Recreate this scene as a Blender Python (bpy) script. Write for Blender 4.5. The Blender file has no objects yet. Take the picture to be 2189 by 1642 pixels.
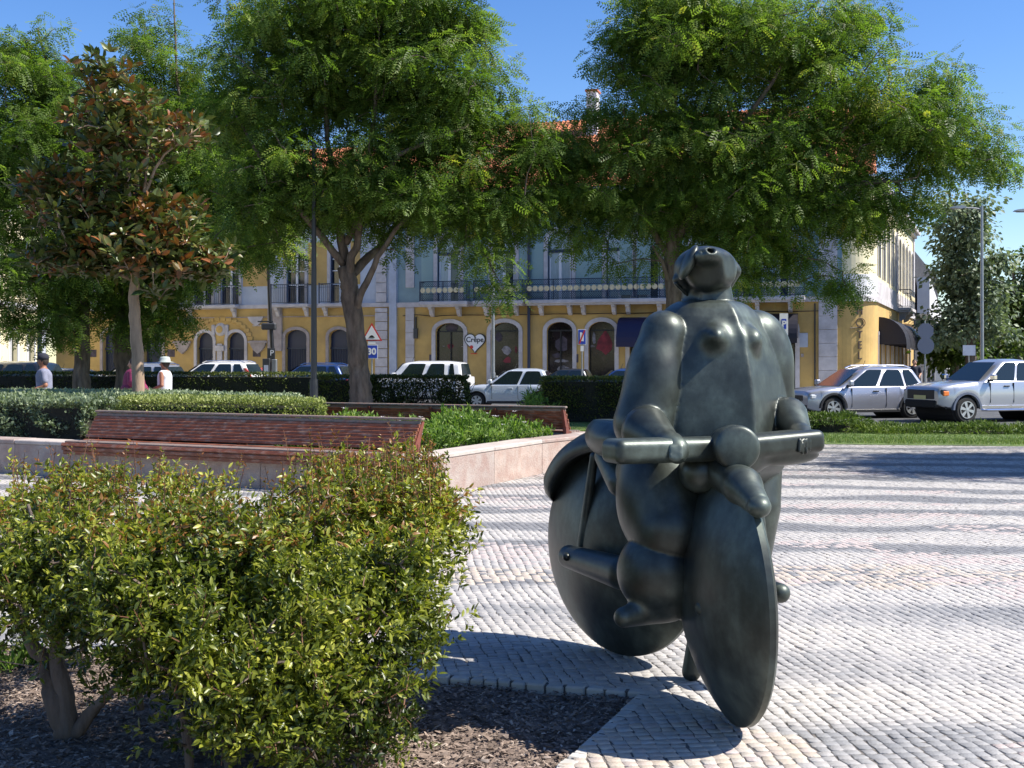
import bpy, bmesh, math, random
import numpy as np
from mathutils import Vector, Matrix
random.seed(7)
rng = np.random.default_rng(11)
scene = bpy.context.scene
col = scene.collection
PI = math.pi
# ---------------------------------------------------------------- camera
FPX, CXP, HOR, EYE = 2500.0, 1094.5, 775.0, 1.6      # focal length in photo pixels, principal column, horizon row, eye height
cam_d = bpy.data.cameras.new('camera'); cam = bpy.data.objects.new('camera', cam_d); col.objects.link(cam)
cam.location = (0, 0, EYE); cam.rotation_euler = (math.radians(90), 0, 0)
cam_d.sensor_width = 36; cam_d.lens = FPX/2189*36; cam_d.shift_y = (HOR-821)/2189
cam_d.clip_start = 0.05; cam_d.clip_end = 3000
scene.camera = cam
# ---------------------------------------------------------------- light
SUN_EL, SUN_AZ = math.radians(50), math.radians(99)          # azimuth clockwise from +Y
SUN_DIR = Vector((math.sin(SUN_AZ)*math.cos(SUN_EL), math.cos(SUN_AZ)*math.cos(SUN_EL), math.sin(SUN_EL)))
wd = bpy.data.worlds.new('World'); scene.world = wd; wd.use_nodes = True
nt = wd.node_tree
for n in list(nt.nodes): nt.nodes.remove(n)
sky = nt.nodes.new('ShaderNodeTexSky'); sky.sky_type = 'NISHITA'; sky.sun_disc = False
sky.sun_elevation = SUN_EL; sky.sun_rotation = SUN_AZ
sky.air_density = 1.0; sky.dust_density = 0.3; sky.ozone_density = 2.4; sky.altitude = 50
bg = nt.nodes.new('ShaderNodeBackground'); bg.inputs['Strength'].default_value = 0.068
out = nt.nodes.new('ShaderNodeOutputWorld')
hs = nt.nodes.new('ShaderNodeHueSaturation'); hs.inputs['Saturation'].default_value = 1.3; hs.inputs['Value'].default_value = 1.55; hs.inputs['Hue'].default_value = 0.512
nt.links.new(sky.outputs[0], hs.inputs['Color']); nt.links.new(hs.outputs[0], bg.inputs['Color']); nt.links.new(bg.outputs[0], out.inputs['Surface'])
sun_d = bpy.data.lights.new('sun', 'SUN'); sun_d.energy = 5.0; sun_d.angle = math.radians(0.53); sun_d.color = (1.0, 0.95, 0.87)
sun = bpy.data.objects.new('sun', sun_d); col.objects.link(sun)
sun.rotation_euler = SUN_DIR.to_track_quat('Z', 'Y').to_euler(); sun.location = (10, -2, 15)
scene.view_settings.view_transform = 'Standard'; scene.view_settings.look = 'None'
scene.view_settings.exposure = 0.85; scene.view_settings.gamma = 1.0
scene.view_settings.use_curve_mapping = False
# ---------------------------------------------------------------- helpers
def W(px, py, Y):
    return Vector(((px-CXP)/FPX*Y, Y, EYE+(HOR-py)/FPX*Y))
def G(px, py):
    Y = EYE*FPX/(py-HOR); return Vector(((px-CXP)/FPX*Y, Y, 0))

def mat(name, color, rough=0.7, metal=0.0, var=0.0, scale=5.0, bump=0.0, bscale=None, col2=None, spec=0.5,
        coat=0.0, alpha_glass=False, tint=None, translucent=0.0, detail=6, stretch=None, dirt=None):
    """procedural material; tint = list of (pos,color) driven by the 'tint' attribute"""
    m = bpy.data.materials.new(name); m.use_nodes = True
    t = m.node_tree; N = t.nodes; Lk = t.links
    b = N['Principled BSDF']; o = N['Material Output']
    b.inputs['Roughness'].default_value = rough; b.inputs['Metallic'].default_value = metal
    b.inputs['Specular IOR Level'].default_value = spec
    b.inputs['Coat Weight'].default_value = coat
    tc = N.new('ShaderNodeTexCoord'); mp = N.new('ShaderNodeMapping')
    Lk.new(tc.outputs['Object'], mp.inputs['Vector'])
    if stretch: mp.inputs['Scale'].default_value = stretch
    src = None
    if tint:
        at = N.new('ShaderNodeAttribute'); at.attribute_name = 'tint'
        rp = N.new('ShaderNodeValToRGB'); Lk.new(at.outputs['Fac'], rp.inputs['Fac'])
        while len(rp.color_ramp.elements) < len(tint): rp.color_ramp.elements.new(0.5)
        for e, (p, c) in zip(rp.color_ramp.elements, tint): e.position = p; e.color = (*c, 1)
        src = rp.outputs['Color']
    if var > 0 or col2:
        nz = N.new('ShaderNodeTexNoise'); nz.inputs['Scale'].default_value = scale; nz.inputs['Detail'].default_value = detail
        nz.inputs['Roughness'].default_value = 0.62
        Lk.new(mp.outputs[0], nz.inputs['Vector'])
        if col2 is None: c2 = tuple(max(0, c*(1-var)) for c in color); c1 = tuple(min(1, c*(1+var*0.7)) for c in color)
        else: c2 = col2; c1 = color
        if src is None:
            rp = N.new('ShaderNodeValToRGB'); rp.color_ramp.elements[0].position = 0.36; rp.color_ramp.elements[1].position = 0.64
            rp.color_ramp.elements[0].color = (*c2, 1); rp.color_ramp.elements[1].color = (*c1, 1)
            Lk.new(nz.outputs['Fac'], rp.inputs['Fac']); src = rp.outputs['Color']
        else:
            mr = N.new('ShaderNodeMapRange'); mr.inputs[1].default_value = 0.3; mr.inputs[2].default_value = 0.7
            mr.inputs[3].default_value = 1-var; mr.inputs[4].default_value = 1+var*0.6
            Lk.new(nz.outputs['Fac'], mr.inputs[0])
            mx = N.new('ShaderNodeVectorMath'); mx.operation = 'SCALE'; Lk.new(src, mx.inputs[0]); Lk.new(mr.outputs[0], mx.inputs['Scale'])
            src = mx.outputs[0]
    if dirt:      # (color, amount, scale): sparse stains
        nz2 = N.new('ShaderNodeTexNoise'); nz2.inputs['Scale'].default_value = dirt[2]; nz2.inputs['Detail'].default_value = 8
        Lk.new(mp.outputs[0], nz2.inputs['Vector'])
        r2 = N.new('ShaderNodeMapRange'); r2.inputs[1].default_value = 0.5; r2.inputs[2].default_value = 0.75; r2.inputs[3].default_value = 0; r2.inputs[4].default_value = dirt[1]
        Lk.new(nz2.outputs['Fac'], r2.inputs[0])
        mx2 = N.new('ShaderNodeMix'); mx2.data_type = 'RGBA'; Lk.new(r2.outputs[0], mx2.inputs['Factor'])
        if src is None: mx2.inputs[6].default_value = (*color, 1)
        else: Lk.new(src, mx2.inputs[6])
        mx2.inputs[7].default_value = (*dirt[0], 1); src = mx2.outputs[2]
    if src is None: b.inputs['Base Color'].default_value = (*color, 1)
    else: Lk.new(src, b.inputs['Base Color'])
    if bump > 0:
        nb = N.new('ShaderNodeTexNoise'); nb.inputs['Scale'].default_value = bscale or scale*3; nb.inputs['Detail'].default_value = 8
        Lk.new(mp.outputs[0], nb.inputs['Vector'])
        bp = N.new('ShaderNodeBump'); bp.inputs['Strength'].default_value = bump; bp.inputs['Distance'].default_value = 0.02
        Lk.new(nb.outputs['Fac'], bp.inputs['Height']); Lk.new(bp.outputs[0], b.inputs['Normal'])
    if translucent > 0:
        tr = N.new('ShaderNodeBsdfTranslucent'); mxs = N.new('ShaderNodeMixShader'); mxs.inputs[0].default_value = translucent
        if src is not None:
            sc = N.new('ShaderNodeVectorMath'); sc.operation = 'MULTIPLY'; sc.inputs[1].default_value = (1.5, 1.7, 0.7)
            Lk.new(src, sc.inputs[0]); Lk.new(sc.outputs[0], tr.inputs['Color'])
        else: tr.inputs['Color'].default_value = (*color, 1)
        Lk.new(b.outputs[0], mxs.inputs[1]); Lk.new(tr.outputs[0], mxs.inputs[2]); Lk.new(mxs.outputs[0], o.inputs['Surface'])
    return m

LOC = {}
def tag(o, label=None, cat=None, group=None, kind=None):
    if label: o['label'] = label
    if cat: o['category'] = cat
    if group: o['group'] = group
    if kind: o['kind'] = kind
    return o
def thing(name, label, cat, loc=(0, 0, 0), group=None):
    o = bpy.data.objects.new(name, None); col.objects.link(o); o.location = loc
    o.empty_display_size = 0.2
    LOC[o.name] = Vector(loc)
    return tag(o, label, cat, group)
def mesh_np(name, V, F, mats, parent=None, smooth=False, tint=None, kind=None, label=None, loc=None):
    """V (n,3) world coordinates; F list of index tuples or (m,k) array"""
    V = np.asarray(V, dtype=np.float64)
    if parent is not None: base = LOC.get(parent.name, Vector((0, 0, 0)))
    else: base = Vector(loc) if loc is not None else Vector((0, 0, 0))
    V = V-np.array(base)[None]
    me = bpy.data.meshes.new(name)
    if isinstance(F, np.ndarray):
        m, k = F.shape
        me.vertices.add(len(V)); me.vertices.foreach_set('co', V.astype(np.float32).ravel())
        me.loops.add(m*k); me.loops.foreach_set('vertex_index', F.astype(np.int32).ravel())
        me.polygons.add(m); me.polygons.foreach_set('loop_start', np.arange(0, m*k, k, dtype=np.int32))
        try: me.polygons.foreach_set('loop_total', np.full(m, k, dtype=np.int32))
        except Exception: pass
        me.update(calc_edges=True)
    else:
        me.from_pydata([tuple(v) for v in V], [], F); me.update()
    if tint is not None:
        a = me.attributes.new('tint', 'FLOAT', 'FACE'); a.data.foreach_set('value', np.asarray(tint, dtype=np.float32))
    if not isinstance(mats, (list, tuple)): mats = [mats]
    for mm in mats: me.materials.append(mm)
    if smooth: me.polygons.foreach_set('use_smooth', np.ones(len(me.polygons), dtype=bool))
    o = bpy.data.objects.new(name, me); col.objects.link(o)
    if parent is not None:
        o.parent = parent; LOC[o.name] = base
    else:
        o.location = base; LOC[o.name] = base
    if kind: o['kind'] = kind
    if label: o['label'] = label
    return o

class MB:
    """collects shapes into one mesh; frame = (origin, ex, ey, ez)"""
    def __init__(s, frame=None):
        s.v = []; s.f = []; s.n = 0; s.frame = frame
    def add(s, V, F):
        V = np.asarray(V, float)
        if s.frame is not None:
            o, ex, ey, ez = s.frame
            V = np.array(o)+V[:, :1]*np.array(ex)+V[:, 1:2]*np.array(ey)+V[:, 2:3]*np.array(ez)
        s.v.append(V); s.f += [tuple(i+s.n for i in f) for f in F]; s.n += len(V); return s
    def box(s, x0, x1, y0, y1, z0, z1, bev=0.0):
        if bev <= 0:
            V = [(x, y, z) for z in (z0, z1) for y in (y0, y1) for x in (x0, x1)]
            F = [(0, 2, 3, 1), (4, 5, 7, 6), (0, 1, 5, 4), (2, 6, 7, 3), (0, 4, 6, 2), (1, 3, 7, 5)]
            return s.add(V, F)
        b = bev; V = []
        for (ix, iy, iz) in [(0, 0, 0), (1, 0, 0), (0, 1, 0), (1, 1, 0), (0, 0, 1), (1, 0, 1), (0, 1, 1), (1, 1, 1)]:
            X = (x0, x1)[ix]; Y = (y0, y1)[iy]; Z = (z0, z1)[iz]
            dx = b if ix == 0 else -b; dy = b if iy == 0 else -b; dz = b if iz == 0 else -b
            V += [(X, Y+dy, Z+dz), (X+dx, Y, Z+dz), (X+dx, Y+dy, Z)]
        F = []
        def q(c, k): return c*3+k
        F += [(q(0,0),q(4,0),q(6,0),q(2,0)), (q(1,0),q(3,0),q(7,0),q(5,0)), (q(0,1),q(1,1),q(5,1),q(4,1)), (q(2,1),q(6,1),q(7,1),q(3,1)),
              (q(0,2),q(2,2),q(3,2),q(1,2)), (q(4,2),q(5,2),q(7,2),q(6,2))]
        for a, bb, k1, k2 in [(0,1,1,2),(2,3,1,2),(4,5,1,2),(6,7,1,2),(0,2,0,2),(1,3,0,2),(4,6,0,2),(5,7,0,2),(0,4,0,1),(1,5,0,1),(2,6,0,1),(3,7,0,1)]:
            F.append((q(a,k1),q(bb,k1),q(bb,k2),q(a,k2)))
        for c in range(8): F.append((q(c,0),q(c,1),q(c,2)))
        return s.add(V, F)
    def prism(s, poly, y0, y1, axis='y'):
        """polygon of (a,b) extruded along axis between y0,y1. axis y: (x,z); axis z: (x,y); axis x: (y,z)"""
        n = len(poly)
        def P(a, b, t):
            return {'y': (a, t, b), 'z': (a, b, t), 'x': (t, a, b)}[axis]
        V = [P(a, b, y0) for a, b in poly]+[P(a, b, y1) for a, b in poly]
        F = [tuple(range(n)), tuple(range(2*n-1, n-1, -1))]+[(i, i+n, (i+1) % n+n, (i+1) % n) for i in range(n)]
        return s.add(V, F)
    def tube(s, pts, rad, n=8, cap=True):
        pts = [Vector(p) for p in pts]
        if not hasattr(rad, '__len__'): rad = [rad]*len(pts)
        V = []; prev = None
        for i, p in enumerate(pts):
            d = (pts[min(i+1, len(pts)-1)]-pts[max(i-1, 0)]).normalized()
            if prev is None:
                a = d.cross(Vector((0, 0, 1)));
                if a.length < 0.1: a = d.cross(Vector((0, 1, 0)))
                a.normalize()
            else:
                a = prev-d*prev.dot(d)
                if a.length < 1e-4: a = d.cross(Vector((0.3, 1, 0.2)))
                a.normalize()
            prev = a; b = d.cross(a)
            for k in range(n):
                t = 2*PI*k/n; V.append(p+(a*math.cos(t)+b*math.sin(t))*rad[i])
        F = []
        for i in range(len(pts)-1):
            for k in range(n):
                F.append((i*n+k, i*n+(k+1) % n, (i+1)*n+(k+1) % n, (i+1)*n+k))
        if cap: F += [tuple(range(n-1, -1, -1)), tuple((len(pts)-1)*n+k for k in range(n))]
        return s.add(V, F)
    def lathe(s, prof, c=(0, 0, 0), n=24, axis='z'):
        """profile list (r, h)"""
        V = []; F = []
        for r, h in prof:
            for k in range(n):
                t = 2*PI*k/n; a, b = r*math.cos(t), r*math.sin(t)
                V.append({'z': (c[0]+a, c[1]+b, c[2]+h), 'y': (c[0]+a, c[1]+h, c[2]+b), 'x': (c[0]+h, c[1]+a, c[2]+b)}[axis])
        for i in range(len(prof)-1):
            for k in range(n): F.append((i*n+k, i*n+(k+1) % n, (i+1)*n+(k+1) % n, (i+1)*n+k))
        F += [tuple(range(n-1, -1, -1)), tuple((len(prof)-1)*n+k for k in range(n))]
        return s.add(V, F)
    def grid(s, P):
        """P array (a,b,3)"""
        P = np.asarray(P, float); a, b, _ = P.shape
        F = [(i*b+j, i*b+j+1, (i+1)*b+j+1, (i+1)*b+j) for i in range(a-1) for j in range(b-1)]
        return s.add(P.reshape(-1, 3), F)
    def build(s, name, m, parent=None, smooth=False, fixn=True, loc=None, **kw):
        o = mesh_np(name, np.concatenate(s.v), s.f, m, parent, smooth, loc=loc, **kw)
        if fixn:
            bm = bmesh.new(); bm.from_mesh(o.data); bmesh.ops.recalc_face_normals(bm, faces=bm.faces); bm.to_mesh(o.data); bm.free()
        return o
def smooth_by_angle(o, ang=35):
    me = o.data
    me.polygons.foreach_set('use_smooth', np.ones(len(me.polygons), dtype=bool))
    bm = bmesh.new(); bm.from_mesh(me)
    for e in bm.edges:
        if len(e.link_faces) == 2 and e.calc_face_angle(0) > math.radians(ang): e.smooth = False
    bm.to_mesh(me); bm.free()
def text(body, size, m, parent, loc, extrude=0.004, rot=(PI/2, 0, 0), name='lettering', align='CENTER', sx=1.0, offset=0.0):
    cu = bpy.data.curves.new(name, 'FONT'); cu.body = body; cu.size = size; cu.extrude = extrude; cu.align_x = align; cu.align_y = 'CENTER'
    cu.offset = offset
    tmp = bpy.data.objects.new('tmp', cu); col.objects.link(tmp)
    me = bpy.data.meshes.new_from_object(tmp.evaluated_get(bpy.context.evaluated_depsgraph_get()))
    bpy.data.objects.remove(tmp)
    me.materials.clear(); me.materials.append(m)
    o = bpy.data.objects.new(name, me); col.objects.link(o); o.parent = parent
    base = LOC.get(parent.name, Vector((0, 0, 0))); o.location = Vector(loc)-base; o.rotation_euler = rot; o.scale = (sx, 1, 1)
    return o
def copy_tree(o, parent=None, deep=True):
    c = o.copy(); col.objects.link(c); c.parent = parent
    if parent is None: LOC[c.name] = LOC.get(o.name, Vector((0,0,0)))
    if deep:
        for ch in [x for x in CH.get(o.name, [])]: copy_tree(ch, c)
    return c
CH = {}
def index_children():
    CH.clear()
    for o in bpy.data.objects:
        if o.parent: CH.setdefault(o.parent.name, []).append(o)
def in_poly(P, poly):
    x, y = P[:, 0], P[:, 1]; ins = np.zeros(len(P), bool); n = len(poly)
    for i in range(n):
        x1, y1 = poly[i]; x2, y2 = poly[(i+1) % n]
        c = ((y1 > y) != (y2 > y)) & (x < (x2-x1)*(y-y1)/((y2-y1) if y2 != y1 else 1e-9)+x1)
        ins ^= c
    return ins
# ---- noise
def vnoise(P, seed=0):
    """cheap smooth pseudo noise from sines, about -1..1"""
    P = np.asarray(P, float); r = np.random.default_rng(seed); s = 0
    for k in range(5):
        d = r.normal(size=3); ph = r.uniform(0, 6.28); s = s+np.sin(P@d*1.3+ph+1.5*np.sin(P@r.normal(size=3)+ph*2))
    return s/3.2
# ---- scatter a small template many times in one mesh
def scatter(name, TV, TF, pos, B, m, parent=None, tint=None, kind='stuff', label=None, loc=None, tintvar=0.0):
    TV = np.asarray(TV, float); TF = np.asarray(TF, int)
    n, k = len(pos), len(TV)
    V = pos[:, None, :]+np.einsum('kj,njd->nkd', TV, B)
    F = (TF[None]+(np.arange(n)*k)[:, None, None]).reshape(-1, TF.shape[1])
    tt = None
    if tint is not None:
        tt = np.repeat(tint, len(TF))
        if tintvar: tt = np.clip(tt+rng.normal(0, tintvar, len(tt)), 0, 1)
    return mesh_np(name, V.reshape(-1, 3), F, m, parent, tint=tt, kind=kind, label=label, loc=loc)
def basis(d, roll=None, up=None):
    """orthonormal bases with x along d; returns (n,3,3) rows ex,ey,ez"""
    d = d/np.linalg.norm(d, axis=1, keepdims=True)
    if up is None: up = rng.normal(size=d.shape)+np.array([0, 0, 1.2])
    y = np.cross(up, d); y /= np.linalg.norm(y, axis=1, keepdims=True)+1e-9
    z = np.cross(d, y)
    return np.stack([d, y, z], axis=1)
# ---- signed distance helpers and surface nets
def ell(P, c, r, ax=None):
    q = P-np.array(c)
    if ax is not None: q = q@np.array(ax).T
    r = np.array(r); k0 = np.linalg.norm(q/r, axis=1); k1 = np.linalg.norm(q/(r*r), axis=1)+1e-9
    return k0*(k0-1)/k1
def rc(P, a, b, ra, rb):
    a = np.array(a); b = np.array(b); d = b-a; t = np.clip(((P-a)@d)/(d@d), 0, 1)
    return np.linalg.norm(P-a-t[:, None]*d, axis=1)-(ra+(rb-ra)*t)
def rbox(P, c, h, ax, r):
    q = np.abs((P-np.array(c))@np.array(ax).T)-(np.array(h)-r)
    return np.linalg.norm(np.maximum(q, 0), axis=1)+np.minimum(q.max(axis=1), 0)-r
def smin(a, b, k):
    h = np.clip(0.5+0.5*(b-a)/k, 0, 1); return b+(a-b)*h-k*h*(1-h)
def nets(f, lo, hi, h):
    lo = np.array(lo, float); hi = np.array(hi, float); n = np.ceil((hi-lo)/h).astype(int)+1
    ax = [lo[i]+h*np.arange(n[i]) for i in range(3)]
    D = np.empty(n)
    for i in range(0, n[0], 16):
        X, Y, Z = np.meshgrid(ax[0][i:i+16], ax[1], ax[2], indexing='ij')
        D[i:i+16] = f(np.stack([X.ravel(), Y.ravel(), Z.ravel()], 1)).reshape(X.shape)
    D[0] = D[-1] = 1; D[:, 0] = D[:, -1] = 1; D[:, :, 0] = D[:, :, -1] = 1
    S = D < 0
    c = np.zeros(n-1, int)
    cor = [(a, b, d) for a in (0, 1) for b in (0, 1) for d in (0, 1)]
    for a, b, d in cor: c += S[a:n[0]-1+a, b:n[1]-1+b, d:n[2]-1+d]
    idx = np.argwhere((c > 0) & (c < 8)); vid = -np.ones(n-1, int); vid[idx[:, 0], idx[:, 1], idx[:, 2]] = np.arange(len(idx))
    acc = np.zeros((len(idx), 3)); cnt = np.zeros(len(idx))
    for A in cor:
        for k in range(3):
            if A[k] == 0:
                Bc = list(A); Bc[k] = 1
                ia = idx+np.array(A); ib = idx+np.array(Bc)
                da = D[ia[:, 0], ia[:, 1], ia[:, 2]]; db = D[ib[:, 0], ib[:, 1], ib[:, 2]]
                cr = (da < 0) != (db < 0); t = np.where(cr, da/(da-db+1e-12), 0)
                acc += np.where(cr[:, None], ia+(ib-ia)*t[:, None], 0); cnt += cr
    V = lo+h*acc/cnt[:, None]
    F = []
    for k in range(3):
        a, b = (k+1) % 3, (k+2) % 3
        s0 = [slice(None)]*3; s1 = [slice(None)]*3; s0[k] = slice(0, -1); s1[k] = slice(1, None)
        ch = S[tuple(s0)] != S[tuple(s1)]; e = np.argwhere(ch)
        e = e[(e[:, a] > 0) & (e[:, b] > 0) & (e[:, a] < n[a]-1) & (e[:, b] < n[b]-1)]
        ins = S[e[:, 0], e[:, 1], e[:, 2]]
        def cell(da, db):
            q = e.copy(); q[:, a] += da; q[:, b] += db; return vid[q[:, 0], q[:, 1], q[:, 2]]
        Q = np.stack([cell(-1, -1), cell(0, -1), cell(0, 0), cell(-1, 0)], 1)
        Q[~ins] = Q[~ins][:, ::-1]; F.append(Q)
    F = np.concatenate(F); F = F[(F >= 0).all(1)]
    for _ in range(2):
        e = 0.002; d0 = f(V)
        g = np.stack([(f(V+np.array(v)*e)-d0)/e for v in ((1, 0, 0), (0, 1, 0), (0, 0, 1))], 1)
        gn = (g**2).sum(1)+0.05; st = -(d0/gn)[:, None]*g
        ln = np.linalg.norm(st, axis=1, keepdims=True); st *= np.minimum(1, 0.4*h/(ln+1e-9)); V = V+st
    return V, F
# ================================================================ materials
M = {}
M['sand_joint'] = mat('sandy_joint_dirt', (0.15, 0.135, 0.12), 0.95, var=0.5, scale=30, bump=0.4)
M['cobble'] = mat('limestone_cobble', (0.6, 0.58, 0.54), 0.62, var=0.16, scale=22, bump=0.25, bscale=90,
                  tint=[(0.0, (0.17, 0.17, 0.175)), (0.3, (0.27, 0.265, 0.26)), (0.55, (0.37, 0.35, 0.33)), (0.8, (0.47, 0.44, 0.40)), (0.9, (0.47, 0.40, 0.32)), (1.0, (0.46, 0.39, 0.36))])
M['far_ground'] = mat('far_ground', (0.30, 0.285, 0.25), 0.9, var=0.3, scale=0.6)
M['asphalt'] = mat('asphalt', (0.075, 0.077, 0.08), 0.85, var=0.3, scale=3, bump=0.3, bscale=60)
M['kerb'] = mat('pale_kerb_stone', (0.48, 0.46, 0.42), 0.8, var=0.2, scale=4, bump=0.2)
M['mulch'] = mat('soil', (0.20, 0.15, 0.12), 0.95, var=0.5, scale=9, bump=1.0, bscale=45)
M['chip'] = mat('bark_chip', (0.2, 0.15, 0.11), 0.85, tint=[(0, (0.05, 0.034, 0.026)), (0.4, (0.18, 0.13, 0.10)), (0.75, (0.32, 0.245, 0.195)), (1, (0.50, 0.42, 0.35))])
M['grass'] = mat('lawn_ground', (0.10, 0.15, 0.035), 0.9, var=0.35, scale=2.0, bump=0.3)
M['blade'] = mat('grass_blade', (0.1, 0.2, 0.04), 0.7, tint=[(0, (0.055, 0.10, 0.018)), (0.6, (0.12, 0.20, 0.035)), (1, (0.26, 0.27, 0.08))], translucent=0.25)
M['pink_stone'] = mat('pink_limestone', (0.37, 0.305, 0.265), 0.75, var=0.22, scale=5, bump=0.5, bscale=40, col2=(0.31, 0.215, 0.18), dirt=((0.42, 0.385, 0.345), 0.85, 3.0))
M['pink_stone_b'] = mat('red_limestone', (0.34, 0.23, 0.185), 0.75, var=0.22, scale=6, bump=0.5, bscale=40, col2=(0.40, 0.32, 0.27), dirt=((0.52, 0.40, 0.33), 0.6, 5))
M['stone_top'] = mat('worn_stone_top', (0.48, 0.41, 0.36), 0.7, var=0.15, scale=4, bump=0.25, bscale=30)
M['soil'] = mat('planter_soil', (0.07, 0.05, 0.035), 0.95, var=0.4, scale=6, bump=0.5)

# ================================================================ ground, road, plaza
BED = [(0.67, 5.70), (-0.43, 6.02), (-2.8, 6.62), (-9.0, 8.3), (-9.0, 0.4), (-1.0, 0.4), (0.02, 4.2), (0.20, 4.62)]
LAWN_EDGE = [(-40, 41), (-16, 33.5), (1.5, 26.2), (6.0, 22.95), (9.8, 22.4), (16, 21.6), (40, 20)]
def lawn_y(x): return np.interp(x, [p[0] for p in LAWN_EDGE], [p[1] for p in LAWN_EDGE])
mb = MB(); mb.box(-400, 400, -40, 1500, -1.0, -0.16)
g = mb.build('ground', M['far_ground']); tag(g, kind='structure')
# asphalt sheet
mb = MB(); mb.prism([(-60, 47), (-5.5, 34.4), (5, 31.2), (13, 28.4), (30, 26.2), (60, 24), (160, 40), (160, 300), (24, 300), (24, 66), (17.5, 51.0), (-26, 63.6), (-26, 70), (-60, 79)], -0.15, -0.10, 'z')
tag(mb.build('road', M['asphalt']), kind='structure')
# plaza base sheet with a hole for the planting bed: polygon follows camera side
mb = MB(); mb.prism([(-40, -6), (40, -6), (40, 20), (16, 21.6), (9.8, 22.4), (6, 22.95), (1.5, 26.2), (-16, 33.5), (-40, 41), (-40, 8.7), (-9, 8.3), (-2.8, 6.62), (-0.43, 6.02), (0.625, 5.67), (0.2, 4.62), (0.02, 4.2), (-1, 0.4), (-9, 0.4), (-9, 4), (-40, 4)], -0.12, -0.0042, 'z')
plaza = tag(mb.build('plaza', M['sand_joint']), kind='structure')
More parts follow.
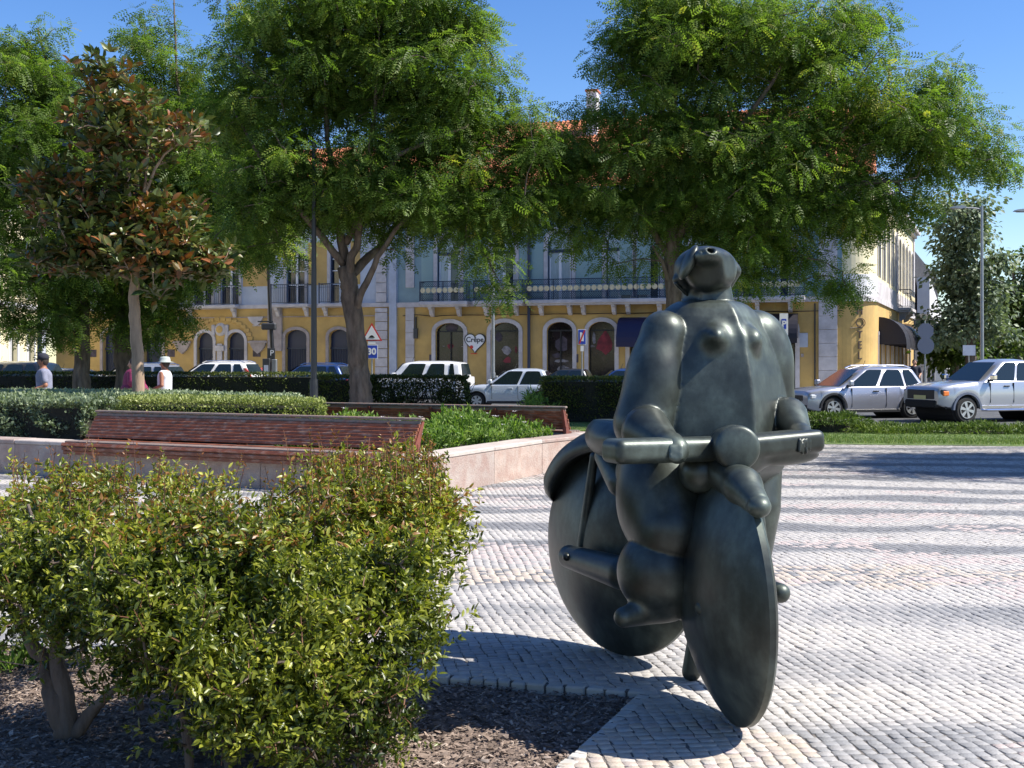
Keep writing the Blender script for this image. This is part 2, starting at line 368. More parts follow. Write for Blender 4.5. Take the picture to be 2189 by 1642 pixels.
# cobbles
def make_cobbles():
    s = 0.058
    P0 = []
    # warped, turned grid
    n = 600
    gi, gj = np.meshgrid(np.arange(-n, n), np.arange(-n, n), indexing='ij')
    gi = gi.ravel(); gj = gj.ravel()
    offs = np.sin(gj*12.9898)*0.22*s
    a = gj*s*1.06+0.0015*np.sin(gj*78.233); b = gi*s*0.95+offs
    ang = math.radians(8); ca, sa = math.cos(ang), math.sin(ang)
    x = a*ca-b*sa; y = 12+a*sa+b*ca
    keep = (y > 3.2) & (y < 34) & (np.abs(x-0.0) < 0.48*y+2.6)
    x, y = x[keep], y[keep]; ii = gi[keep]
    # gentle fan waves
    xw = x+0.045*np.sin(y*1.3+x*0.6); yw = y+0.07*np.sin(x*1.1+0.8*y)
    hf = np.stack([xw*9, yw*9, xw*0], 1); xw = xw+0.007*vnoise(hf, 41); yw = yw+0.005*vnoise(hf, 42)
    P = np.stack([xw, yw], 1)
    inb = in_poly(P, BED)
    keep = (~inb) & (P[:, 1] < lawn_y(P[:, 0])-0.12)
    # smooth concrete-like strip beside the bed stays bare of cobbles
    keep &= ~in_poly(P, PLANTER_OUT)
    P = P[keep]; ii = ii[keep]; n = len(P)
    far = P[:, 1] > 19
    keep = ~(far & (rng.random(n) < 0.0)); P = P[keep]; ii = ii[keep]; n = len(P)
    th = ang+0.04*np.cos(P[:, 0]*1.1+0.8*P[:, 1])+rng.normal(0, 0.07, n)+0.06*vnoise(np.stack([P[:, 0]*5, P[:, 1]*5, P[:, 0]*0], 1), 44)
    hx = 0.5*s*rng.uniform(0.92, 1.10, n); hy = 0.5*s*rng.uniform(0.82, 0.95, n)
    z0 = rng.normal(0, 0.0008, n)
    sx = np.array([-1, 1, 1, -1]); sy = np.array([-1, -1, 1, 1])
    jx = rng.normal(0, 0.0032, (n, 4)); jy = rng.normal(0, 0.003, (n, 4))
    lx = sx[None]*hx[:, None]+jx; ly = sy[None]*hy[:, None]+jy
    c, si = np.cos(th)[:, None], np.sin(th)[:, None]
    def place(lx, ly, z): return np.stack([P[:, :1]+lx*c-ly*si, P[:, 1:]+lx*si+ly*c, z], 2)
    tz = z0[:, None]+rng.normal(0, 0.0008, (n, 4))
    top = place(lx*0.94, ly*0.93, tz); mid = place(lx, ly, tz-0.0022); low = place(lx*1.0, ly*1.0, tz*0-0.012)
    V = np.concatenate([top, mid, low], 1)                    # n,12,3
    F1 = [(0, 1, 2, 3)]+[(k+4, (k+1) % 4+4, (k+1) % 4, k) for k in range(4)]+[(k+8, (k+1) % 4+8, (k+1) % 4+4, k+4) for k in range(4)]
    F1 = np.array(F1)
    # tone: pale stone, wavy greyer bands, warm stains
    X, Y = P[:, 0], P[:, 1]; P3 = np.stack([X, Y, X*0], 1)
    band = np.sin((Y+0.22*np.sin(X*0.55+Y*0.2)+0.16*vnoise(P3*0.9, 3)+0.12*X)*2*PI/1.25)
    patch = vnoise(P3*np.array([0.9, 1.6, 1]), 5)
    tone = 0.74+0.07*vnoise(P3*2.2, 9)+rng.normal(0, 0.07, n)
    wgt = np.clip((Y-6.3)/3.0, 0.15, 1)
    tone = tone-0.68*wgt*np.clip(band*1.4+0.6*patch+0.2, 0, 1)-0.03*wgt
    tone = np.where((Y < 8.8), tone-0.30*np.clip(vnoise(P3*np.array([1.2, 2.6, 1]), 21)-0.1, 0, 1), tone)
    warm = (vnoise(P3*np.array([0.8, 1.9, 1])+3, 14) > 0.62) & (Y < 10.5)
    warm |= (np.abs(Y-8.9+0.05*X) < 0.42*(1+0.5*vnoise(P3*2.0, 4))) & (X > -1.5) & (X < 4.0) & (rng.random(n) < 0.75)
    tone = np.where(warm, 0.9+rng.normal(0, 0.05, n), np.clip(tone, 0.02, 0.82)); tone = np.where((vnoise(P3*np.array([1.1, 2.4, 1])+7, 31) > .6) & (rng.random(n) < .6), 1.0, tone)
    tone = np.where(rng.random(n) < 0.008, 0.35, tone)
    d = np.hypot(X, Y)
    vis = (np.abs(X)/Y < 0.445) & (X/Y > -0.06)
    order = np.argsort(np.where(vis & (Y > 4.75), d, 1e9))
    near = order[:300]; rest = np.ones(n, bool); rest[near] = False
    for sel, F_, cols in ((rest & (Y < 9.5), F1, list(range(12))), (rest & (Y >= 9.5) & (Y < 16), F1[:5], list(range(8))), (rest & (Y >= 16), F1[:1], list(range(4)))):
        r = np.where(sel)[0]; k = len(r); Fk = (F_[None]+(np.arange(k)*len(cols))[:, None, None]).reshape(-1, 4)
        mesh_np('cobbles', V[r][:, cols].reshape(-1, 3), Fk, M['cobble'], plaza, tint=np.repeat(tone[r], len(F_)), kind='stuff')
    # nearest stones one by one (nine shared shapes would lose their tone, so each has its own light mesh)
    for q in near:
        mesh_np('cobble', V[q], F1, M['cobble'], plaza, tint=np.full(9, tone[q]))
    print('cobbles', n)

# planter: outer outline (stone wall), hexagon-like
PLANTER_OUT = [(-12.5, 19.45), (-1.15, 13.85), (-0.85, 14.15), (0.44, 16.85), (1.42, 18.35), (1.25, 18.75), (-3.1, 20.75), (-12.0, 25.0)]
make_cobbles()

# planting bed
def bed():
    nx, ny = 60, 50
    xs = np.linspace(-9, 0.7, nx); ys = np.linspace(0.5, 8.4, ny)
    X, Y = np.meshgrid(xs, ys, indexing='ij')
    Z = -0.035+0.012*vnoise(np.stack([X.ravel()*2, Y.ravel()*2, X.ravel()*0], 1), 8).reshape(X.shape)
    mb = MB(); mb.grid(np.stack([X, Y, Z], 2)); o = mb.build('planting_bed', M['mulch'], smooth=True); tag(o, kind='structure')
    n = 46000
    P = np.stack([rng.uniform(-3.6, 0.62, n), rng.uniform(3.9, 6.7, n)], 1)
    k = in_poly(P, BED); P = P[k]; n = len(P)
    pos = np.stack([P[:, 0], P[:, 1], -0.030+0.012*vnoise(np.stack([P[:, 0]*2, P[:, 1]*2, P[:, 0]*0], 1), 8)+rng.uniform(0, 0.018, n)], 1)
    a = rng.uniform(0, 6.28, n); d = np.stack([np.cos(a), np.sin(a), rng.normal(0, 0.25, n)], 1)
    L = np.abs(rng.normal(0, 1, n))*0.006+0.0055; Bm = basis(d, up=np.tile([0, 0.1, 1.0], (n, 1))+rng.normal(0, 0.35, (n, 3)))*L[:, None, None]
    Bm[:, 1] *= rng.uniform(0.25, 0.6, n)[:, None]; Bm[:, 2] *= 0.25
    TV = [(-1, -1, 0), (1, -.7, 0), (1, .7, 0), (-1, 1, 0), (0, 0, 1)]; TF = [(0, 1, 4), (1, 2, 4), (2, 3, 4), (3, 0, 4)]
    scatter('bark_chips', TV, TF, pos, Bm, M['chip'], o, tint=np.clip(rng.beta(2, 2.2, n), 0, 1))
    # edging stones along the two visible bed edges
    def edge(p0, p1, s=0.085, w=0.07):
        p0 = np.array(p0); p1 = np.array(p1); L = np.linalg.norm(p1-p0); d = (p1-p0)/L; nn = np.array([-d[1], d[0]])
        t = 0
        while t < L:
            l = s*random.uniform(0.8, 1.35); c = p0+d*(t+l/2); mb = MB(frame=((c[0], c[1], 0), (d[0], d[1], 0), (nn[0], nn[1], 0), (0, 0, 1)))
            h = random.uniform(-0.003, 0.003); k = random.uniform(0.8, 1.1)
            mb.box(-l/2+0.005, l/2-0.005, -w/2*k, w/2*k, -0.11, h, 0.008)
            mb.build('edging_stone', M['kerb'], plaza); t += l
    edge((0.06, 4.25), (0.21, 4.64)); edge((0.21, 4.64), (0.66, 5.69)); edge((0.66, 5.69), (-0.6, 6.06))
bed()

# lawn
def lawn():
    xs = np.linspace(-16, 30, 90)
    P = []
    for x in xs:
        y0 = float(lawn_y(x)); y1 = np.interp(x, [-16, -5.5, 5, 13, 30], [37.2, 34.1, 30.9, 28.1, 26.0])
        P.append([(x, y0-.1+(y1-y0+.1)*t+(0.05*math.sin(x*3.1) if t == 0 else 0), 0.004+0.045*math.sin(t*PI)) for t in np.linspace(0, 1, 10)])
    mb = MB(); mb.grid(P); o = mb.build('lawn', M['grass'], smooth=True); tag(o, kind='structure')
    n = 42000
    X = rng.uniform(0.4, 15, n); t = rng.random(n)
    y0 = lawn_y(X); Y = y0+t*(3.6)-0.06
    ok = Y < np.interp(X, [-16, -5.5, 5, 13, 30], [37.2, 34.1, 30.9, 28.1, 26.0]); X, Y = X[ok], Y[ok]; n = len(X)
    pos = np.stack([X, Y, np.full(n, 0.025)], 1)
    d = np.stack([rng.normal(0, 0.45, n), rng.normal(0, 0.45, n), np.ones(n)], 1)
    Bm = basis(d)*rng.uniform(0.03, 0.07, n)[:, None, None]
    scatter('grass_blades', [(0, -.12, 0), (0, .12, 0), (1, 0, 0.1)], [(0, 1, 2)], pos, Bm, M['blade'], o, tint=rng.random(n))
    # road kerb behind the lawn
    kb = [(-16, 37.35), (-5.5, 34.25), (5, 31.05), (13, 28.25), (30, 26.1)]
    mb = MB()
    for (xa, ya), (xb, yb) in zip(kb[:-1], kb[1:]):
        m = max(1, int((xb-xa)/1.0))
        for q in range(m):
            a = (xa+(xb-xa)*q/m, ya+(yb-ya)*q/m); b = (xa+(xb-xa)*(q+0.985)/m, ya+(yb-ya)*(q+0.985)/m)
            mb.grid([[(a[0], a[1]-.08, 0.0), (a[0], a[1]-.08, 0.03), (a[0], a[1]+.1, 0.03), (a[0], a[1]+.12, -0.12)], [(b[0], b[1]-.08, 0.0), (b[0], b[1]-.08, 0.03), (b[0], b[1]+.1, 0.03), (b[0], b[1]+.12, -0.12)]])
    tag(mb.build('kerb', M['kerb']), kind='structure')
lawn()

# planter walls: each block a part
def planter():
    root = thing('stone_planter', 'low raised planter with pink limestone walls full of shrubs, ringed by red benches', 'planter', (-1.15, 13.85, 0))
    th = 0.42
    def wall(p0, p1, blocks, h=0.49):
        p0 = np.array(p0, float); p1 = np.array(p1, float); L = np.linalg.norm(p1-p0); d = (p1-p0)/L; nn = np.array([-d[1], d[0]])
        t = 0; i = 0
        while t < L-0.05:
            l = min(blocks*random.uniform(0.9, 1.1), L-t)
            if L-t-l < 0.4: l = L-t
            fr = ((p0[0]+d[0]*t, p0[1]+d[1]*t, 0), (d[0], d[1], 0), (nn[0], nn[1], 0), (0, 0, 1))
            mb = MB(frame=fr); mb.box(0.003, l-0.003, 0.006, th-0.02, -0.02, h-0.062, 0.006)
            mb.build('wall_block', M['pink_stone_b'] if random.random() < 0.3 else M['pink_stone'], root)
            mb = MB(frame=fr); mb.box(0.002, l-0.002, -0.004, th, h-0.06, h+random.uniform(-0.003, 0.003), 0.012)
            mb.build('coping_block', M['stone_top'] if random.random() < 0.6 else M['pink_stone'], root)
            t += l; i += 1
    Q = PLANTER_OUT
    wall((-12.5, 19.45), (-1.15, 13.85), 1.5)
    for a, b in ((1, 2), (2, 3), (3, 4), (4, 5)): wall(Q[a], Q[b], 1.35)
    wall(Q[5], Q[6], 1.5); wall(Q[6], Q[7], 1.5)
    inner = [(-12.2, 19.8), (-1.25, 14.35), (-1.1, 14.5), (0.1, 17.0), (1.05, 18.4), (-3.2, 20.4), (-11.8, 24.6)]
    mb = MB(); mb.prism(inner, 0.0, 0.40, 'z'); mb.build('soil', M['soil'], root)
planter()
# ================================================================ buildings
M['yellow'] = mat('yellow_stucco', (0.50, 0.33, 0.11), 0.85, var=0.16, scale=0.9, bump=0.15, bscale=25, dirt=((0.36, 0.25, 0.12), 0.6, 0.8))
M['tile'] = mat('blue_green_tile', (0.17, 0.27, 0.31), 0.35, var=0.1, scale=2)
M['bstone'] = mat('building_stone', (0.50, 0.47, 0.47), 0.75, var=0.14, scale=2.5, bump=0.2, dirt=((0.30, 0.27, 0.26), 0.6, 1.2))
M['bstone_dark'] = mat('dark_building_stone', (0.33, 0.28, 0.26), 0.8, var=0.2, scale=3, bump=0.3)
M['white_wall'] = mat('white_wall', (0.62, 0.62, 0.62), 0.8, var=0.08, scale=1.0, dirt=((0.42, 0.41, 0.40), 0.5, 1.0))
M['cream'] = mat('cream_wall', (0.74, 0.66, 0.42), 0.85, var=0.08, scale=1.0)
M['glass'] = mat('window_glass', (0.02, 0.025, 0.03), 0.06, spec=0.8)
M['curtain'] = mat('curtained_pane', (0.36, 0.42, 0.42), 0.3, var=0.15, scale=3, stretch=(8, 1, 1), coat=0.6)
M['shopglass'] = mat('shop_glass', (0.018, 0.012, 0.014), 0.12, var=0.6, scale=2.0, spec=0.5)
M['navyframe'] = mat('navy_frame', (0.012, 0.022, 0.06), 0.4)
M['whiteframe'] = mat('white_frame', (0.7, 0.7, 0.7), 0.5)
M['shutter'] = mat('green_shutter', (0.26, 0.38, 0.38), 0.5)
M['iron'] = mat('blue_iron', (0.012, 0.028, 0.06), 0.45)
M['disc'] = mat('cream_medallion', (0.62, 0.53, 0.33), 0.7, var=0.15, scale=8)
M['roof'] = mat('orange_roof_tile', (0.42, 0.14, 0.06), 0.85, var=0.3, scale=4)
M['awning'] = mat('black_awning', (0.012, 0.010, 0.016), 0.55)
M['metal'] = mat('grey_metal', (0.30, 0.31, 0.32), 0.4, metal=0.7, var=0.1, scale=4)
M['darkmetal'] = mat('dark_metal', (0.05, 0.052, 0.055), 0.45, metal=0.3)
M['black'] = mat('black_paint', (0.01, 0.01, 0.012), 0.4)
M['white'] = mat('white_paint', (0.75, 0.75, 0.75), 0.45)
M['red'] = mat('red_paint', (0.55, 0.025, 0.02), 0.4)
M['blue'] = mat('blue_sign', (0.015, 0.055, 0.42), 0.4)
M['bluegrey'] = mat('blue_grey_pilaster', (0.40, 0.44, 0.52), 0.8, var=0.12, scale=2)

DX = np.array([0.9602, -0.2792, 0]); DY = np.array([0.2792, 0.9602, 0])
O0 = np.array([0, 57.44, 0.0])
FR = (O0, DX, DY, (0, 0, 1))
def U(px):
    r = (px-CXP)/FPX; Y = 57.44/(1+0.2908*r); return r*Y/0.9602
def YZ(px): r = (px-CXP)/FPX; return 57.44/(1+0.2908*r)
def ZF(px, py): return EYE+(HOR-py)/FPX*YZ(px)

def arch_pts(uc, w, z, rise, n=10):
    """points left->right along an arch whose springing is at z"""
    pts = []
    for i in range(n+1):
        t = PI-PI*i/n; pts.append((uc+w/2*math.cos(t), z+rise*math.sin(t)))
    return pts
def wall_open(frame, u0, u1, z0, z1, ops, depth=0.22, mb=None):
    """ops: (uc, w, zb, zspring, rise)"""
    mb = mb or MB(frame=frame); ops = sorted(ops); cur = u0
    # group openings sharing columns
    cols = {}
    for o in ops: cols.setdefault((round(o[0]-o[1]/2, 3), round(o[0]+o[1]/2, 3)), []).append(o)
    for (a, b), lst in sorted(cols.items()):
        if a > cur: mb.add([(cur, 0, z0), (a, 0, z0), (a, 0, z1), (cur, 0, z1)], [(0, 1, 2, 3)])
        zc = z0
        for (uc, w, zb, zs, rise) in sorted(lst, key=lambda q: q[2]):
            if zb > zc: mb.add([(a, 0, zc), (b, 0, zc), (b, 0, zb), (a, 0, zb)], [(0, 1, 2, 3)])
            ap = arch_pts(uc, w, zs, rise) if rise > 0 else [(a, zs), (b, zs)]
            top = zs+rise+0.05
            V = [(p[0], 0, p[1]) for p in ap]+[(p[0], 0, top) for p in ap]; n = len(ap)
            mb.add(V, [(i, i+1, i+1+n, i+n) for i in range(n-1)])
            # reveal
            R = [(a, zb)]+ap+[(b, zb)]
            V = [(p[0], 0, p[1]) for p in R]+[(p[0], depth, p[1]) for p in R]; n = len(R)
            mb.add(V, [(i, i+n, (i+1) % n+n, (i+1) % n) for i in range(n)])
            zc = top
        mb.add([(a, 0, zc), (b, 0, zc), (b, 0, z1), (a, 0, z1)], [(0, 1, 2, 3)])
        cur = b
    mb.add([(cur, 0, z0), (u1, 0, z0), (u1, 0, z1), (cur, 0, z1)], [(0, 1, 2, 3)])
    return mb
def surround(frame, uc, w, zb, zs, rise, t, proud=0.06, back=0.0):
    mb = MB(frame=frame)
    inn = [(uc-w/2, zb)]+(arch_pts(uc, w, zs, rise) if rise > 0 else [(uc-w/2, zs), (uc+w/2, zs)])+[(uc+w/2, zb)]
    outp = [(uc-w/2-t, zb)]+(arch_pts(uc, w+2*t, zs, rise+t) if rise > 0 else [(uc-w/2-t, zs+t), (uc+w/2+t, zs+t)])+[(uc+w/2+t, zb)]
    n = len(inn)
    V = [(p[0], -proud, p[1]) for p in inn]+[(p[0], -proud, p[1]) for p in outp]+[(p[0], back+0.01, p[1]) for p in inn]+[(p[0], back, p[1]) for p in outp]
    F = []
    for i in range(n-1):
        F += [(i, i+1, n+i+1, n+i), (i, 2*n+i, 2*n+i+1, i+1), (n+i, n+i+1, 3*n+i+1, 3*n+i)]
    F += [(0, n, 3*n, 2*n), (n-1, 2*n-1, 4*n-1, 3*n-1)]
    return mb.add(V, F)
def pane(frame, uc, w, zb, zs, rise, y):
    mb = MB(frame=frame); R = [(uc-w/2, zb)]+(arch_pts(uc, w, zs, rise) if rise > 0 else [(uc-w/2, zs), (uc+w/2, zs)])+[(uc+w/2, zb)]
    return mb.add([(p[0], y, p[1]) for p in R], [tuple(range(len(R)))])

# ------------------------------------------------ hotel building (right)
hotel = thing('hotel_building', 'long yellow hotel building with blue-green tiled upper floor, arched shops and rounded corner', 'building', (0, 57.44, 0))
uL, uR = U(850), 14.98/0.9602
LED = 4.42
shops = []
for a, b in ((931, 991), (1049, 1109), (1169, 1224), (1258, 1314), (1346, 1406), (1436, 1490), (1524, 1578), (1640, 1700)):
    ua, ub = U(a), U(b); shops.append(((ua+ub)/2, ub-ua, 0.12, 3.15, 0.42))
wall_open(FR, uL, uR, -0.1, LED-0.04, shops, 0.3).build('ground_floor_wall', M['yellow'], hotel)
for i, (uc, w, zb, zs, rise) in enumerate(shops):
    surround(FR, uc, w, zb, zs, rise, 0.2, 0.05).build('stone_surround', M['bstone'], hotel)
    d = pane(FR, uc, w, zb, zs, rise, 0.27).build('shop_window', M['shopglass'], hotel)
    mb = MB(frame=FR); mb.box(uc-w/2, uc-w/2+0.05, 0.20, 0.262, zb, zs); mb.box(uc+w/2-0.05, uc+w/2, 0.20, 0.262, zb, zs); mb.box(uc-w/2+.05, uc+w/2-.05, 0.20, 0.262, zs-0.03, zs+0.04)
    if i % 2 == 0: mb.box(uc-0.03, uc+0.03, 0.2, 0.262, zb, zs-.03)
    mb.build('frame', M['black'], d)
# goods glimpsed behind the shop glass (flat prints on the pane)
def sticker(frame, u, z, w, h, m, parent, y=0.255, seed=0):
    r = random.Random(seed); mb = MB(frame=frame); n = 9
    mb.add([(u+w/2*math.cos(2*PI*k/n)*r.uniform(.6, 1.1), y, z+h/2*math.sin(2*PI*k/n)*r.uniform(.6, 1.1)) for k in range(n)], [tuple(range(n))])
    return mb.build('window_display', m, parent)
M['disp_a'] = mat('display_pale', (0.25, 0.23, 0.24), 0.6, var=0.5, scale=4); M['disp_b'] = mat('display_red', (0.20, 0.02, 0.03), 0.6, var=0.5, scale=3)
M['disp_c'] = mat('display_dull', (0.06, 0.045, 0.06), 0.6, var=0.6, scale=5)
for (p, q, w, h, mm) in ((1080, 750, .55, .5, 'disp_a'), (1082, 770, .5, .35, 'disp_b'), (1100, 748, .16, .4, 'disp_b'), (1062, 720, .5, .5, 'disp_c'), (1196, 772, .9, .18, 'disp_a'), (1200, 788, .8, .3, 'disp_a'),
                         (1198, 735, .7, .9, 'disp_c'), (1188, 760, .5, .3, 'disp_c'), (1268, 722, .2, .8, 'disp_a'), (1264, 740, .35, .12, 'disp_a'), (1290, 735, .9, 1.3, 'disp_b'), (945, 740, .18, .05, 'disp_a'), (985, 741, .18, .05, 'disp_a'),
                         (960, 740, .4, .3, 'disp_b'), (962, 700, .7, .5, 'disp_c')):
    sticker(FR, U(p), ZF(p, q), w, h, M[mm], hotel, y=0.262-0.008*((p*7+q) % 4), seed=p+q)
# upper wall
ups = []
for a, b in ((935, 983), (1052, 1101), (1171, 1222), (1296, 1352), (1362, 1411), (1480, 1532), (1560, 1612), (1640, 1690)):
    ua, ub = U(a), U(b); ups.append(((ua+ub)/2, ub-ua, LED+0.25, 7.5, 0.5))
wall_open(FR, uL, uR, LED+0.2, 9.55, ups, 0.25).build('upper_floor_wall', M['tile'], hotel)
for i, (uc, w, zb, zs, rise) in enumerate(ups):
    surround(FR, uc, w, zb, zs, rise, 0.2, 0.05).build('stone_surround', M['bstone'], hotel)
    wn = pane(FR, uc, w-.04, zb, zs, rise, 0.23).build('window', M['navyframe'], hotel)
    mb = MB(frame=FR); mb.box(uc-w/2, uc-w/2+0.06, 0.10, 0.22, zb, zs); mb.box(uc+w/2-0.06, uc+w/2, 0.1, 0.22, zb, zs); mb.box(uc-w/2+.06, uc+w/2-.06, 0.1, 0.22, 6.95, 7.1)
    mb.build('frame', M['navyframe'], wn)
    mb = MB(frame=FR); mb.box(uc-0.07, uc+0.07, 0.12, 0.2, zb, 6.95); mb.box(uc-w/2+.06, uc-w/2+.12, 0.12, 0.2, zb, 6.95); mb.box(uc+w/2-.12, uc+w/2-.06, 0.12, 0.2, zb, 6.95)
    mb.build('sash', M['whiteframe'], wn)
    for s in (-1, 1):
        mb = MB(frame=FR); a = uc+(0.07 if s > 0 else -w/2+.12); b = uc+(w/2-.12 if s > 0 else -0.07)
        mb.add([(a, .17, zb), (b, .17, zb), (b, .17, 6.95), (a, .17, 6.95)], [(0, 1, 2, 3)]); mb.build('pane', M['curtain'] if (s < 0 or i % 3 == 2) else M['glass'], wn)
    pane(FR, uc, w-.2, 7.1, zs, rise-.1, 0.16).build('fanlight', M['curtain'], wn)
    # open louvred shutters either side
    for s in (-1, 1):
        a = uc+s*(w/2+0.22); b = a+s*0.62; a, b = min(a, b), max(a, b)
        mb = MB(frame=FR); mb.box(a, b, -0.03, -0.004, LED+0.4, zs-.1); z = LED+0.45
        while z < zs-0.15: mb.box(a+.05, b-.05, -0.05, -0.031, z, z+0.045); z += 0.09
        mb.build('louvred_shutter', M['shutter'], hotel)
# ledge, cornice, parapet base
mb = MB(frame=FR); mb.box(uL-.02, uR, -0.10, 0.05, LED-.04, LED+.2); mb.build('stone_ledge', M['bstone'], hotel)
mb = MB(frame=FR); mb.box(uL-.02, uR, -0.03, 0.0, LED+.2, LED+.95)
mb2 = MB(frame=FR); mb2.box(uL, uR, -0.12, .1, 9.55, 9.7); mb2.box(uL, uR, -0.25, .1, 9.7, 9.85); mb2.box(uL, uR, -0.42, .1, 9.85, 10.0); mb2.build('cornice', M['bstone'], hotel)
for a, b, m_ in ((852, 868, 'yellow'), (868, 886, 'bstone'), (1750, 1790, 'bstone')):
    ua, ub = U(a), U(b)
    if m_ == 'bstone':
        z = 0
        while z < LED-.05:
            z2 = min(z+0.62, LED-.04); mb = MB(frame=FR); mb.box(ua, ub, -0.09, -.002, z+.006, z2-.006, 0.008); mb.build('pilaster_block', M['bstone'], hotel); z += 0.62
        mb = MB(frame=FR); mb.box(ua, ub, -0.07, -.002, LED+.95, 9.55); mb.build('upper_pilaster', M['bstone'], hotel)
# horizontal moulding + cable under the balconies
mb = MB(frame=FR); mb.tube([(U(862)+t*(uR-U(862))/60, -0.05, 3.95+0.05*math.sin(t*0.9)*(1 if t < 6 else 0.1)) for t in range(61)], 0.02, 5); mb.build('cable', M['black'], hotel)
# down pipe
mb = MB(frame=FR); mb.tube([(U(1132), -0.13, 0.1), (U(1132), -0.13, 9.6)], 0.08, 10); mb.build('downpipe', M['navyframe'], hotel)
# balconies: slab, railing, medallions, corbels
def balcony(u0, u1, parent, fr=FR, z=LED+0.2, dep=0.75, corb=()):
    mb = MB(frame=fr); mb.box(u0, u1, -dep, -0.101, z-.18, z+.0, 0.02); mb.box(u0+.05, u1-.05, -dep+.08, -.101, z-.26, z-.182); s = mb.build('balcony_slab', M['bstone'], parent)
    H = 1.0; y = -dep+.07; mb = MB(frame=fr)
    mb.box(u0+.03, u1-.03, y-.025, y+.025, z+H-.04, z+H); mb.box(u0+.03, u1-.03, y-.015, y+.015, z+.05, z+.08)
    mb.box(u0+.03, u1-.03, y-.012, y+.012, z+.36, z+.385); mb.box(u0+.03, u1-.03, y-.012, y+.012, z+.72, z+.745)
    n = max(2, round((u1-u0)/1.3))
    for i in range(n+1):
        uu = u0+.04+(u1-u0-.08)*i/n; mb.box(uu-.02, uu+.02, y-.02, y+.02, z, z+H)
    for e in (u0+.03, u1-.03):
        mb.box(e-.015, e+.015, y, -0.05, z+H-.04, z+H); mb.box(e-.012, e+.012, y, -.05, z+.05, z+.08)
        k = y
        while k < -.08: mb.box(e-.008, e+.008, k, k+.016, z+.08, z+H-.04); k += .12
    # lattice diagonals
    def lat(z0, z1, st):
        h = z1-z0; t = u0-h
        while t < u1:
            for sgn in (1, -1):
                a = (t, z0 if sgn > 0 else z1); b = (t+h, z1 if sgn > 0 else z0)
                ax = max(a[0], u0+.03); bx = min(b[0], u1-.03)
                if bx-ax > .02:
                    f = lambda x: a[1]+(b[1]-a[1])*(x-a[0])/(b[0]-a[0])
                    w = .011; za, zb_ = f(ax), f(bx)
                    mb.add([(ax, y+.002*sgn, za-w), (bx, y+.002*sgn, zb_-w), (bx, y+.002*sgn, zb_+w), (ax, y+.002*sgn, za+w)], [(0, 1, 2, 3)])
            t += st
    lat(z+.08, z+.36, .11); lat(z+.745, z+.96, .11)
    mb.build('railing', M['iron'], s)
    k = u0+.2
    while k < u1-.1:
        m2 = MB(frame=fr); m2.lathe([(0.04, -.02), (.125, -.02), (.135, 0), (.125, .02), (.04, .02)], (k, y, z+.55), 14, 'y'); m2.build('medallion', M['disc'], s, smooth=False); k += .29
    for c in corb:
        m3 = MB(frame=fr); m3.prism([(-.101, z-.262), (-dep+.15, z-.262), (-dep+.15, z-.36), (-.45, z-.42), (-.38, z-.62), (-.2, z-.72), (-.101, z-.74)], c-.09, c+.09, 'x'); m3.build('corbel', M['bstone'], s)
balcony(U(906), U(1008), hotel, corb=[U(927), U(985)])
balcony(U(1020), U(1126), hotel, corb=[U(1043), U(1107)])
balcony(U(1131), U(1430), hotel, corb=[U(p) for p in (1160, 1221, 1250, 1315, 1345, 1412)])
balcony(U(1466), U(1722), hotel, corb=[U(p) for p in (1490, 1555, 1620, 1690)])
# awnings on main front
def awning(frame, u0, u1, z0, z1, dep, name='awning', m=None, lab=None):
    mb = MB(frame=frame); n = 8; P = []
    for k in range(n+1):
        t = k/n*PI/2; P.append((-dep*math.sin(t), z0+(z1-z0)*math.cos(t)))
    V = []
    for (y, z) in P: V += [(u0, y, z), (u1, y, z)]
    F = [(2*i, 2*i+1, 2*i+3, 2*i+2) for i in range(n)]; mb.add(V, F)
    for u in (u0, u1): mb.add([(u, 0, z0)]+[(u, y, z) for y, z in P], [tuple(range(n+2))])
    mb.add([(u0, -dep, z0), (u1, -dep, z0), (u1, -dep+.01, z0-.22), (u0, -dep+.01, z0-.22)], [(0, 1, 2, 3)])
    o = mb.build(name, m or M['awning'], hotel)
    if lab: o['label'] = lab
M['navy_awning'] = mat('navy_awning', (0.012, 0.012, 0.05), 0.6)
awning(FR, U(1326), U(1432), 2.55, 3.75, 1.1, m=M['navy_awning'], lab='navy blue awning over the shop beside the bronze figure')
awning(FR, U(1622), U(1706), 2.7, 3.85, 1.0)
# notices
mb = MB(frame=FR); mb.box(U(1700), U(1727), -.03, -.004, 2.3, 2.95); mb.build('wall_plaque', M['bluegrey'], hotel)
mb = MB(frame=FR); mb.box(U(1712), U(1718), -.03, -.004, 1.85, 2.0); mb.build('wall_plaque', M['bstone_dark'], hotel)
for p in (922, 1231):
    mb = MB(frame=FR); mb.box(U(p)-.1, U(p)+.12, -.03, -.004, 1.6, 2.0); mb.build('small_sign', M['disp_c'], hotel)
mb = MB(frame=FR); mb.box(U(886), U(894), -.15, -.004, 2.8, 3.3); mb.box(U(889), U(891), -.12, -.004, 3.3, 3.9); mb.build('wall_lamp', M['darkmetal'], hotel)
mb = MB(frame=FR); mb.tube([(U(1742), -.06, .1), (U(1742), -.06, 4.3)], .035, 6); mb.build('downpipe', M['darkmetal'], hotel)
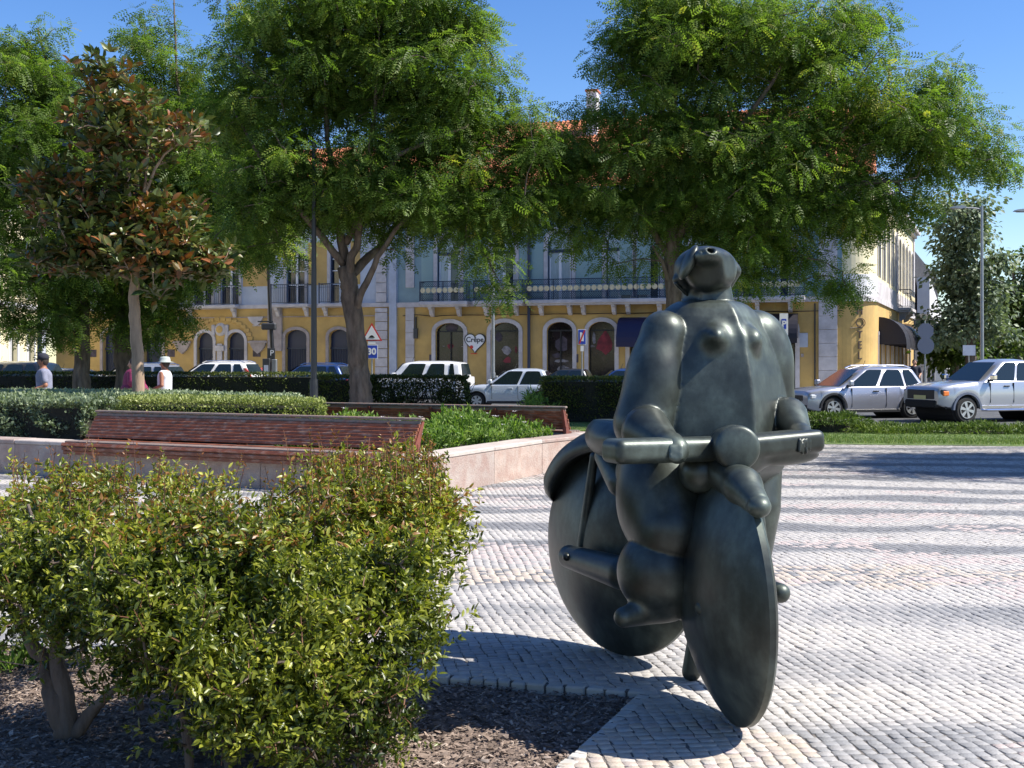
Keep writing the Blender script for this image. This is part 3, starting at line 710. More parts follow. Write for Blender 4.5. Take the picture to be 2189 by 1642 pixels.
# heart shaped sign with word Crepe
def heart(frame, uc, zc, s, y, k=1.0):
    pts = []
    for i in range(40):
        t = 2*PI*i/40; pts.append((uc+s*k*0.0625*16*math.sin(t)**3, zc+s*k*0.0625*(13*math.cos(t)-5*math.cos(2*t)-2*math.cos(3*t)-math.cos(4*t))))
    return pts
hs = tag(MB(frame=FR).prism(heart(FR, U(1016), 2.62, .50, 0, 1.12), -.06, -.005).build('heart_sign', M['black'], loc=tuple(O0+DX*U(1016)+np.array([0, 0, 2.6]))),
         'white heart-shaped crepe shop sign with black outline on the yellow wall', 'sign')
MB(frame=FR).prism(heart(FR, U(1016), 2.62, .50, 0, 1.0), -.075, -.061).build('heart_face', M['disp_a'] if False else M['white'], hs)
ang_f = math.atan2(DX[1], DX[0])
def fpos(u, y, z): return tuple(O0+DX*u+DY*y+np.array([0, 0, z]))
text('Crêpe', 0.36, M['black'], hs, fpos(U(1016), -.08, 2.72), rot=(PI/2, 0, ang_f), offset=0.006)
mb = MB(frame=FR); u = U(1009); mb.lathe([(.01, -.012), (.09, -.01), (.09, .0), (.01, .002)], (u, -.082, 2.36), 12, 'y'); mb.box(u-.04, u+.30, -.09, -.08, 2.02, 2.06); mb.build('emblem', M['red'], hs)
# roof
def roof(frame, u0, u1, parent, run=7.5, z0=10.0, z1=13.0):
    mb = MB(frame=frame); n = int((u1-u0)/.24); P = []
    for i in range(n*2+1):
        u = u0+(u1-u0)*i/(2*n); h = 0.07 if i % 2 else 0; P.append([(u, -.35+run*t, z0+(z1-z0)*t+h) for t in np.linspace(0, 1, 10)])
    mb.grid(P); mb.build('roof_tiles', M['roof'], parent, kind='stuff')
roof(FR, uL, uR+1.5, hotel, z1=14.8)
mb = MB(frame=FR); mb.box(uL, uR+1, 7.16, 12, 10, 14.7); mb.build('rear_wall', M['white_wall'], hotel)
mb = MB(frame=FR); cu = U(1214); mb.box(cu-.25, cu+.3, 5.2, 6.0, 11.5, 15.9); c = mb.build('chimney', M['white_wall'], hotel)
mb = MB(frame=FR); mb.box(cu-.31, cu+.36, 5.14, 6.06, 15.9, 16.0); mb.build('chimney_cap', M['roof'], c)
# corner + side facade
P0 = np.array([14.98, 53.1]); Cc = np.array([16.27, 52.72]); P2 = np.array([16.9, 54.2]); SD = np.array([0.389, 0.921]); SD /= np.linalg.norm(SD)
arc = [(1-t)**2*P0+2*t*(1-t)*Cc+t*t*P2 for t in np.linspace(0, 1, 13)]
def arcwall(z0, z1, m, name, off=0.0):
    A = [];
    for i, p in enumerate(arc):
        q = arc[min(i+1, 12)]-arc[max(i-1, 0)]; q /= np.linalg.norm(q); nrm = np.array([q[1], -q[0]]); A.append(p+nrm*off)
    mb = MB(); mb.grid([[(p[0], p[1], z) for p in A] for z in (z0, z1)])
    if off > 0:
        B_ = [a-(a-p)*1.0 for a, p in zip(A, arc)]
        mb.grid([[(*A[i], z1), (*B_[i], z1)] for i in range(13)]); mb.grid([[(*A[i], z0), (*B_[i], z0)] for i in range(13)])
    return mb.build(name, M[m], hotel, smooth=False)
arcwall(-.1, LED-.04, 'yellow', 'corner_wall'); arcwall(LED-.04, LED+.2, 'bstone', 'corner_ledge', .12); arcwall(LED+.2, LED+1.2, 'white_wall', 'corner_base', .04)
arcwall(LED+1.2, 9.6, 'cream', 'corner_upper_wall'); arcwall(9.55, 9.8, 'bstone', 'corner_cornice', .22); arcwall(9.8, 10.05, 'bstone', 'corner_cornice', .42)
FS = (np.array([P2[0], P2[1], 0]), np.array([SD[0], SD[1], 0]), np.array([-SD[1], SD[0], 0]), (0, 0, 1))
SL = 23.5
sops = [(1.0+i*2.35, 1.15, LED+1.2, 8.3, .25) for i in range(10)]; gops = [(1.5+i*2.6, 1.5, .1, 2.9, .0) for i in range(8)]
wall_open(FS, 0, SL, -.1, LED-.04, gops, .25).build('side_ground_wall', M['yellow'], hotel)
wall_open(FS, 0, SL, LED+.2, 9.6, sops, .25).build('side_upper_wall', M['cream'], hotel)
for (uc, w, zb, zs, rise) in sops:
    surround(FS, uc, w, zb, zs, rise, .14, .05).build('stone_surround', M['bstone'], hotel)
    o = pane(FS, uc, w, zb, zs, rise, .2).build('window', M['glass'], hotel)
    mb = MB(frame=FS); mb.box(uc-.03, uc+.03, .12, .195, zb, zs); mb.box(uc-w/2, uc+w/2, .1, .119, 7.2, 7.3); mb.build('frame', M['whiteframe'], o)
for (uc, w, zb, zs, rise) in gops:
    pane(FS, uc, w, zb, zs, rise, .2).build('shop_window', M['shopglass'], hotel); surround(FS, uc, w, zb, zs, rise, .16, .04).build('stone_surround', M['bstone'], hotel)
mb = MB(frame=FS); mb.box(0, SL, -.1, .05, LED-.04, LED+.2); mb.box(0, SL, -.04, 0, LED+.2, LED+1.0); mb.build('stone_ledge', M['bstone'], hotel)
mb = MB(frame=FS); mb.box(0, SL, -.22, .1, 9.6, 9.8); mb.box(0, SL, -.42, .1, 9.8, 10.05); mb.build('cornice', M['bstone'], hotel)
mb = MB(frame=FS); mb.box(SL-.8, SL, -.08, -.002, LED+1, 9.6); mb.box(10.4, 11, -.08, -.002, LED+1, 9.6); mb.build('upper_pilaster', M['bstone'], hotel)
balcony(10.9, 14.6, hotel, fr=FS, corb=[11.3, 14.2])
for i, (a, b) in enumerate(((1.0, 3.6), (3.8, 6.4), (6.6, 9.2), (9.4, 12.0), (12.2, 15))): awning(FS, a, b, 2.45, 3.75, 1.25)
awning(FS, 15.6, 18.6, 2.6, 3.9, 1.3, m=mat('cream_awning', (0.62, 0.52, 0.42), 0.8), lab='cream awning beyond the black ones')
mb = MB(); q = P2+SD*SL; w_ = np.array([-SD[1], SD[0]])
mb.prism([tuple(arc[0]+DY[:2]*.3), tuple(arc[6]+np.array([-.4, .5])), tuple(P2+w_*.4), tuple(q+w_*.4), tuple(q+w_*9), tuple(np.array([6., 64.]))], 9.9, 9.98, 'z'); mb.build('flat_roof', M['roof'], hotel)
mb = MB(frame=FS); mb.box(SL-.01, SL, 0.01, 9, 0, 9.9); mb.build('end_wall', M['bstone'], hotel)
# parapet pediment on the corner
# HOTEL letters on rounded corner
pc = arc[8]; tq = arc[9]-arc[7]; aa = math.atan2(tq[1], tq[0]); nr = np.array([tq[1], -tq[0]])/np.linalg.norm(tq)
lt = thing('hotel_lettering', 'thin metal letters spelling HOTEL downwards on the rounded yellow corner', 'sign', (pc[0], pc[1], 2.5))
M['letter'] = mat('bronze_letter', (0.06, 0.04, 0.03), 0.6)
pl = arc[4]; tq = arc[5]-arc[3]; aa = math.atan2(tq[1], tq[0])+0.05; nr = np.array([math.sin(aa), -math.cos(aa)])
for ch, zz in (('H', 3.93), ('T', 2.85), ('E', 2.38), ('L', 1.90)):
    text(ch, .50, M['letter'], lt, (pl[0]+nr[0]*.025, pl[1]+nr[1]*.025, zz), extrude=.02, rot=(PI/2, 0, aa), sx=.85, offset=.004)
mb = MB()
for (rr, dz, dx) in ((.18, 0, 0), (.23, -.02, .04)):
    pts = [(pl[0]+nr[0]*.025+math.cos(aa)*(dx+rr*math.cos(t)), pl[1]+nr[1]*.025+math.sin(aa)*(dx+rr*math.cos(t)), 3.42+dz+rr*math.sin(t)*(.9)) for t in np.linspace(0, 2*PI, 22)]
    mb.tube(pts, .018, 5)
mb.tube([(pl[0]+nr[0]*.025-math.cos(aa)*.5, pl[1]+nr[1]*.025-math.sin(aa)*.4, 3.16), (pl[0]+nr[0]*.025+math.cos(aa)*.1, pl[1]+nr[1]*.025+math.sin(aa)*.1, 3.18)], .015, 5)
mb.build('ringed_letter', M['letter'], lt)

# ------------------------------------------------ ornate yellow building (left)
old = thing('ornate_building', 'old yellow building with twin carved arches and iron balconies, left of the tiled hotel', 'building', (-9, 60.06, 0))
uA, uB = U(120), U(850)
ops = []
def op(a, b, zb, zs, rise): ua, ub = U(a), U(b); ops.append(((ua+ub)/2, ub-ua, zb, zs, rise)); return ops[-1]
twin = [op(421, 456, .1, 2.75, .45), op(486, 523, .1, 2.75, .45)]
doors = [op(220, 252, .1, 3.0, .35), op(308, 347, .1, 3.0, .35), op(610, 656, .1, 2.95, .35), op(703, 745, .1, 2.95, .35)]
wall_open(FR, uA, uB, -.1, LED, ops, .3).build('ground_floor_wall', M['yellow'], old)
for o_ in twin+doors:
    uc, w, zb, zs, rise = o_
    surround(FR, uc, w, zb, zs, rise, .16, .06).build('stone_surround', M['bstone'] if o_ in twin else M['bstone_dark'], old)
    d = pane(FR, uc, w, zb, zs, rise, .28).build('door', M['navyframe'], old)
    mb = MB(frame=FR); k = uc-w/2+.1
    while k < uc+w/2-.05: mb.box(k, k+.03, .18, .21, zb+.1, 2.3); k += .14
    mb.box(uc-w/2, uc+w/2, .17, .22, 2.3, 2.38); mb.box(uc-w/2, uc+w/2, .17, .22, .12, .2); mb.build('grille', M['iron'], d)
# big relieving arch with carved ornament between the twin doors
uc = (twin[0][0]+twin[1][0])/2
mb = MB(frame=FR)
for i in range(16):
    t = PI*(i+.5)/16; r0 = 1.78
    a, b = uc+r0*math.cos(t), 2.75+1.15*math.sin(t); mb.box(a-.16, a+.16, -.07, -.002, b-.1, b+.1, .02)
mb.build('relieving_arch', M['yellow'], old)
mb = MB(frame=FR); mb.lathe([(.02, -.12), (.25, -.1), (.33, -.04), (.36, 0)], (uc, -.002, 3.35), 16, 'y'); mb.box(uc-.5, uc-.3, -.1, -.002, 3.0, 3.6, .03); mb.box(uc+.3, uc+.5, -.1, -.002, 3.0, 3.6, .03)
mb.box(uc-.16, uc+.16, -.12, -.07, .2, 2.6, .03); mb.box(uc-.28, uc+.28, -.16, -.13, 2.2, 2.5, .02); mb.build('carved_column', M['bstone'], old)
mb = MB(frame=FR); mb.lathe([(.02, -.16), (.12, -.14), (.2, -.121)], (uc, -.002, 3.35), 12, 'y'); mb.build('oval_boss', M['yellow'], old)
for s in (-1, 1):
    mb = MB(frame=FR); c = uc+s*2.25; mb.prism([(c-.5, 2.75), (c+.5, 2.75), (c+.42, 2.5), (c+.25, 2.25), (c, 2.05), (c-.25, 2.25), (c-.42, 2.5)], -.14, -.002); mb.box(c-.55, c+.55, -.18, -.141, 2.62, 2.72); mb.build('carved_bracket', M['bstone_dark'], old)
    mb = MB(frame=FR); c = uc+s*2.1; mb.prism([(c-.45, 4.0), (c+.45, 4.0), (c+.3, 3.7), (c+.05, 3.5), (c-.15, 3.62), (c-.35, 3.8)], -.12, -.002); mb.build('carved_scroll', M['bstone'], old)
# mouldings
mb = MB(frame=FR); mb.box(uA, uB, -.05, -.002, 3.95, 4.0); mb.build('string_course', M['bstone_dark'], old)
mb = MB(frame=FR); mb.box(uA, uB, -.12, .05, LED+.002, LED+.2); mb.build('stone_ledge', M['bstone'], old)
ops2 = []
for a, b in ((232, 262), (318, 348), (415, 453), (473, 511), (613, 652), (706, 744)):
    ua, ub = U(a), U(b); ops2.append(((ua+ub)/2, ub-ua, LED+.25, 7.3, 0))
wall_open(FR, uA, uB, LED+.2, 10.6, ops2, .25).build('upper_floor_wall', mat('pale_blue_wall', (0.46, 0.5, 0.56), 0.85, var=0.1, scale=1), old)
for k, o_ in enumerate(ops2):
    uc, w, zb, zs, rise = o_
    surround(FR, uc, w, zb, zs, rise, .16, .05).build('stone_surround', M['bstone'], old)
    wn = pane(FR, uc, w-.02, zb, zs, rise, .22).build('window', M['glass'], old)
    mb = MB(frame=FR); mb.box(uc-.06, uc+.06, .12, .2, zb, zs)
    for zz in (5.6, 6.3, 6.9): mb.box(uc-w/2+.07, uc-.06, .13, .19, zz, zz+.05); mb.box(uc+.06, uc+w/2-.07, .13, .19, zz, zz+.05)
    mb.build('sash', M['whiteframe'], wn)
    mb = MB(frame=FR); mb.box(uc-w/2, uc-w/2+.07, .08, .21, zb, zs); mb.box(uc+w/2-.07, uc+w/2, .08, .21, zb, zs); mb.build('frame', M['navyframe'], wn)
for a, b in ((459, 468), (520, 575), (660, 700), (750, 770)):
    mb = MB(frame=FR); mb.box(U(a), U(b), -.04, -.002, 5.6, 7.8); mb.build('ochre_panel', M['yellow'], old)
def barbalcony(u0, u1):
    z = LED+.2; mb = MB(frame=FR); mb.box(u0, u1, -.55, -.121, z-.16, z, .02); s = mb.build('balcony_slab', M['bstone'], old)
    mb = MB(frame=FR); y = -.5
    mb.box(u0+.02, u1-.02, y-.02, y+.02, z+.98, z+1.02); mb.box(u0+.02, u1-.02, y-.012, y+.012, z+.06, z+.09); mb.box(u0+.02, u1-.02, y-.01, y+.01, z+.82, z+.84)
    k = u0+.04
    while k < u1-.02: mb.box(k-.01, k+.01, y-.01, y+.01, z+.09, z+.98); k += .11
    for e in (u0+.03, u1-.03): mb.box(e-.02, e+.02, y, -.05, z+.98, z+1.02); mb.box(e-.025, e+.025, y-.025, y+.025, z, z+1.05)
    mb.build('railing', M['iron'], s)
    for c in (u0+.25, u1-.25):
        m3 = MB(frame=FR); m3.prism([(-.121, z-.162), (-.48, z-.162), (-.45, z-.3), (-.3, z-.4), (-.2, z-.6), (-.121, z-.65)], c-.09, c+.09, 'x'); m3.build('corbel', M['bstone'], s)
barbalcony(U(222), U(356)); barbalcony(U(402), U(514)); barbalcony(U(588), U(668)); barbalcony(U(690), U(760))
# rusticated pier and blue-white pilaster at the right end, grey pilaster further left
z = 0
while z < LED-.05:
    for a, b, m_ in ((803, 829, 'bstone'),):
        mb = MB(frame=FR); mb.box(U(a), U(b), -.1, -.002, z+.012, min(z+.46, LED-.04)-.012, .015); mb.build('pier_block', M['bstone'], old)
    z += .46
z = LED+.22
while z < 9.5:
    mb = MB(frame=FR); mb.box(U(805), U(827), -.09, -.002, z+.012, z+.5-.012, .015); mb.build('pier_block', M['bstone'], old); z += .5
mb = MB(frame=FR); mb.box(U(834), U(849), -.14, -.002, 0, 10.2); mb.build('pilaster', M['bluegrey'], old)
mb = MB(frame=FR); mb.box(U(574), U(604), -.12, -.002, 2.2, LED); mb.build('pilaster', M['bstone_dark'], old)
mb = MB(frame=FR); mb.box(U(540), U(574), -.03, -.002, 3.5, 3.55); mb.box(uA, uB, -.3, .1, 10.6, 11.0); mb.build('cornice', M['bstone'], old)
for k in (198, 365, 548):
    mb = MB(frame=FR); mb.box(U(k)-.2, U(k)+.25, -.02, -.002, 1.9, 2.3); mb.build('poster', M['disp_c'], old)
roof(FR, uA, uB, old, z0=11.0, z1=14.0)
mb = MB(frame=FR); mb.box(uA, uB, 7.2, 12, 0, 13.9); mb.box(uA, uA+.3, .02, 7.2, 0, 11); mb.build('rear_wall', M['white_wall'], old)

# ------------------------------------------------ sunlit cream building at far left (faces the square sideways)
FL = (np.array([-23.0, 38.0, 0]), np.array([-0.08, 0.9968, 0]), np.array([-0.9968, -0.08, 0]), (0, 0, 1))
far = thing('cream_building', 'sunlit cream house with white trim and orange roof at the far left behind the trees', 'building', (-23, 38, 0))
lops = [(1.5+i*2.6, 1.2, 0.1, 2.9, .25) for i in range(9)]; lops += [(1.5+i*2.6, 1.1, LED+.4, 7.2, 0) for i in range(9)]; lops += [(1.5+i*2.6, 1.1, 8.5, 10.2, 0) for i in range(9)]
lo3 = [(a, w if abs(w-1.2) > .01 else 1.1, b, c, d) for (a, w, b, c, d) in lops]
wall_open(FL, 0, 24.5, -.1, 11, lo3, .2).build('wall', M['cream'], far)
for (uc, w, zb, zs, rise) in lo3:
    surround(FL, uc, w, zb, zs, rise, .16, .04).build('stone_surround', M['white_wall'], far)
    wn = pane(FL, uc, w, zb, zs, rise, .18).build('window', M['glass'], far)
    mb = MB(frame=FL); mb.box(uc-.04, uc+.04, .1, .16, zb, zs); mb.box(uc-w/2, uc+w/2, .1, .16, (zb+zs)/2, (zb+zs)/2+.06); mb.build('sash', M['whiteframe'], wn)
mb = MB(frame=FL); mb.box(0, 24.5, -.12, .05, LED-.1, LED+.15); mb.box(0, 24.5, -.35, .1, 11, 11.35); mb.build('ledge', M['white_wall'], far)
mb = MB(frame=FL); mb.box(23.9, 24.5, -.08, -.002, 0, LED-.1); mb.build('pilaster', M['bluegrey'], far)
roof(FL, 0, 24.5, far, run=6, z0=11.35, z1=13.6)
mb = MB(frame=FL); mb.box(24.4, 24.5, .02, 8, 0, 11); mb.box(0, .1, .02, 8, 0, 11); mb.build('end_wall', M['cream'], far)

# ------------------------------------------------ grey building beyond the hotel, right
gb = thing('grey_building', 'dark grey slatted building beyond the hotel side street', 'building', (30, 84, 0))
q = P2+SD*SL
FG = (np.array([q[0]+1.2, q[1]+4, 0]), np.array([SD[0], SD[1], 0]), np.array([-SD[1], SD[0], 0]), (0, 0, 1))
M['greypanel'] = mat('grey_panel', (0.14, 0.135, 0.14), 0.7, var=0.1, scale=1)
mb = MB(frame=FG); mb.box(0, 30, 0, 10, 0, 9.0); mb.build('wall', M['greypanel'], gb)
for i in range(40):
    mb = MB(frame=FG); mb.box(.2+i*.74, .2+i*.74+.22, -.25, -.002, 1 if i % 8 else 0, 9.2); mb.build('fin', M['greypanel'], gb)
mb = MB(frame=FG); mb.prism([(0, 4.9), (16, 4.4), (16, 5.6), (0, 7.4)], -1.2, -.4, 'y')
mb.build('white_fascia', M['white_wall'], gb)
# pavement along the fronts
mb = MB(frame=FR); mb.prism([(uA-4, -3.4), (uR+1.5, -3.4), (uR+3.2, -1.5), (uR+3.2, 2), (uR, 0.3), (uA-4, 0.3)], -.14, 0.0, 'z'); tag(mb.build('pavement', M['kerb']), kind='structure')
mb = MB(frame=FS); mb.box(-1.0, 40, -3.0, 0, -.14, -.004); tag(mb.build('pavement', M['kerb']), kind='structure')
mb = MB(frame=FL); mb.box(-4, 30, -3, 0, -.14, -.004); tag(mb.build('pavement', M['kerb']), kind='structure')
# ================================================================ vegetation
def leafmat(name, ramp, tr=0.3, rough=0.5, spec=0.35): return mat(name, ramp[0][1], rough, tint=ramp, translucent=tr, spec=spec)
M['bark'] = mat('tree_bark', (0.13, 0.095, 0.07), 0.9, var=0.45, scale=9, stretch=(1, 1, 0.25), bump=1.0, bscale=25, dirt=((0.26, 0.22, 0.18), 0.5, 6))
M['bark_pale'] = mat('pale_trunk', (0.36, 0.25, 0.17), 0.85, var=0.3, scale=9, stretch=(1, 1, 0.2), bump=0.6, bscale=25)
M['locust'] = leafmat('locust_leaf', [(0, (0.045, 0.075, 0.012)), (0.45, (0.10, 0.165, 0.03)), (0.8, (0.20, 0.265, 0.055)), (1, (0.38, 0.35, 0.065))], 0.48)
M['locust_dark'] = leafmat('dark_tree_leaf', [(0, (0.025, 0.045, 0.012)), (0.6, (0.075, 0.115, 0.022)), (1, (0.17, 0.20, 0.04))], 0.35)
M['magnolia'] = leafmat('magnolia_leaf', [(0, (0.035, 0.06, 0.018)), (0.45, (0.095, 0.125, 0.03)), (0.60, (0.12, 0.12, 0.03)), (0.72, (0.17, 0.08, 0.022)), (1, (0.26, 0.085, 0.028))], 0.12, rough=0.38, spec=0.45)
M['shrub'] = leafmat('shrub_leaf', [(0, (0.018, 0.035, 0.008)), (0.4, (0.11, 0.14, 0.016)), (0.72, (0.32, 0.33, 0.04)), (0.86, (0.46, 0.44, 0.09)), (0.93, (0.24, 0.12, 0.03)), (1, (0.24, 0.07, 0.025))], 0.3, rough=0.38, spec=0.5)
M['clip'] = leafmat('clipped_hedge_leaf', [(0, (0.06, 0.085, 0.02)), (0.5, (0.21, 0.25, 0.065)), (1, (0.42, 0.43, 0.17))], 0.25)
M['grey'] = leafmat('grey_green_leaf', [(0, (0.05, 0.075, 0.045)), (0.5, (0.19, 0.24, 0.14)), (1, (0.40, 0.44, 0.28))], 0.2)
M['darkh'] = leafmat('dark_hedge_leaf', [(0, (0.015, 0.025, 0.008)), (0.6, (0.07, 0.095, 0.018)), (1, (0.22, 0.22, 0.04))], 0.2)
M['juniper'] = leafmat('juniper_leaf', [(0, (0.02, 0.04, 0.01)), (0.5, (0.09, 0.14, 0.025)), (1, (0.22, 0.27, 0.06))], 0.2)
M['flowerbed'] = leafmat('bright_leaf', [(0, (0.035, 0.075, 0.015)), (0.5, (0.12, 0.21, 0.035)), (1, (0.30, 0.38, 0.09))], 0.35)
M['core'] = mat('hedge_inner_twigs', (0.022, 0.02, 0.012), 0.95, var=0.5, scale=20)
M['petal'] = mat('white_petal', (0.75, 0.7, 0.75), 0.6)
M['twig'] = mat('red_twig', (0.16, 0.07, 0.035), 0.7, var=0.3, scale=20)

# leaf templates (x along the leaf)
LEAF = ([(0, 0, 0), (.35, .21, .05), (.35, -.21, .05), (.7, .17, .02), (.7, -.17, .02), (1, 0, -.10), (.35, 0, 0), (.7, 0, -.03)],
        [(0, 6, 1, 1), (0, 2, 6, 6), (6, 7, 3, 1), (2, 4, 7, 6), (7, 5, 3, 3), (4, 5, 7, 7)])
def simple_leaf(w=0.2):
    return ([(0, 0, 0), (.45, w, .06), (1, 0, -.08), (.45, -w, .06), (.45, 0, 0)], [(0, 4, 1), (4, 2, 1), (0, 3, 4), (3, 2, 4)])
def pinnate(pairs=5, lw=0.11, ll=0.30):
    V = []; F = []
    def leaflet(x, ang, L):
        z = -0.25*x*x; c, s = math.cos(ang), math.sin(ang); k = len(V)
        for a, b, dz in ((-.02, 0, 0), (.62*L, lw*.62, -.01), (L, 0, -.05), (.95*L, -lw*.5, -.03)): V.append((x+a*c-b*s, a*s+b*c, z+dz))
        F.append((k, k+1, k+2)) if False else F.append((k, k+1, k+3))
    for i in range(pairs):
        x = .12+.78*i/(pairs-1)
        for s in (1, -1): leaflet(x, s*1.05, ll*(1-.35*abs(i/(pairs-1)-.45)))
    leaflet(.92, 0, ll*.9)
    return V, F
PIN = pinnate()
def branch_net(mb, nodes, targets, r0=0.035, r1=0.01, step=0.9):
    """connect every target to the nearest node already reached"""
    nodes = [np.array(n, float) for n in nodes]
    T = sorted([np.array(t, float) for t in targets], key=lambda t: min(np.linalg.norm(t-n) for n in nodes[:60]))
    for t in T:
        A = np.array(nodes); d = np.linalg.norm(A-t, axis=1)+0.6*np.maximum(0, A[:, 2]-t[2]); n = A[int(np.argmin(d))]
        L = np.linalg.norm(t-n);
        if L < 0.05: continue
        mid = (n+t)/2+rng.normal(0, .08*L, 3)+np.array([0, 0, .08*L])
        mb.tube([n, mid, t], [min(r0, .012+.012*L), min(r0, .012), r1], 4, cap=False); nodes.append(mid); nodes.append(t)
def tree(name, label, cat, trunk, limbs, blobs, ncl, nleaf, m, bark, leaf=PIN, size=0.30, group=None, cl_r=0.55, droop=0.45, seed=0, tshift=0.0, spread=1.0, shape=0.55):
    global rng
    rng = np.random.default_rng(100+seed)
    base = Vector(trunk[0][0]); t = thing(name, label, cat, base, group)
    mb = MB(); pts = [Vector(p) for p, r in trunk]; rad = [r for p, r in trunk]
    # densify the trunk with slight irregularity
    P = []; R = []
    for i in range(len(pts)-1):
        for k in range(5):
            f = k/5; P.append(pts[i].lerp(pts[i+1], f)+Vector(rng.normal(0, rad[i]*.06, 3)*(1 if i+k else 0))); R.append((rad[i]*(1-f)+rad[i+1]*f)*rng.uniform(.95, 1.06))
    P.append(pts[-1]); R.append(rad[-1])
    mb.tube(P, R, 12); mb.build('trunk', bark, t, smooth=True)
    nodes = [pts[-1]]
    for lb in limbs:
        mb = MB(); pts = [Vector(p) for p, r in lb]; rad = [r for p, r in lb]; P = []; R = []
        for i in range(len(pts)-1):
            for k in range(4):
                f = k/4; P.append(pts[i].lerp(pts[i+1], f)+Vector(rng.normal(0, rad[i]*.2, 3)*(1 if i+k else 0))); R.append(rad[i]*(1-f)+rad[i+1]*f)
        P.append(pts[-1]); R.append(rad[-1]); mb.tube(P, R, 7); mb.build('limb', bark, t, smooth=True); nodes += P[2:]
    # clusters
    vol = np.array([b[1][0]*b[1][1]*b[1][2]*(b[2] if len(b) > 2 else 1) for b in blobs]); pr = vol**.8/(vol**.8).sum()
    C = []
    for i in rng.choice(len(blobs), ncl, p=pr):
        c, r = np.array(blobs[i][0]), np.array(blobs[i][1]); d = rng.normal(size=3); d /= np.linalg.norm(d)
        C.append(c+d*r*rng.random()**shape)
    C = np.array(C)
    mb = MB(); branch_net(mb, nodes, C); mb.build('twigs', bark, t, kind='stuff', fixn=False)
    per = max(1, nleaf//ncl); n = per*ncl
    cc = np.repeat(C, per, axis=0); crr = np.repeat(rng.uniform(.6, 1.25, ncl), per)
    d = rng.normal(size=(n, 3)); d /= np.linalg.norm(d, axis=1, keepdims=True)
    off = d*(rng.random(n)**.5*cl_r*crr)[:, None]*np.array([1.15, 1.15, .62])*spread
    pos = cc+off
    dirs = d*np.array([1, 1, .55])+rng.normal(0, .35, (n, 3))+np.array([0, 0, -droop])
    up = np.tile([0, 0, 1.], (n, 1))+rng.normal(0, .45, (n, 3))
    B = basis(dirs, up=up)*(size*rng.uniform(.7, 1.2, n))[:, None, None]
    tint = np.repeat(rng.normal(.45+tshift, .14, ncl), per)+rng.normal(0, .13, n)
    scatter('crown', leaf[0], leaf[1], pos, B, m, t, tint=np.clip(tint, 0, 1), kind='stuff', tintvar=.06)
    return t
def PB(px, py, Y, rpx, rpy=None, rd=None, w=1):
    """crown blob from its outline: centre, half sizes"""
    c = W(px, py, Y); s = Y/FPX; return (tuple(c), (rpx*s, rd if rd else rpx*s, (rpy or rpx)*s), w)
# central left locust (trunk x 770)
YA = 28.5
def T(px, py, Y, r): return (W(px, py, Y), r)
g0 = G(770, 0+HOR+EYE*FPX/YA)
tree('locust_tree', 'tall feathery green tree with leaning forked trunk left of centre, behind the second bench', 'tree',
     [(g0, .42), T(772, 850, YA, .29), T(768, 790, YA, .25), T(760, 700, YA, .23), T(748, 620, YA, .22), T(738, 570, YA, .20)],
     [[T(740, 580, YA, .13), T(728, 500, YA, .11), T(722, 430, YA, .09), T(700, 300, YA-.3, .06), T(690, 150, YA, .03)],
      [T(742, 600, YA, .12), T(765, 500, YA-.3, .09), T(775, 400, YA-.5, .07), T(800, 250, YA-.8, .05), T(810, 100, YA-1, .02)],
      [T(745, 590, YA, .13), T(790, 550, YA+.3, .11), T(835, 500, YA+.6, .09), T(900, 400, YA+1, .06), T(960, 250, YA+1, .03)],
      [T(752, 680, YA, .10), T(778, 620, YA-.3, .09), T(808, 550, YA-.5, .07), T(845, 490, YA-.6, .05), T(920, 420, YA-.8, .03)],
      [T(738, 570, YA, .10), T(640, 450, YA-.5, .07), T(560, 340, YA-.8, .05), T(500, 240, YA-.8, .02)],
      [T(740, 520, YA, .09), T(850, 330, YA-1.2, .06), T(1000, 270, YA-1.0, .03)]],
     [PB(760, 90, YA, 240, 180, 2.4), PB(900, 200, YA, 200, 150, 2.4), PB(990, 260, YA, 150, 110, 1.8), PB(600, 180, YA, 170, 190, 2.2), PB(640, 380, YA, 180, 120, 2.2), PB(860, 380, YA, 210, 110, 2.4),
      PB(1030, 390, YA, 130, 110, 1.8), PB(970, 460, YA, 120, 70, 1.5), PB(1040, 520, YA-.5, 60, 70, .9), PB(850, 500, YA, 40, 45, 1.0, .5), PB(480, 250, YA, 60, 100, 1.2), PB(560, 430, YA, 130, 80, 1.6), PB(680, 450, YA+1, 120, 50, 1.4),
      PB(900, 10, YA, 160, 90, 2), PB(520, 60, YA, 60, 60, 1), PB(1120, 235, YA, 50, 45, 1), PB(480, 530, YA, 80, 50, 1.2, .6), PB(630, 545, YA+.5, 80, 30, 1.2, .3), PB(980, 70, YA, 80, 50, 1.3), PB(1125, 310, YA, 75, 80, 1.5), PB(1165, 300, YA, 45, 45, 1), PB(1150, 400, YA, 70, 80, 1.4), PB(880, 430, YA, 110, 60, 1.6), PB(760, 420, YA-.5, 120, 60, 1.4), PB(1070, 450, YA, 90, 70, 1.5), PB(700, 20, YA, 240, 90, 2.2), PB(1060, 610, YA-.5, 25, 40, .5, .5)],
     840, 44000, M['locust'], M['bark'], group='feathery locust trees in the square', seed=1, size=.33)
YB = 29.5
g0 = G(1437, HOR+EYE*FPX/YB)
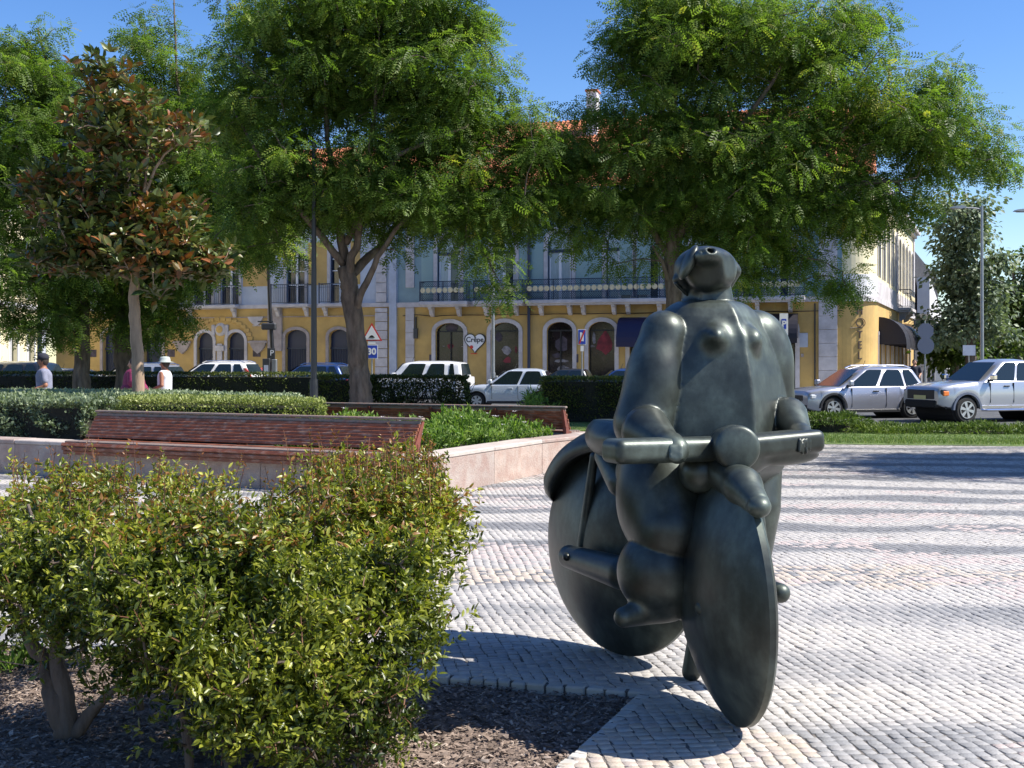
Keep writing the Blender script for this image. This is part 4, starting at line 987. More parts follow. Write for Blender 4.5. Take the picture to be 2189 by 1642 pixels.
tree('locust_tree', 'widest feathery tree, trunk right behind the bronze head, crown reaching far right', 'tree',
     [(g0, .34), T(1438, 800, YB, .24), T(1440, 640, YB, .2), T(1437, 560, YB, .19), T(1440, 480, YB, .17)],
     [[T(1437, 540, YB, .13), T(1432, 420, YB, .10), T(1440, 250, YB, .07), T(1450, 80, YB, .03)],
      [T(1440, 600, YB, .13), T(1500, 560, YB-.3, .11), T(1590, 500, YB-.5, .10), T(1660, 455, YB-.5, .08), T(1800, 400, YB-.5, .06), T(1960, 380, YB-.5, .03)],
      [T(1440, 520, YB, .12), T(1500, 420, YB-.5, .09), T(1600, 250, YB-1, .06), T(1700, 100, YB-1, .03)],
      [T(1437, 560, YB, .10), T(1400, 500, YB, .08), T(1350, 400, YB, .05), T(1260, 300, YB-.5, .02)],
      [T(1436, 620, YB, .07), T(1415, 560, YB-.3, .05), T(1395, 525, YB-.4, .03)],
      [T(1660, 455, YB-.5, .06), T(1780, 300, YB-.5, .045), T(1900, 180, YB-.5, .02)]],
     [PB(1470, 120, YB, 190, 150, 2.6), PB(1360, 300, YB, 160, 120, 2.2), PB(1560, 60, YB, 240, 120, 2.6), PB(1720, 150, YB, 180, 150, 2.4), PB(1540, 330, YB, 220, 160, 2.6), PB(1700, 380, YB, 200, 140, 2.2),
      PB(1880, 260, YB, 190, 130, 2.2), PB(2020, 300, YB, 110, 100, 1.8), PB(2110, 345, YB, 75, 45, 1.2), PB(2000, 180, YB, 50, 50, .9), PB(1830, 430, YB, 130, 90, 1.5), PB(1320, 420, YB, 140, 80, 1.8), PB(1250, 480, YB, 70, 45, 1.2, .7),
      PB(1345, 130, YB, 60, 90, 1.4), PB(1450, 520, YB+.5, 110, 60, 1.6, .6), PB(1640, 520, YB, 130, 80, 1.6), PB(1770, 590, YB, 80, 50, 1), PB(1590, 600, YB+.5, 40, 45, .8), PB(1795, 625, YB-.3, 22, 25, .5, .6), PB(1735, 635, YB, 22, 30, .5, .6),
      PB(1210, 410, YB, 45, 45, 1), PB(1330, 560, YB, 50, 45, .8, .6), PB(1245, 310, YB, 65, 70, 1.3), PB(1215, 360, YB, 50, 70, 1.2), PB(1215, 420, YB+.5, 60, 50, 1.2), PB(1450, -10, YB, 130, 90, 2), PB(1520, 430, YB, 150, 80, 2), PB(1400, 440, YB+.5, 110, 55, 1.6), PB(1950, 440, YB, 60, 45, .9), PB(1840, 60, YB, 75, 60, 1.4), PB(1560, 555, YB-.8, 35, 45, .5)],
     980, 52000, M['locust'], M['bark'], group='feathery locust trees in the square', seed=2, size=.33, tshift=.04)
YD = 33
g0 = G(175, HOR+EYE*FPX/YD)
tree('locust_tree', 'leftmost dark leafy tree with a straight trunk in front of the cream house', 'tree',
     [(g0, .32), T(175, 800, YD, .24), T(176, 690, YD, .2), T(178, 620, YD, .18)],
     [[T(178, 640, YD, .12), T(200, 560, YD, .09), T(230, 480, YD, .07), T(260, 300, YD, .03)], [T(178, 620, YD, .13), T(140, 420, YD, .1), T(90, 290, YD, .08), T(0, 230, YD, .04)],
      [T(178, 620, YD, .11), T(200, 400, YD, .08), T(110, 180, YD, .04), T(80, 60, YD, .02)]],
     [PB(90, 170, YD, 110, 110, 2), PB(30, 110, YD, 60, 50, 1.2), PB(150, 300, YD, 170, 100, 2.4), PB(60, 420, YD, 140, 100, 2.2), PB(240, 450, YD, 130, 110, 2.2), PB(120, 560, YD, 170, 90, 2.4), PB(115, 50, YD, 22, 40, .8), PB(300, 230, YD+1, 60, 80, 1.4),
      PB(60, 665, YD-.6, 110, 60, 1.4), PB(120, 700, YD-.8, 60, 30, 1), PB(-40, 330, YD, 90, 90, 2)],
     520, 24000, M['locust'], M['bark'], group='feathery locust trees in the square', seed=3, size=.36, tshift=-.05)
YE_ = 34
g0 = G(266, HOR+EYE*FPX/YE_)
tree('locust_tree', 'dark-trunked leafy tree standing behind the young magnolia', 'tree',
     [(g0, .36), T(268, 800, YE_, .30), T(262, 730, YE_, .27), T(268, 650, YE_, .24), T(290, 560, YE_, .2)],
     [[T(285, 580, YE_, .12), T(330, 480, YE_, .10), T(390, 320, YE_, .06), T(375, 100, YE_, .03), T(372, 0, YE_, .02)], [T(290, 560, YE_, .12), T(420, 470, YE_, .08), T(520, 400, YE_, .05)]],
     [PB(330, 130, YE_, 60, 80, 1.6), PB(430, 130, YE_, 40, 60, 1, .6), PB(340, 50, YE_, 30, 40, .8, .6), PB(350, 340, YE_, 150, 130, 2.4), PB(470, 420, YE_, 150, 130, 2.4), PB(350, 560, YE_, 120, 90, 2), PB(560, 500, YE_, 110, 80, 2), PB(230, 650, YE_, 90, 70, 1.4),
      PB(345, 660, YE_-.5, 45, 55, .9), PB(300, 700, YE_-.5, 40, 40, .8), PB(270, 500, YE_, 110, 110, 2), PB(420, 230, YE_+1, 90, 90, 1.8), PB(500, 300, YE_+1.5, 120, 120, 2)],
     520, 26000, M['locust'], M['bark'], group='feathery locust trees in the square', seed=4, size=.38)
# shade tree just beyond the right edge; its shadow crosses the plaza
tree('locust_tree', 'feathery tree at the right edge of the square whose shadow crosses the pavement', 'tree',
     [((14.2, 17.2, 0), .3), ((14.2, 17.2, 3), .22), ((14.1, 17.3, 4.5), .18)], [[((14.1, 17.3, 4.3), .12), ((12.6, 17.4, 6), .08), ((11.4, 17, 7.2), .03)], [((14.1, 17.3, 4.3), .12), ((15.5, 17.8, 6.2), .08), ((16.6, 18, 7.6), .03)]],
     [((13.6, 17.2, 6.6), (3.3, 2.2, 1.7), 1), ((16, 17.6, 7.4), (3.2, 2.2, 1.8), 1), ((12.3, 17.6, 6.0), (2.0, 1.7, 1.2), 1), ((19, 17, 7.5), (3.2, 2.4, 1.8), 1)], 330, 16000, M['locust'], M['bark'], group='feathery locust trees in the square', seed=5, size=.42, cl_r=.7)
# magnolia
YM = 21.0
mg = W(292, 835, YM); mg.z = .4
mt = tree('magnolia_tree', 'young magnolia with pale trunk and glossy leaves with rusty undersides, in the clipped hedges', 'tree',
     [(mg, .14), T(296, 840, YM, .115), T(290, 700, YM, .10), T(286, 640, YM, .095), T(290, 560, YM, .07), T(282, 440, YM, .05)],
     [[T(288, 500, YM, .04), T(310, 400, YM, .03), T(318, 300, YM, .015)], [T(287, 560, YM, .04), T(370, 510, YM, .025), T(480, 560, YM-.2, .01)], [T(288, 600, YM, .04), T(180, 560, YM, .02), T(90, 520, YM, .01)],
      [T(282, 440, YM, .04), T(240, 260, YM, .025), T(215, 130, YM, .01)], [T(284, 460, YM, .04), T(350, 330, YM, .02), T(430, 270, YM, .01)], [T(282, 450, YM, .03), T(150, 410, YM, .02), T(60, 380, YM, .01)]],
     [PB(290, 540, YM, 170, 65, 1.2), PB(190, 470, YM, 110, 60, 1.0), PB(290, 280, YM, 150, 85, 1.2), PB(230, 170, YM, 70, 50, .6), PB(410, 550, YM, 90, 50, .8), PB(120, 400, YM, 90, 50, .8), PB(250, 400, YM, 110, 60, 1, .5), PB(160, 560, YM, 100, 45, .9), PB(330, 460, YM, 100, 50, 1, .7), PB(350, 620, YM, 50, 30, .5, .5)],
     520, 9000, M['magnolia'], M['bark_pale'], leaf=LEAF, size=.21, seed=6, cl_r=.17, droop=-.35, shape=.5, tshift=.02)
# the largest magnolia leaves one by one
def single_leaves(parent, pos, dirs, size, m, tints, name='leaf', n_shared=10):
    metas = []
    for k in range(n_shared):
        me = bpy.data.meshes.new(name); me.from_pydata(LEAF[0], [], [tuple(dict.fromkeys(f)) for f in LEAF[1]]); me.materials.append(m)
        a = me.attributes.new('tint', 'FLOAT', 'FACE'); tv = tints[int(k*len(tints)/n_shared)]; a.data.foreach_set('value', np.full(len(LEAF[1]), tv, dtype=np.float32)); metas.append(me)
    Bs = basis(dirs); base = LOC[parent.name]
    for i in range(len(pos)):
        o = bpy.data.objects.new(name, metas[i % n_shared]); col.objects.link(o); o.parent = parent
        B = Bs[i]; s = size*random.uniform(.8, 1.2)
        Mx = Matrix(((B[0][0]*s, B[1][0]*s, B[2][0]*s, pos[i][0]-base.x), (B[0][1]*s, B[1][1]*s, B[2][1]*s, pos[i][1]-base.y), (B[0][2]*s, B[1][2]*s, B[2][2]*s, pos[i][2]-base.z), (0, 0, 0, 1)))
        o.matrix_local = Mx
def rosettes():
    n = 0; P = []; D = []
    for (cx, cy, rx, ry, k) in ((230, 150, 70, 35, 9), (280, 270, 150, 70, 12), (120, 400, 80, 40, 7), (300, 530, 190, 70, 17), (440, 560, 60, 40, 5)):
        for _ in range(k):
            c = np.array(W(cx+random.gauss(0, rx*.5), cy+random.gauss(0, ry*.5), YM-random.uniform(.4, 1.0)))
            for q in range(6):
                a = q*1.05+random.random(); P.append(c); D.append([math.cos(a), math.sin(a)*.8, random.uniform(.2, 1.1)])
    return np.array(P), np.array(D)
P_, D_ = rosettes(); single_leaves(mt, P_[:300], D_[:300], .21, M['magnolia'], [.2, .3, .4, .5, .6, .66, .72, .78, .85, .95])

# background trees right
YR = 60
for i, (px, Y, lab, m_, bl) in enumerate((
    (2075, 62, 'pale grey-green tree beside the tall street lamp at right', 'grey', [PB(2080, 600, 62, 70, 90, 2.5), PB(2060, 470, 62, 70, 70, 2.5), PB(2100, 690, 62, 70, 60, 2.5), PB(2030, 560, 62, 35, 60, 1.5), PB(2010, 700, 62, 40, 45, 1.5)]),  # pale grey-green leaf ramp, no separate blossoms
    (2175, 75, 'dark green tree at the far right edge', 'locust_dark', [PB(2175, 660, 75, 45, 90, 2.5), PB(2230, 620, 75, 60, 110, 3), PB(2150, 720, 75, 50, 45, 2)]))):
    g0 = G(px, HOR+EYE*FPX/Y)
    tree('street_tree', lab, 'tree', [(g0, .35), T(px, 720, Y, .25), T(px-4, 620, Y, .2)], [[T(px-4, 640, Y, .12), T(px-12, 560, Y, .05)], [T(px-4, 630, Y, .1), T(px+15, 600, Y, .05)]], bl, 220, 11000, M[m_], M['bark'], leaf=simple_leaf(.32), size=.30, seed=10+i, cl_r=.8, tshift=-.12 if i == 0 else 0)
# dense wall of foliage far right behind the cars
rng = np.random.default_rng(77)
tree('street_tree', 'low dark bushy tree behind the hotel awning and the pickup', 'tree', [(G(2040, HOR+EYE*FPX/66), .3), T(2040, 740, 66, .2)], [], [PB(2040, 745, 66, 60, 40, 2), PB(2120, 745, 70, 80, 40, 2)], 70, 3500, M['locust_dark'], M['bark'], leaf=simple_leaf(.32), size=.4, seed=14, cl_r=.9)

# ---------------------------------------------------------------- clipped hedges: core + leaf shell
def hedge(name, label, cat, outline, z0, z1, m, n, size=.05, group=None, bulge=.06, topw=.55, tint0=.5, bare=0.0, seed=0, leaf=None, soft=0.0, front=None):
    """outline: polygon (x,y) ccw. shell of small leaves over sides and top"""
    global rng
    rng = np.random.default_rng(300+seed)
    c = np.mean(np.array(outline), 0); t = thing(name, label, cat, (c[0], c[1], z0), group)
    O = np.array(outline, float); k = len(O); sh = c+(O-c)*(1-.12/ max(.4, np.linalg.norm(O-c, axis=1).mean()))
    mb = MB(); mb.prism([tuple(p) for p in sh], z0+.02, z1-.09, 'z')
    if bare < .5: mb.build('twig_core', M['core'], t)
    seg = np.roll(O, -1, 0)-O; L = np.linalg.norm(seg, axis=1); H = z1-z0
    area_top = .5*abs(np.sum(O[:, 0]*np.roll(O[:, 1], -1)-np.roll(O[:, 0], -1)*O[:, 1])); side = L.sum()*H
    nt_ = int(n*topw*area_top/(area_top*topw+side*(1-topw))); ns = n-nt_
    # top
    lo, hi = O.min(0), O.max(0); P = rng.uniform(lo, hi, (nt_*4, 2)); P = P[in_poly(P, [tuple(p) for p in O])][:nt_]
    zz = z1+soft*vnoise(np.stack([P[:, 0]*2.2, P[:, 1]*2.2, P[:, 0]*0], 1), seed)+rng.normal(0, .018+soft*.15, len(P))
    A = np.stack([P[:, 0], P[:, 1], zz], 1); dA = np.tile([0, 0, 1.], (len(P), 1))
    e = rng.choice(k, ns, p=L/L.sum()); f = rng.random(ns); Q = O[e]+seg[e]*f[:, None]; nn = np.stack([seg[e][:, 1], -seg[e][:, 0]], 1); nn /= np.linalg.norm(nn, axis=1, keepdims=True)
    h = rng.random(ns)**(.8)
    cut = (bulge+soft)*vnoise(np.stack([Q[:, 0]*2.5, Q[:, 1]*2.5, h*3], 1), seed+5)-.08*(h > .9)
    Q = Q+nn*(cut+rng.normal(0, .02, ns)-.03)[:, None]
    S = np.stack([Q[:, 0], Q[:, 1], z0+.03+h*(H-.03)], 1); dS = np.stack([nn[:, 0], nn[:, 1], np.full(ns, .3)], 1)
    pos = np.concatenate([A, S]); d = np.concatenate([dA, dS])+rng.normal(0, .7, (len(A)+len(S), 3))
    if bare:
        keep = vnoise(pos*3.0, seed+9) > (-1+bare*2*(1-(pos[:, 2]-z0)/H)); pos, d = pos[keep], d[keep]
    B = basis(d, up=rng.normal(0, 1, (len(pos), 3)))*(size*rng.uniform(.6, 1.3, len(pos)))[:, None, None]
    lf = leaf or simple_leaf(.3)
    tn = tint0+.16*vnoise(pos*2.0, seed+2)+rng.normal(0, .17, len(pos))
    scatter('foliage', lf[0], lf[1], pos, B, m, t, tint=np.clip(tn, 0, 1), kind='stuff')
    return t
def oval(cx, cy, rx, ry, ang=0, n=18, e=.6):
    P = []
    for i in range(n):
        t_ = 2*PI*i/n; a = math.copysign(abs(math.cos(t_))**e, math.cos(t_))*rx; b = math.copysign(abs(math.sin(t_))**e, math.sin(t_))*ry
        P.append((cx+a*math.cos(ang)-b*math.sin(ang), cy+a*math.sin(ang)+b*math.cos(ang)))
    return P
aw = math.atan2(-.48, 1)
# in planter: front clipped hedge from (-6.2,18.2) to (-2.75,17.0)
hedge('clipped_hedge', 'flat-topped yellowish green clipped hedge right behind the long bench', 'hedge', [(-6.25, 18.5), (-5.9, 17.85), (-4.3, 17.3), (-3.3, 16.95), (-2.75, 17.2), (-2.85, 17.8), (-4.6, 19.2), (-6.0, 19.6)], .4, 1.02, M['clip'], 30000, .042, tint0=.62, seed=1, bulge=.03)
hedge('clipped_hedge', 'pale clipped hedge in the middle of the planter, around the magnolia trunk', 'hedge', [(-10.5, 22.3), (-8.5, 20.9), (-6.4, 20.2), (-4.6, 19.35), (-3.4, 19.3), (-3.9, 20.3), (-7, 22.1), (-10, 23.6)], .4, 1.03, M['grey'], 26000, .05, tint0=.6, seed=2, bulge=.04, soft=.02)
hedge('santolina_bush', 'soft grey-green mounded bush left of the long bench', 'bush', [(-11.0, 19.9), (-9.0, 18.75), (-7.2, 18.0), (-6.55, 17.9), (-6.35, 18.5), (-6.6, 19.5), (-8.2, 20.9), (-10.6, 22.0)], .4, .98, M['grey'], 46000, .06, tint0=.42, seed=3, bulge=.12, soft=.05)
# dark road hedges
hedge('road_hedge', 'long dark clipped hedge along the road at left', 'hedge', [(-17, 36.2), (-5.3, 32.7), (-5.1, 33.6), (-16.8, 37.1)], 0.02, 1.27, M['darkh'], 26000, .06, group=None, tint0=.45, seed=4)
hedge('road_hedge', 'dark hedge between the street lamp and the leaning trunk', 'hedge', [(-5.25, 30.6), (-3.75, 30.1), (-3.6, 31.2), (-5.1, 31.7)], 0.02, 1.22, M['darkh'], 9000, .06, tint0=.62, seed=5, bulge=.1)
hedge('road_hedge', 'thin dark hedge showing bare twigs, left of the pale hatchback', 'hedge', [(-3.7, 30.1), (-1.15, 29.4), (-1.1, 30.1), (-3.65, 30.9)], 0.02, 1.22, M['darkh'], 16000, .06, tint0=.3, seed=6, bare=.5)
hedge('road_hedge', 'green hedge block to the left of the bronze figure', 'hedge', [(.75, 31.2), (3.9, 30.2), (4.1, 31.3), (.9, 32.3)], 0.02, 1.17, M['darkh'], 17000, .06, tint0=.68, seed=7, bulge=.1)
def twiggy(box, n, label=None):
    t = thing('bare_twigs', 'bare twigs inside the thin road hedge', 'twigs', (box[0], box[2], 0))
    mb = MB()
    for _ in range(n):
        x = random.uniform(box[0], box[1]); y = random.uniform(box[2], box[3])-.28*(x-box[0]); mb.tube([(x, y, 0), (x+random.gauss(0, .12), y, .5), (x+random.gauss(0, .25), y+random.gauss(0, .1), 1.1)], [.014, .01, .006], 4, cap=False)
    o = mb.build('twigs', M['core'], t, kind='stuff', fixn=False)
    return t
tw = twiggy((-3.6, -1.2, 30.2, 30.6), 120)
# junipers at right
for i, (poly, z1, lab, n) in enumerate((
    (oval(7.15, 26.2, .5, .45), .40, 'upright tuft of juniper just right of the bronze elbow', 5000),
    (oval(8.45, 26.0, .9, .6, -.1), .13, 'low spreading juniper below the silver crossover car', 6500),
    (oval(10.2, 25.9, 1.1, .6, -.1), .16, 'low spreading juniper below the pickup grille', 7500),
    (oval(12.2, 25.5, 1.1, .5, -.1), .10, 'lowest juniper mat at the right edge, under the pickup side', 5500))):
    hedge('juniper_shrub', lab, 'shrub', poly, 0.02, z1, M['juniper'], n, .085, seed=20+i, soft=.07, bulge=.24, tint0=.5, leaf=simple_leaf(.13))
# loose leafy plants of the flower bed
def tuft(name, label, cat, cx, cy, z0, n, h, r, m, size, seed, lw=.16, flowers=0, upright=.9):
    global rng
    rng = np.random.default_rng(500+seed); t = thing(name, label, cat, (cx, cy, z0))
    ns = max(6, n//26); a = rng.uniform(0, 6.28, ns); rr = r*rng.random(ns)**.5; hh = h*(1-.45*(rr/r)**2)*rng.uniform(.7, 1.1, ns)
    bx = np.stack([cx+rr*.45*np.cos(a), cy+rr*.45*np.sin(a), np.full(ns, z0)], 1); tx = np.stack([cx+rr*np.cos(a), cy+rr*np.sin(a), z0+hh], 1)
    mb = MB()
    for p, q in zip(bx, tx): mb.tube([p, (p+q)/2+rng.normal(0, .02, 3), q], [.006, .005, .003], 3, cap=False)
    mb.build('stems', m, t, kind='stuff', fixn=False)
    s = rng.integers(0, ns, n); f = rng.random(n)**.6; pos = bx[s]+(tx[s]-bx[s])*f[:, None]+rng.normal(0, .012, (n, 3))
    d = rng.normal(0, .6, (n, 3))+np.array([0, 0, upright])
    B = basis(d, up=rng.normal(0, 1, (n, 3)))*(size*rng.uniform(.6, 1.3, n))[:, None, None]; lf = simple_leaf(lw)
    tn = .5+.2*(f-.5)+rng.normal(0, .16, n)+rng.normal(0, .08, ns)[s]
    scatter('foliage', lf[0], lf[1], pos, B, m, t, tint=np.clip(tn, 0, 1), kind='stuff')
    for k in range(flowers):
        q = tx[rng.integers(0, ns)]+np.array([rng.normal(0, .02), rng.normal(0, .02), .05]); mb = MB()
        for j in range(6):
            b = j*PI/3; mb.add([(q[0], q[1], q[2]), (q[0]+.035*math.cos(b-.3), q[1]+.035*math.sin(b-.3), q[2]+.012), (q[0]+.05*math.cos(b), q[1]+.05*math.sin(b), q[2]+.016), (q[0]+.035*math.cos(b+.3), q[1]+.035*math.sin(b+.3), q[2]+.012)], [(0, 1, 2, 3)])
        mb.build('flower', M['petal'], t, fixn=False)
    return t
# planter flower bed region between inner wall & back bench
random.seed(5); spots = []
pol = [(-2.9, 15.5), (-1.35, 14.75), (-1.15, 15.0), (-.15, 17.0), (.75, 18.2), (-.1, 18.2), (-2.9, 19.3)]
k = 0
lbls = ['at the front corner of the planter', 'beside the right end of the long bench', 'against the curved pink wall', 'near the middle of the planter', 'in front of the far bench', 'at the far end of the planter']
while k < 36:
    x, y = random.uniform(-2.9, .75), random.uniform(14.6, 19.2)
    if not in_poly(np.array([[x, y]]), pol)[0]: continue
    if any(math.hypot(x-a, y-b) < .30 for a, b in spots): continue
    spots.append((x, y)); k += 1
spots.sort(key=lambda q: q[1])
def where(i, x, y):
    fl = ['without flowers', 'with one flower', 'with few flowers'][min(2, nfl[i])]
    ends = [('long bench end', -1.5, 14.9), ('curved pink wall', .2, 16.9), ('far bench', -1.2, 18.9), ('clipped hedge', -2.9, 16.6)]
    e = sorted(ends, key=lambda q: math.hypot(q[1]-x, q[2]-y))
    size = 'tall' if hts[i] > .45 else ('low' if hts[i] < .36 else 'mid-height')
    return f'{size} daisy bush {fl}, near the {e[0][0]}'
hts = [random.uniform(.28, .48)+(.2 if abs(x+.75) < .45 and 17.2 < y else 0) for x, y in spots]; nfl = [random.choice([0, 0, 1, 3]) for _ in spots]
used_labels = {}
for i, (x, y) in enumerate(spots):
    o = tuft('daisy_bush', where(i, x, y), 'bush', x, y, .38, 950, hts[i], random.uniform(.32, .47), M['flowerbed'], .075, i, flowers=nfl[i])
    o['group'] = 'bright green daisy bushes filling the planter flower bed'
    seen = used_labels.get(o['label'], 0); used_labels[o['label']] = seen+1
    if seen: o['label'] = o['label']+[', next one back', ', third one back', ', fourth one back', ', fifth one back'][seen-1]
tuft('spiky_plant', 'yellow-green spiky plant at the roadside in front of the pale hatchback', 'plant', .5, 29.5, 0, 900, .85, .75, M['flowerbed'], .22, 90, lw=.06, upright=.5)['category'] = 'plant'

# ---------------------------------------------------------------- foreground shrub
def front_shrub():
    global rng
    rng = np.random.default_rng(901)
    root = thing('shrub_hedge', 'large loose shrub with glossy green leaves and reddish shoots filling the left foreground', 'shrub', (-1.3, 5.0, -.05))
    # stems
    mb_list = []
    def stem(p, name='stem', m=M['bark']):
        mb = MB(); pts = [Vector(q[:3]) for q in p]; rad = [q[3] for q in p]; P = []; R = []
        for i in range(len(pts)-1):
            for k in range(4):
                f = k/4; P.append(pts[i].lerp(pts[i+1], f)+Vector(rng.normal(0, rad[i]*.15, 3))); R.append(rad[i]*(1-f)+rad[i+1]*f)
        P.append(pts[-1]); R.append(rad[-1]); mb.tube(P, R, 8); mb.build(name, m, root, smooth=True); return P
    def at(px, py, Y): return tuple(W(px, py, Y))
    nodes = []
    YS = 5.05
    nodes += stem([(*at(140, 1583, YS), .05), (*at(118, 1500, YS), .045), (*at(95, 1410, YS+.05), .035), (*at(40, 1330, YS+.1), .022), (*at(0, 1240, YS+.2), .012)], 'trunk')
    nodes += stem([(*at(150, 1583, YS), .05), (*at(132, 1480, YS), .04), (*at(120, 1400, YS), .03), (*at(135, 1300, YS), .025), (*at(110, 1200, YS), .014)], 'trunk')
    nodes += stem([(*at(160, 1575, YS), .035), (*at(185, 1530, YS), .03), (*at(215, 1500, YS-.05), .022), (*at(260, 1460, YS-.1), .012)], 'trunk')
    nodes += stem([(*at(125, 1420, YS), .024), (*at(118, 1300, YS+.1), .02), (*at(90, 1180, YS+.2), .012), (*at(60, 1080, YS+.4), .008)], 'stem')
    for (px, py, px1, py1, px2, py2, Y) in ((405, 1660, 390, 1520, 350, 1400, 4.6), (410, 1700, 400, 1560, 380, 1495, 4.55), (490, 1680, 482, 1560, 480, 1440, 4.6), (500, 1600, 478, 1480, 470, 1380, 4.7), (600, 1640, 590, 1500, 560, 1400, 4.7), (700, 1660, 720, 1520, 740, 1400, 4.7), (820, 1640, 800, 1560, 850, 1400, 4.75),
                                         (640, 1560, 650, 1450, 640, 1300, 5.1), (300, 1520, 290, 1400, 300, 1300, 5.2), (860, 1560, 840, 1440, 880, 1300, 5.0), (760, 1500, 780, 1400, 760, 1250, 5.3), (500, 1480, 520, 1380, 500, 1200, 5.5), (330, 1440, 340, 1340, 330, 1200, 5.8)):
        nodes += stem([(*at(px, py, Y), .018), (*at(px1, py1, Y), .015), (*at(px2, py2, Y), .009)], 'stem')
    # blobs of foliage in metres: (centre, radii)
    bl = []
    def b(px, py, Y, rx, ry, rd, w=1): bl.append((np.array(W(px, py, Y)), np.array([rx*Y/FPX, rd, ry*Y/FPX]), w))
    for q in ((90, 1090, 5.9, 150, 75, .5), (280, 1070, 6.1, 170, 65, .5), (420, 1060, 6.2, 80, 60, .4), (120, 1200, 5.3, 130, 100, .45), (60, 1300, 5.1, 90, 80, .35), (250, 1200, 5.0, 150, 90, .45), (430, 1170, 5.1, 170, 80, .5),
              (590, 1185, 5.2, 160, 75, .5), (760, 1100, 5.5, 180, 80, .5), (860, 1080, 5.7, 130, 75, .45), (720, 1040, 6.0, 90, 45, .4), (870, 1020, 6.1, 80, 40, .35), (930, 1140, 5.4, 75, 100, .35), (300, 1320, 4.7, 170, 110, .35), (480, 1330, 4.6, 180, 120, .35),
              (660, 1300, 4.7, 180, 120, .4), (820, 1260, 4.9, 150, 120, .4), (870, 1380, 4.9, 75, 100, .3), (420, 1450, 4.5, 150, 80, .28), (600, 1450, 4.5, 160, 90, .3), (750, 1450, 4.6, 130, 100, .3), (640, 1570, 4.4, 120, 80, .22), (800, 1560, 4.6, 90, 70, .22),
              (300, 1440, 4.7, 100, 60, .22), (480, 1580, 4.45, 100, 60, .2, .6), (380, 1540, 4.5, 70, 50, .18, .5), (10, 1180, 5.3, 60, 110, .3), (190, 1330, 4.9, 90, 70, .3), (540, 1220, 4.8, 150, 80, .4), (20, 1385, 6.3, 45, 25, .2, .5), (330, 1230, 4.75, 110, 80, .35)):
        b(*q)
    vol = np.array([r[0]*r[2]*w for _, r, w in bl]); pr = vol/vol.sum()
    ncl = 2700; C = []; top = []
    for i in rng.choice(len(bl), ncl, p=pr):
        c, r, w = bl[i]; d = rng.normal(size=3); d /= np.linalg.norm(d); p = c+d*r*rng.random()**.45
        p[2] = min(p[2], 1.08+.04*vnoise(p[None]*3, 4)[0]); C.append(p)
    C = np.array(C); C = C[vnoise(C*3.2, 17) < .42]; ncl = len(C)
    mb = MB(); branch_net(mb, nodes, C[:700], r0=.006, r1=.002); mb.build('twigs', M['bark'], root, kind='stuff', fixn=False)
    # leafy shoots: a short twig with leaves in pairs
    nsh = 9500; src = C[rng.integers(0, ncl, nsh)]+rng.normal(0, .04, (nsh, 3))
    dd = rng.normal(0, .75, (nsh, 3))+np.array([0, 0, .8]); dd /= np.linalg.norm(dd, axis=1, keepdims=True); Ls = rng.uniform(.05, .13, nsh)
    tall = (src[:, 2] > .93) & (rng.random(nsh) < .22); Ls[tall] = rng.uniform(.10, .24, tall.sum()); dd[tall] = dd[tall]*.35+np.array([0, 0, 1.0]); dd[tall] /= np.linalg.norm(dd[tall], axis=1, keepdims=True)
    mb = MB()
    for i in np.where(tall | (rng.random(nsh) < .25))[0]: mb.tube([src[i], src[i]+dd[i]*Ls[i]], [.0028, .0012], 3, cap=False)
    mb.build('shoots', M['twig'], root, kind='stuff', fixn=False)
    per = 14; n = nsh*per; s = np.repeat(np.arange(nsh), per); f = rng.random(n)
    pos = src[s]+dd[s]*(Ls[s]*f)[:, None]+rng.normal(0, .006, (n, 3))
    d = rng.normal(0, 1, (n, 3)); d -= (d*dd[s]).sum(1, keepdims=True)*dd[s]; d /= np.linalg.norm(d, axis=1, keepdims=True); d = d+dd[s]*.7
    size = .032*rng.uniform(.5, 1.4, n); size[tall[s]] *= .62
    B = basis(d, up=rng.normal(0, .8, (n, 3))+np.array([0, 0, .8]))*size[:, None, None]
    B[:, 1] *= .85
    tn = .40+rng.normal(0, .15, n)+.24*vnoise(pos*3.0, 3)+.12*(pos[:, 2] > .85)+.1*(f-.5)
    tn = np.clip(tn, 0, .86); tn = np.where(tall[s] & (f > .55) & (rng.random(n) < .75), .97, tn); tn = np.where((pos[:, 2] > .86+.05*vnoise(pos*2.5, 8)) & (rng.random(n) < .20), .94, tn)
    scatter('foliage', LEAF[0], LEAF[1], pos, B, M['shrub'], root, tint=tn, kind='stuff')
    # the leaves nearest the camera, one by one
    P = []; D = []
    for (cx, cy, k) in ((640, 1530, 16), (690, 1570, 10), (400, 1500, 6), (560, 1260, 10), (330, 1270, 12), (780, 1230, 8), (480, 1180, 8), (200, 1260, 8), (860, 1180, 6), (600, 1400, 8), (500, 1320, 8)):
        for _ in range(k):
            c = np.array(W(cx+random.gauss(0, 26), cy+random.gauss(0, 24), 4.42 if cy > 1350 else 4.6+(1300-cy)*.0012))
            for q in range(3): P.append(c+rng.normal(0, .012, 3)); D.append([random.gauss(0, 1), random.gauss(-.3, .6), random.gauss(.1, .6)])
    single_leaves(root, np.array(P)[:300], np.array(D)[:300], .046, M['shrub'], [.45, .5, .55, .6, .65, .7, .75, .8, .84, .86])
front_shrub()
# small weeds on the mulch
for i, (px, py, lab) in enumerate(((15, 1390, 'bright green weeds at the left edge behind the shrub trunk'),)):
    g0 = G(px, py+25); tuft('weed', lab, 'weed', g0.x, g0.y, -.06, 260, .2, .22, M['flowerbed'], .07, 95+i)
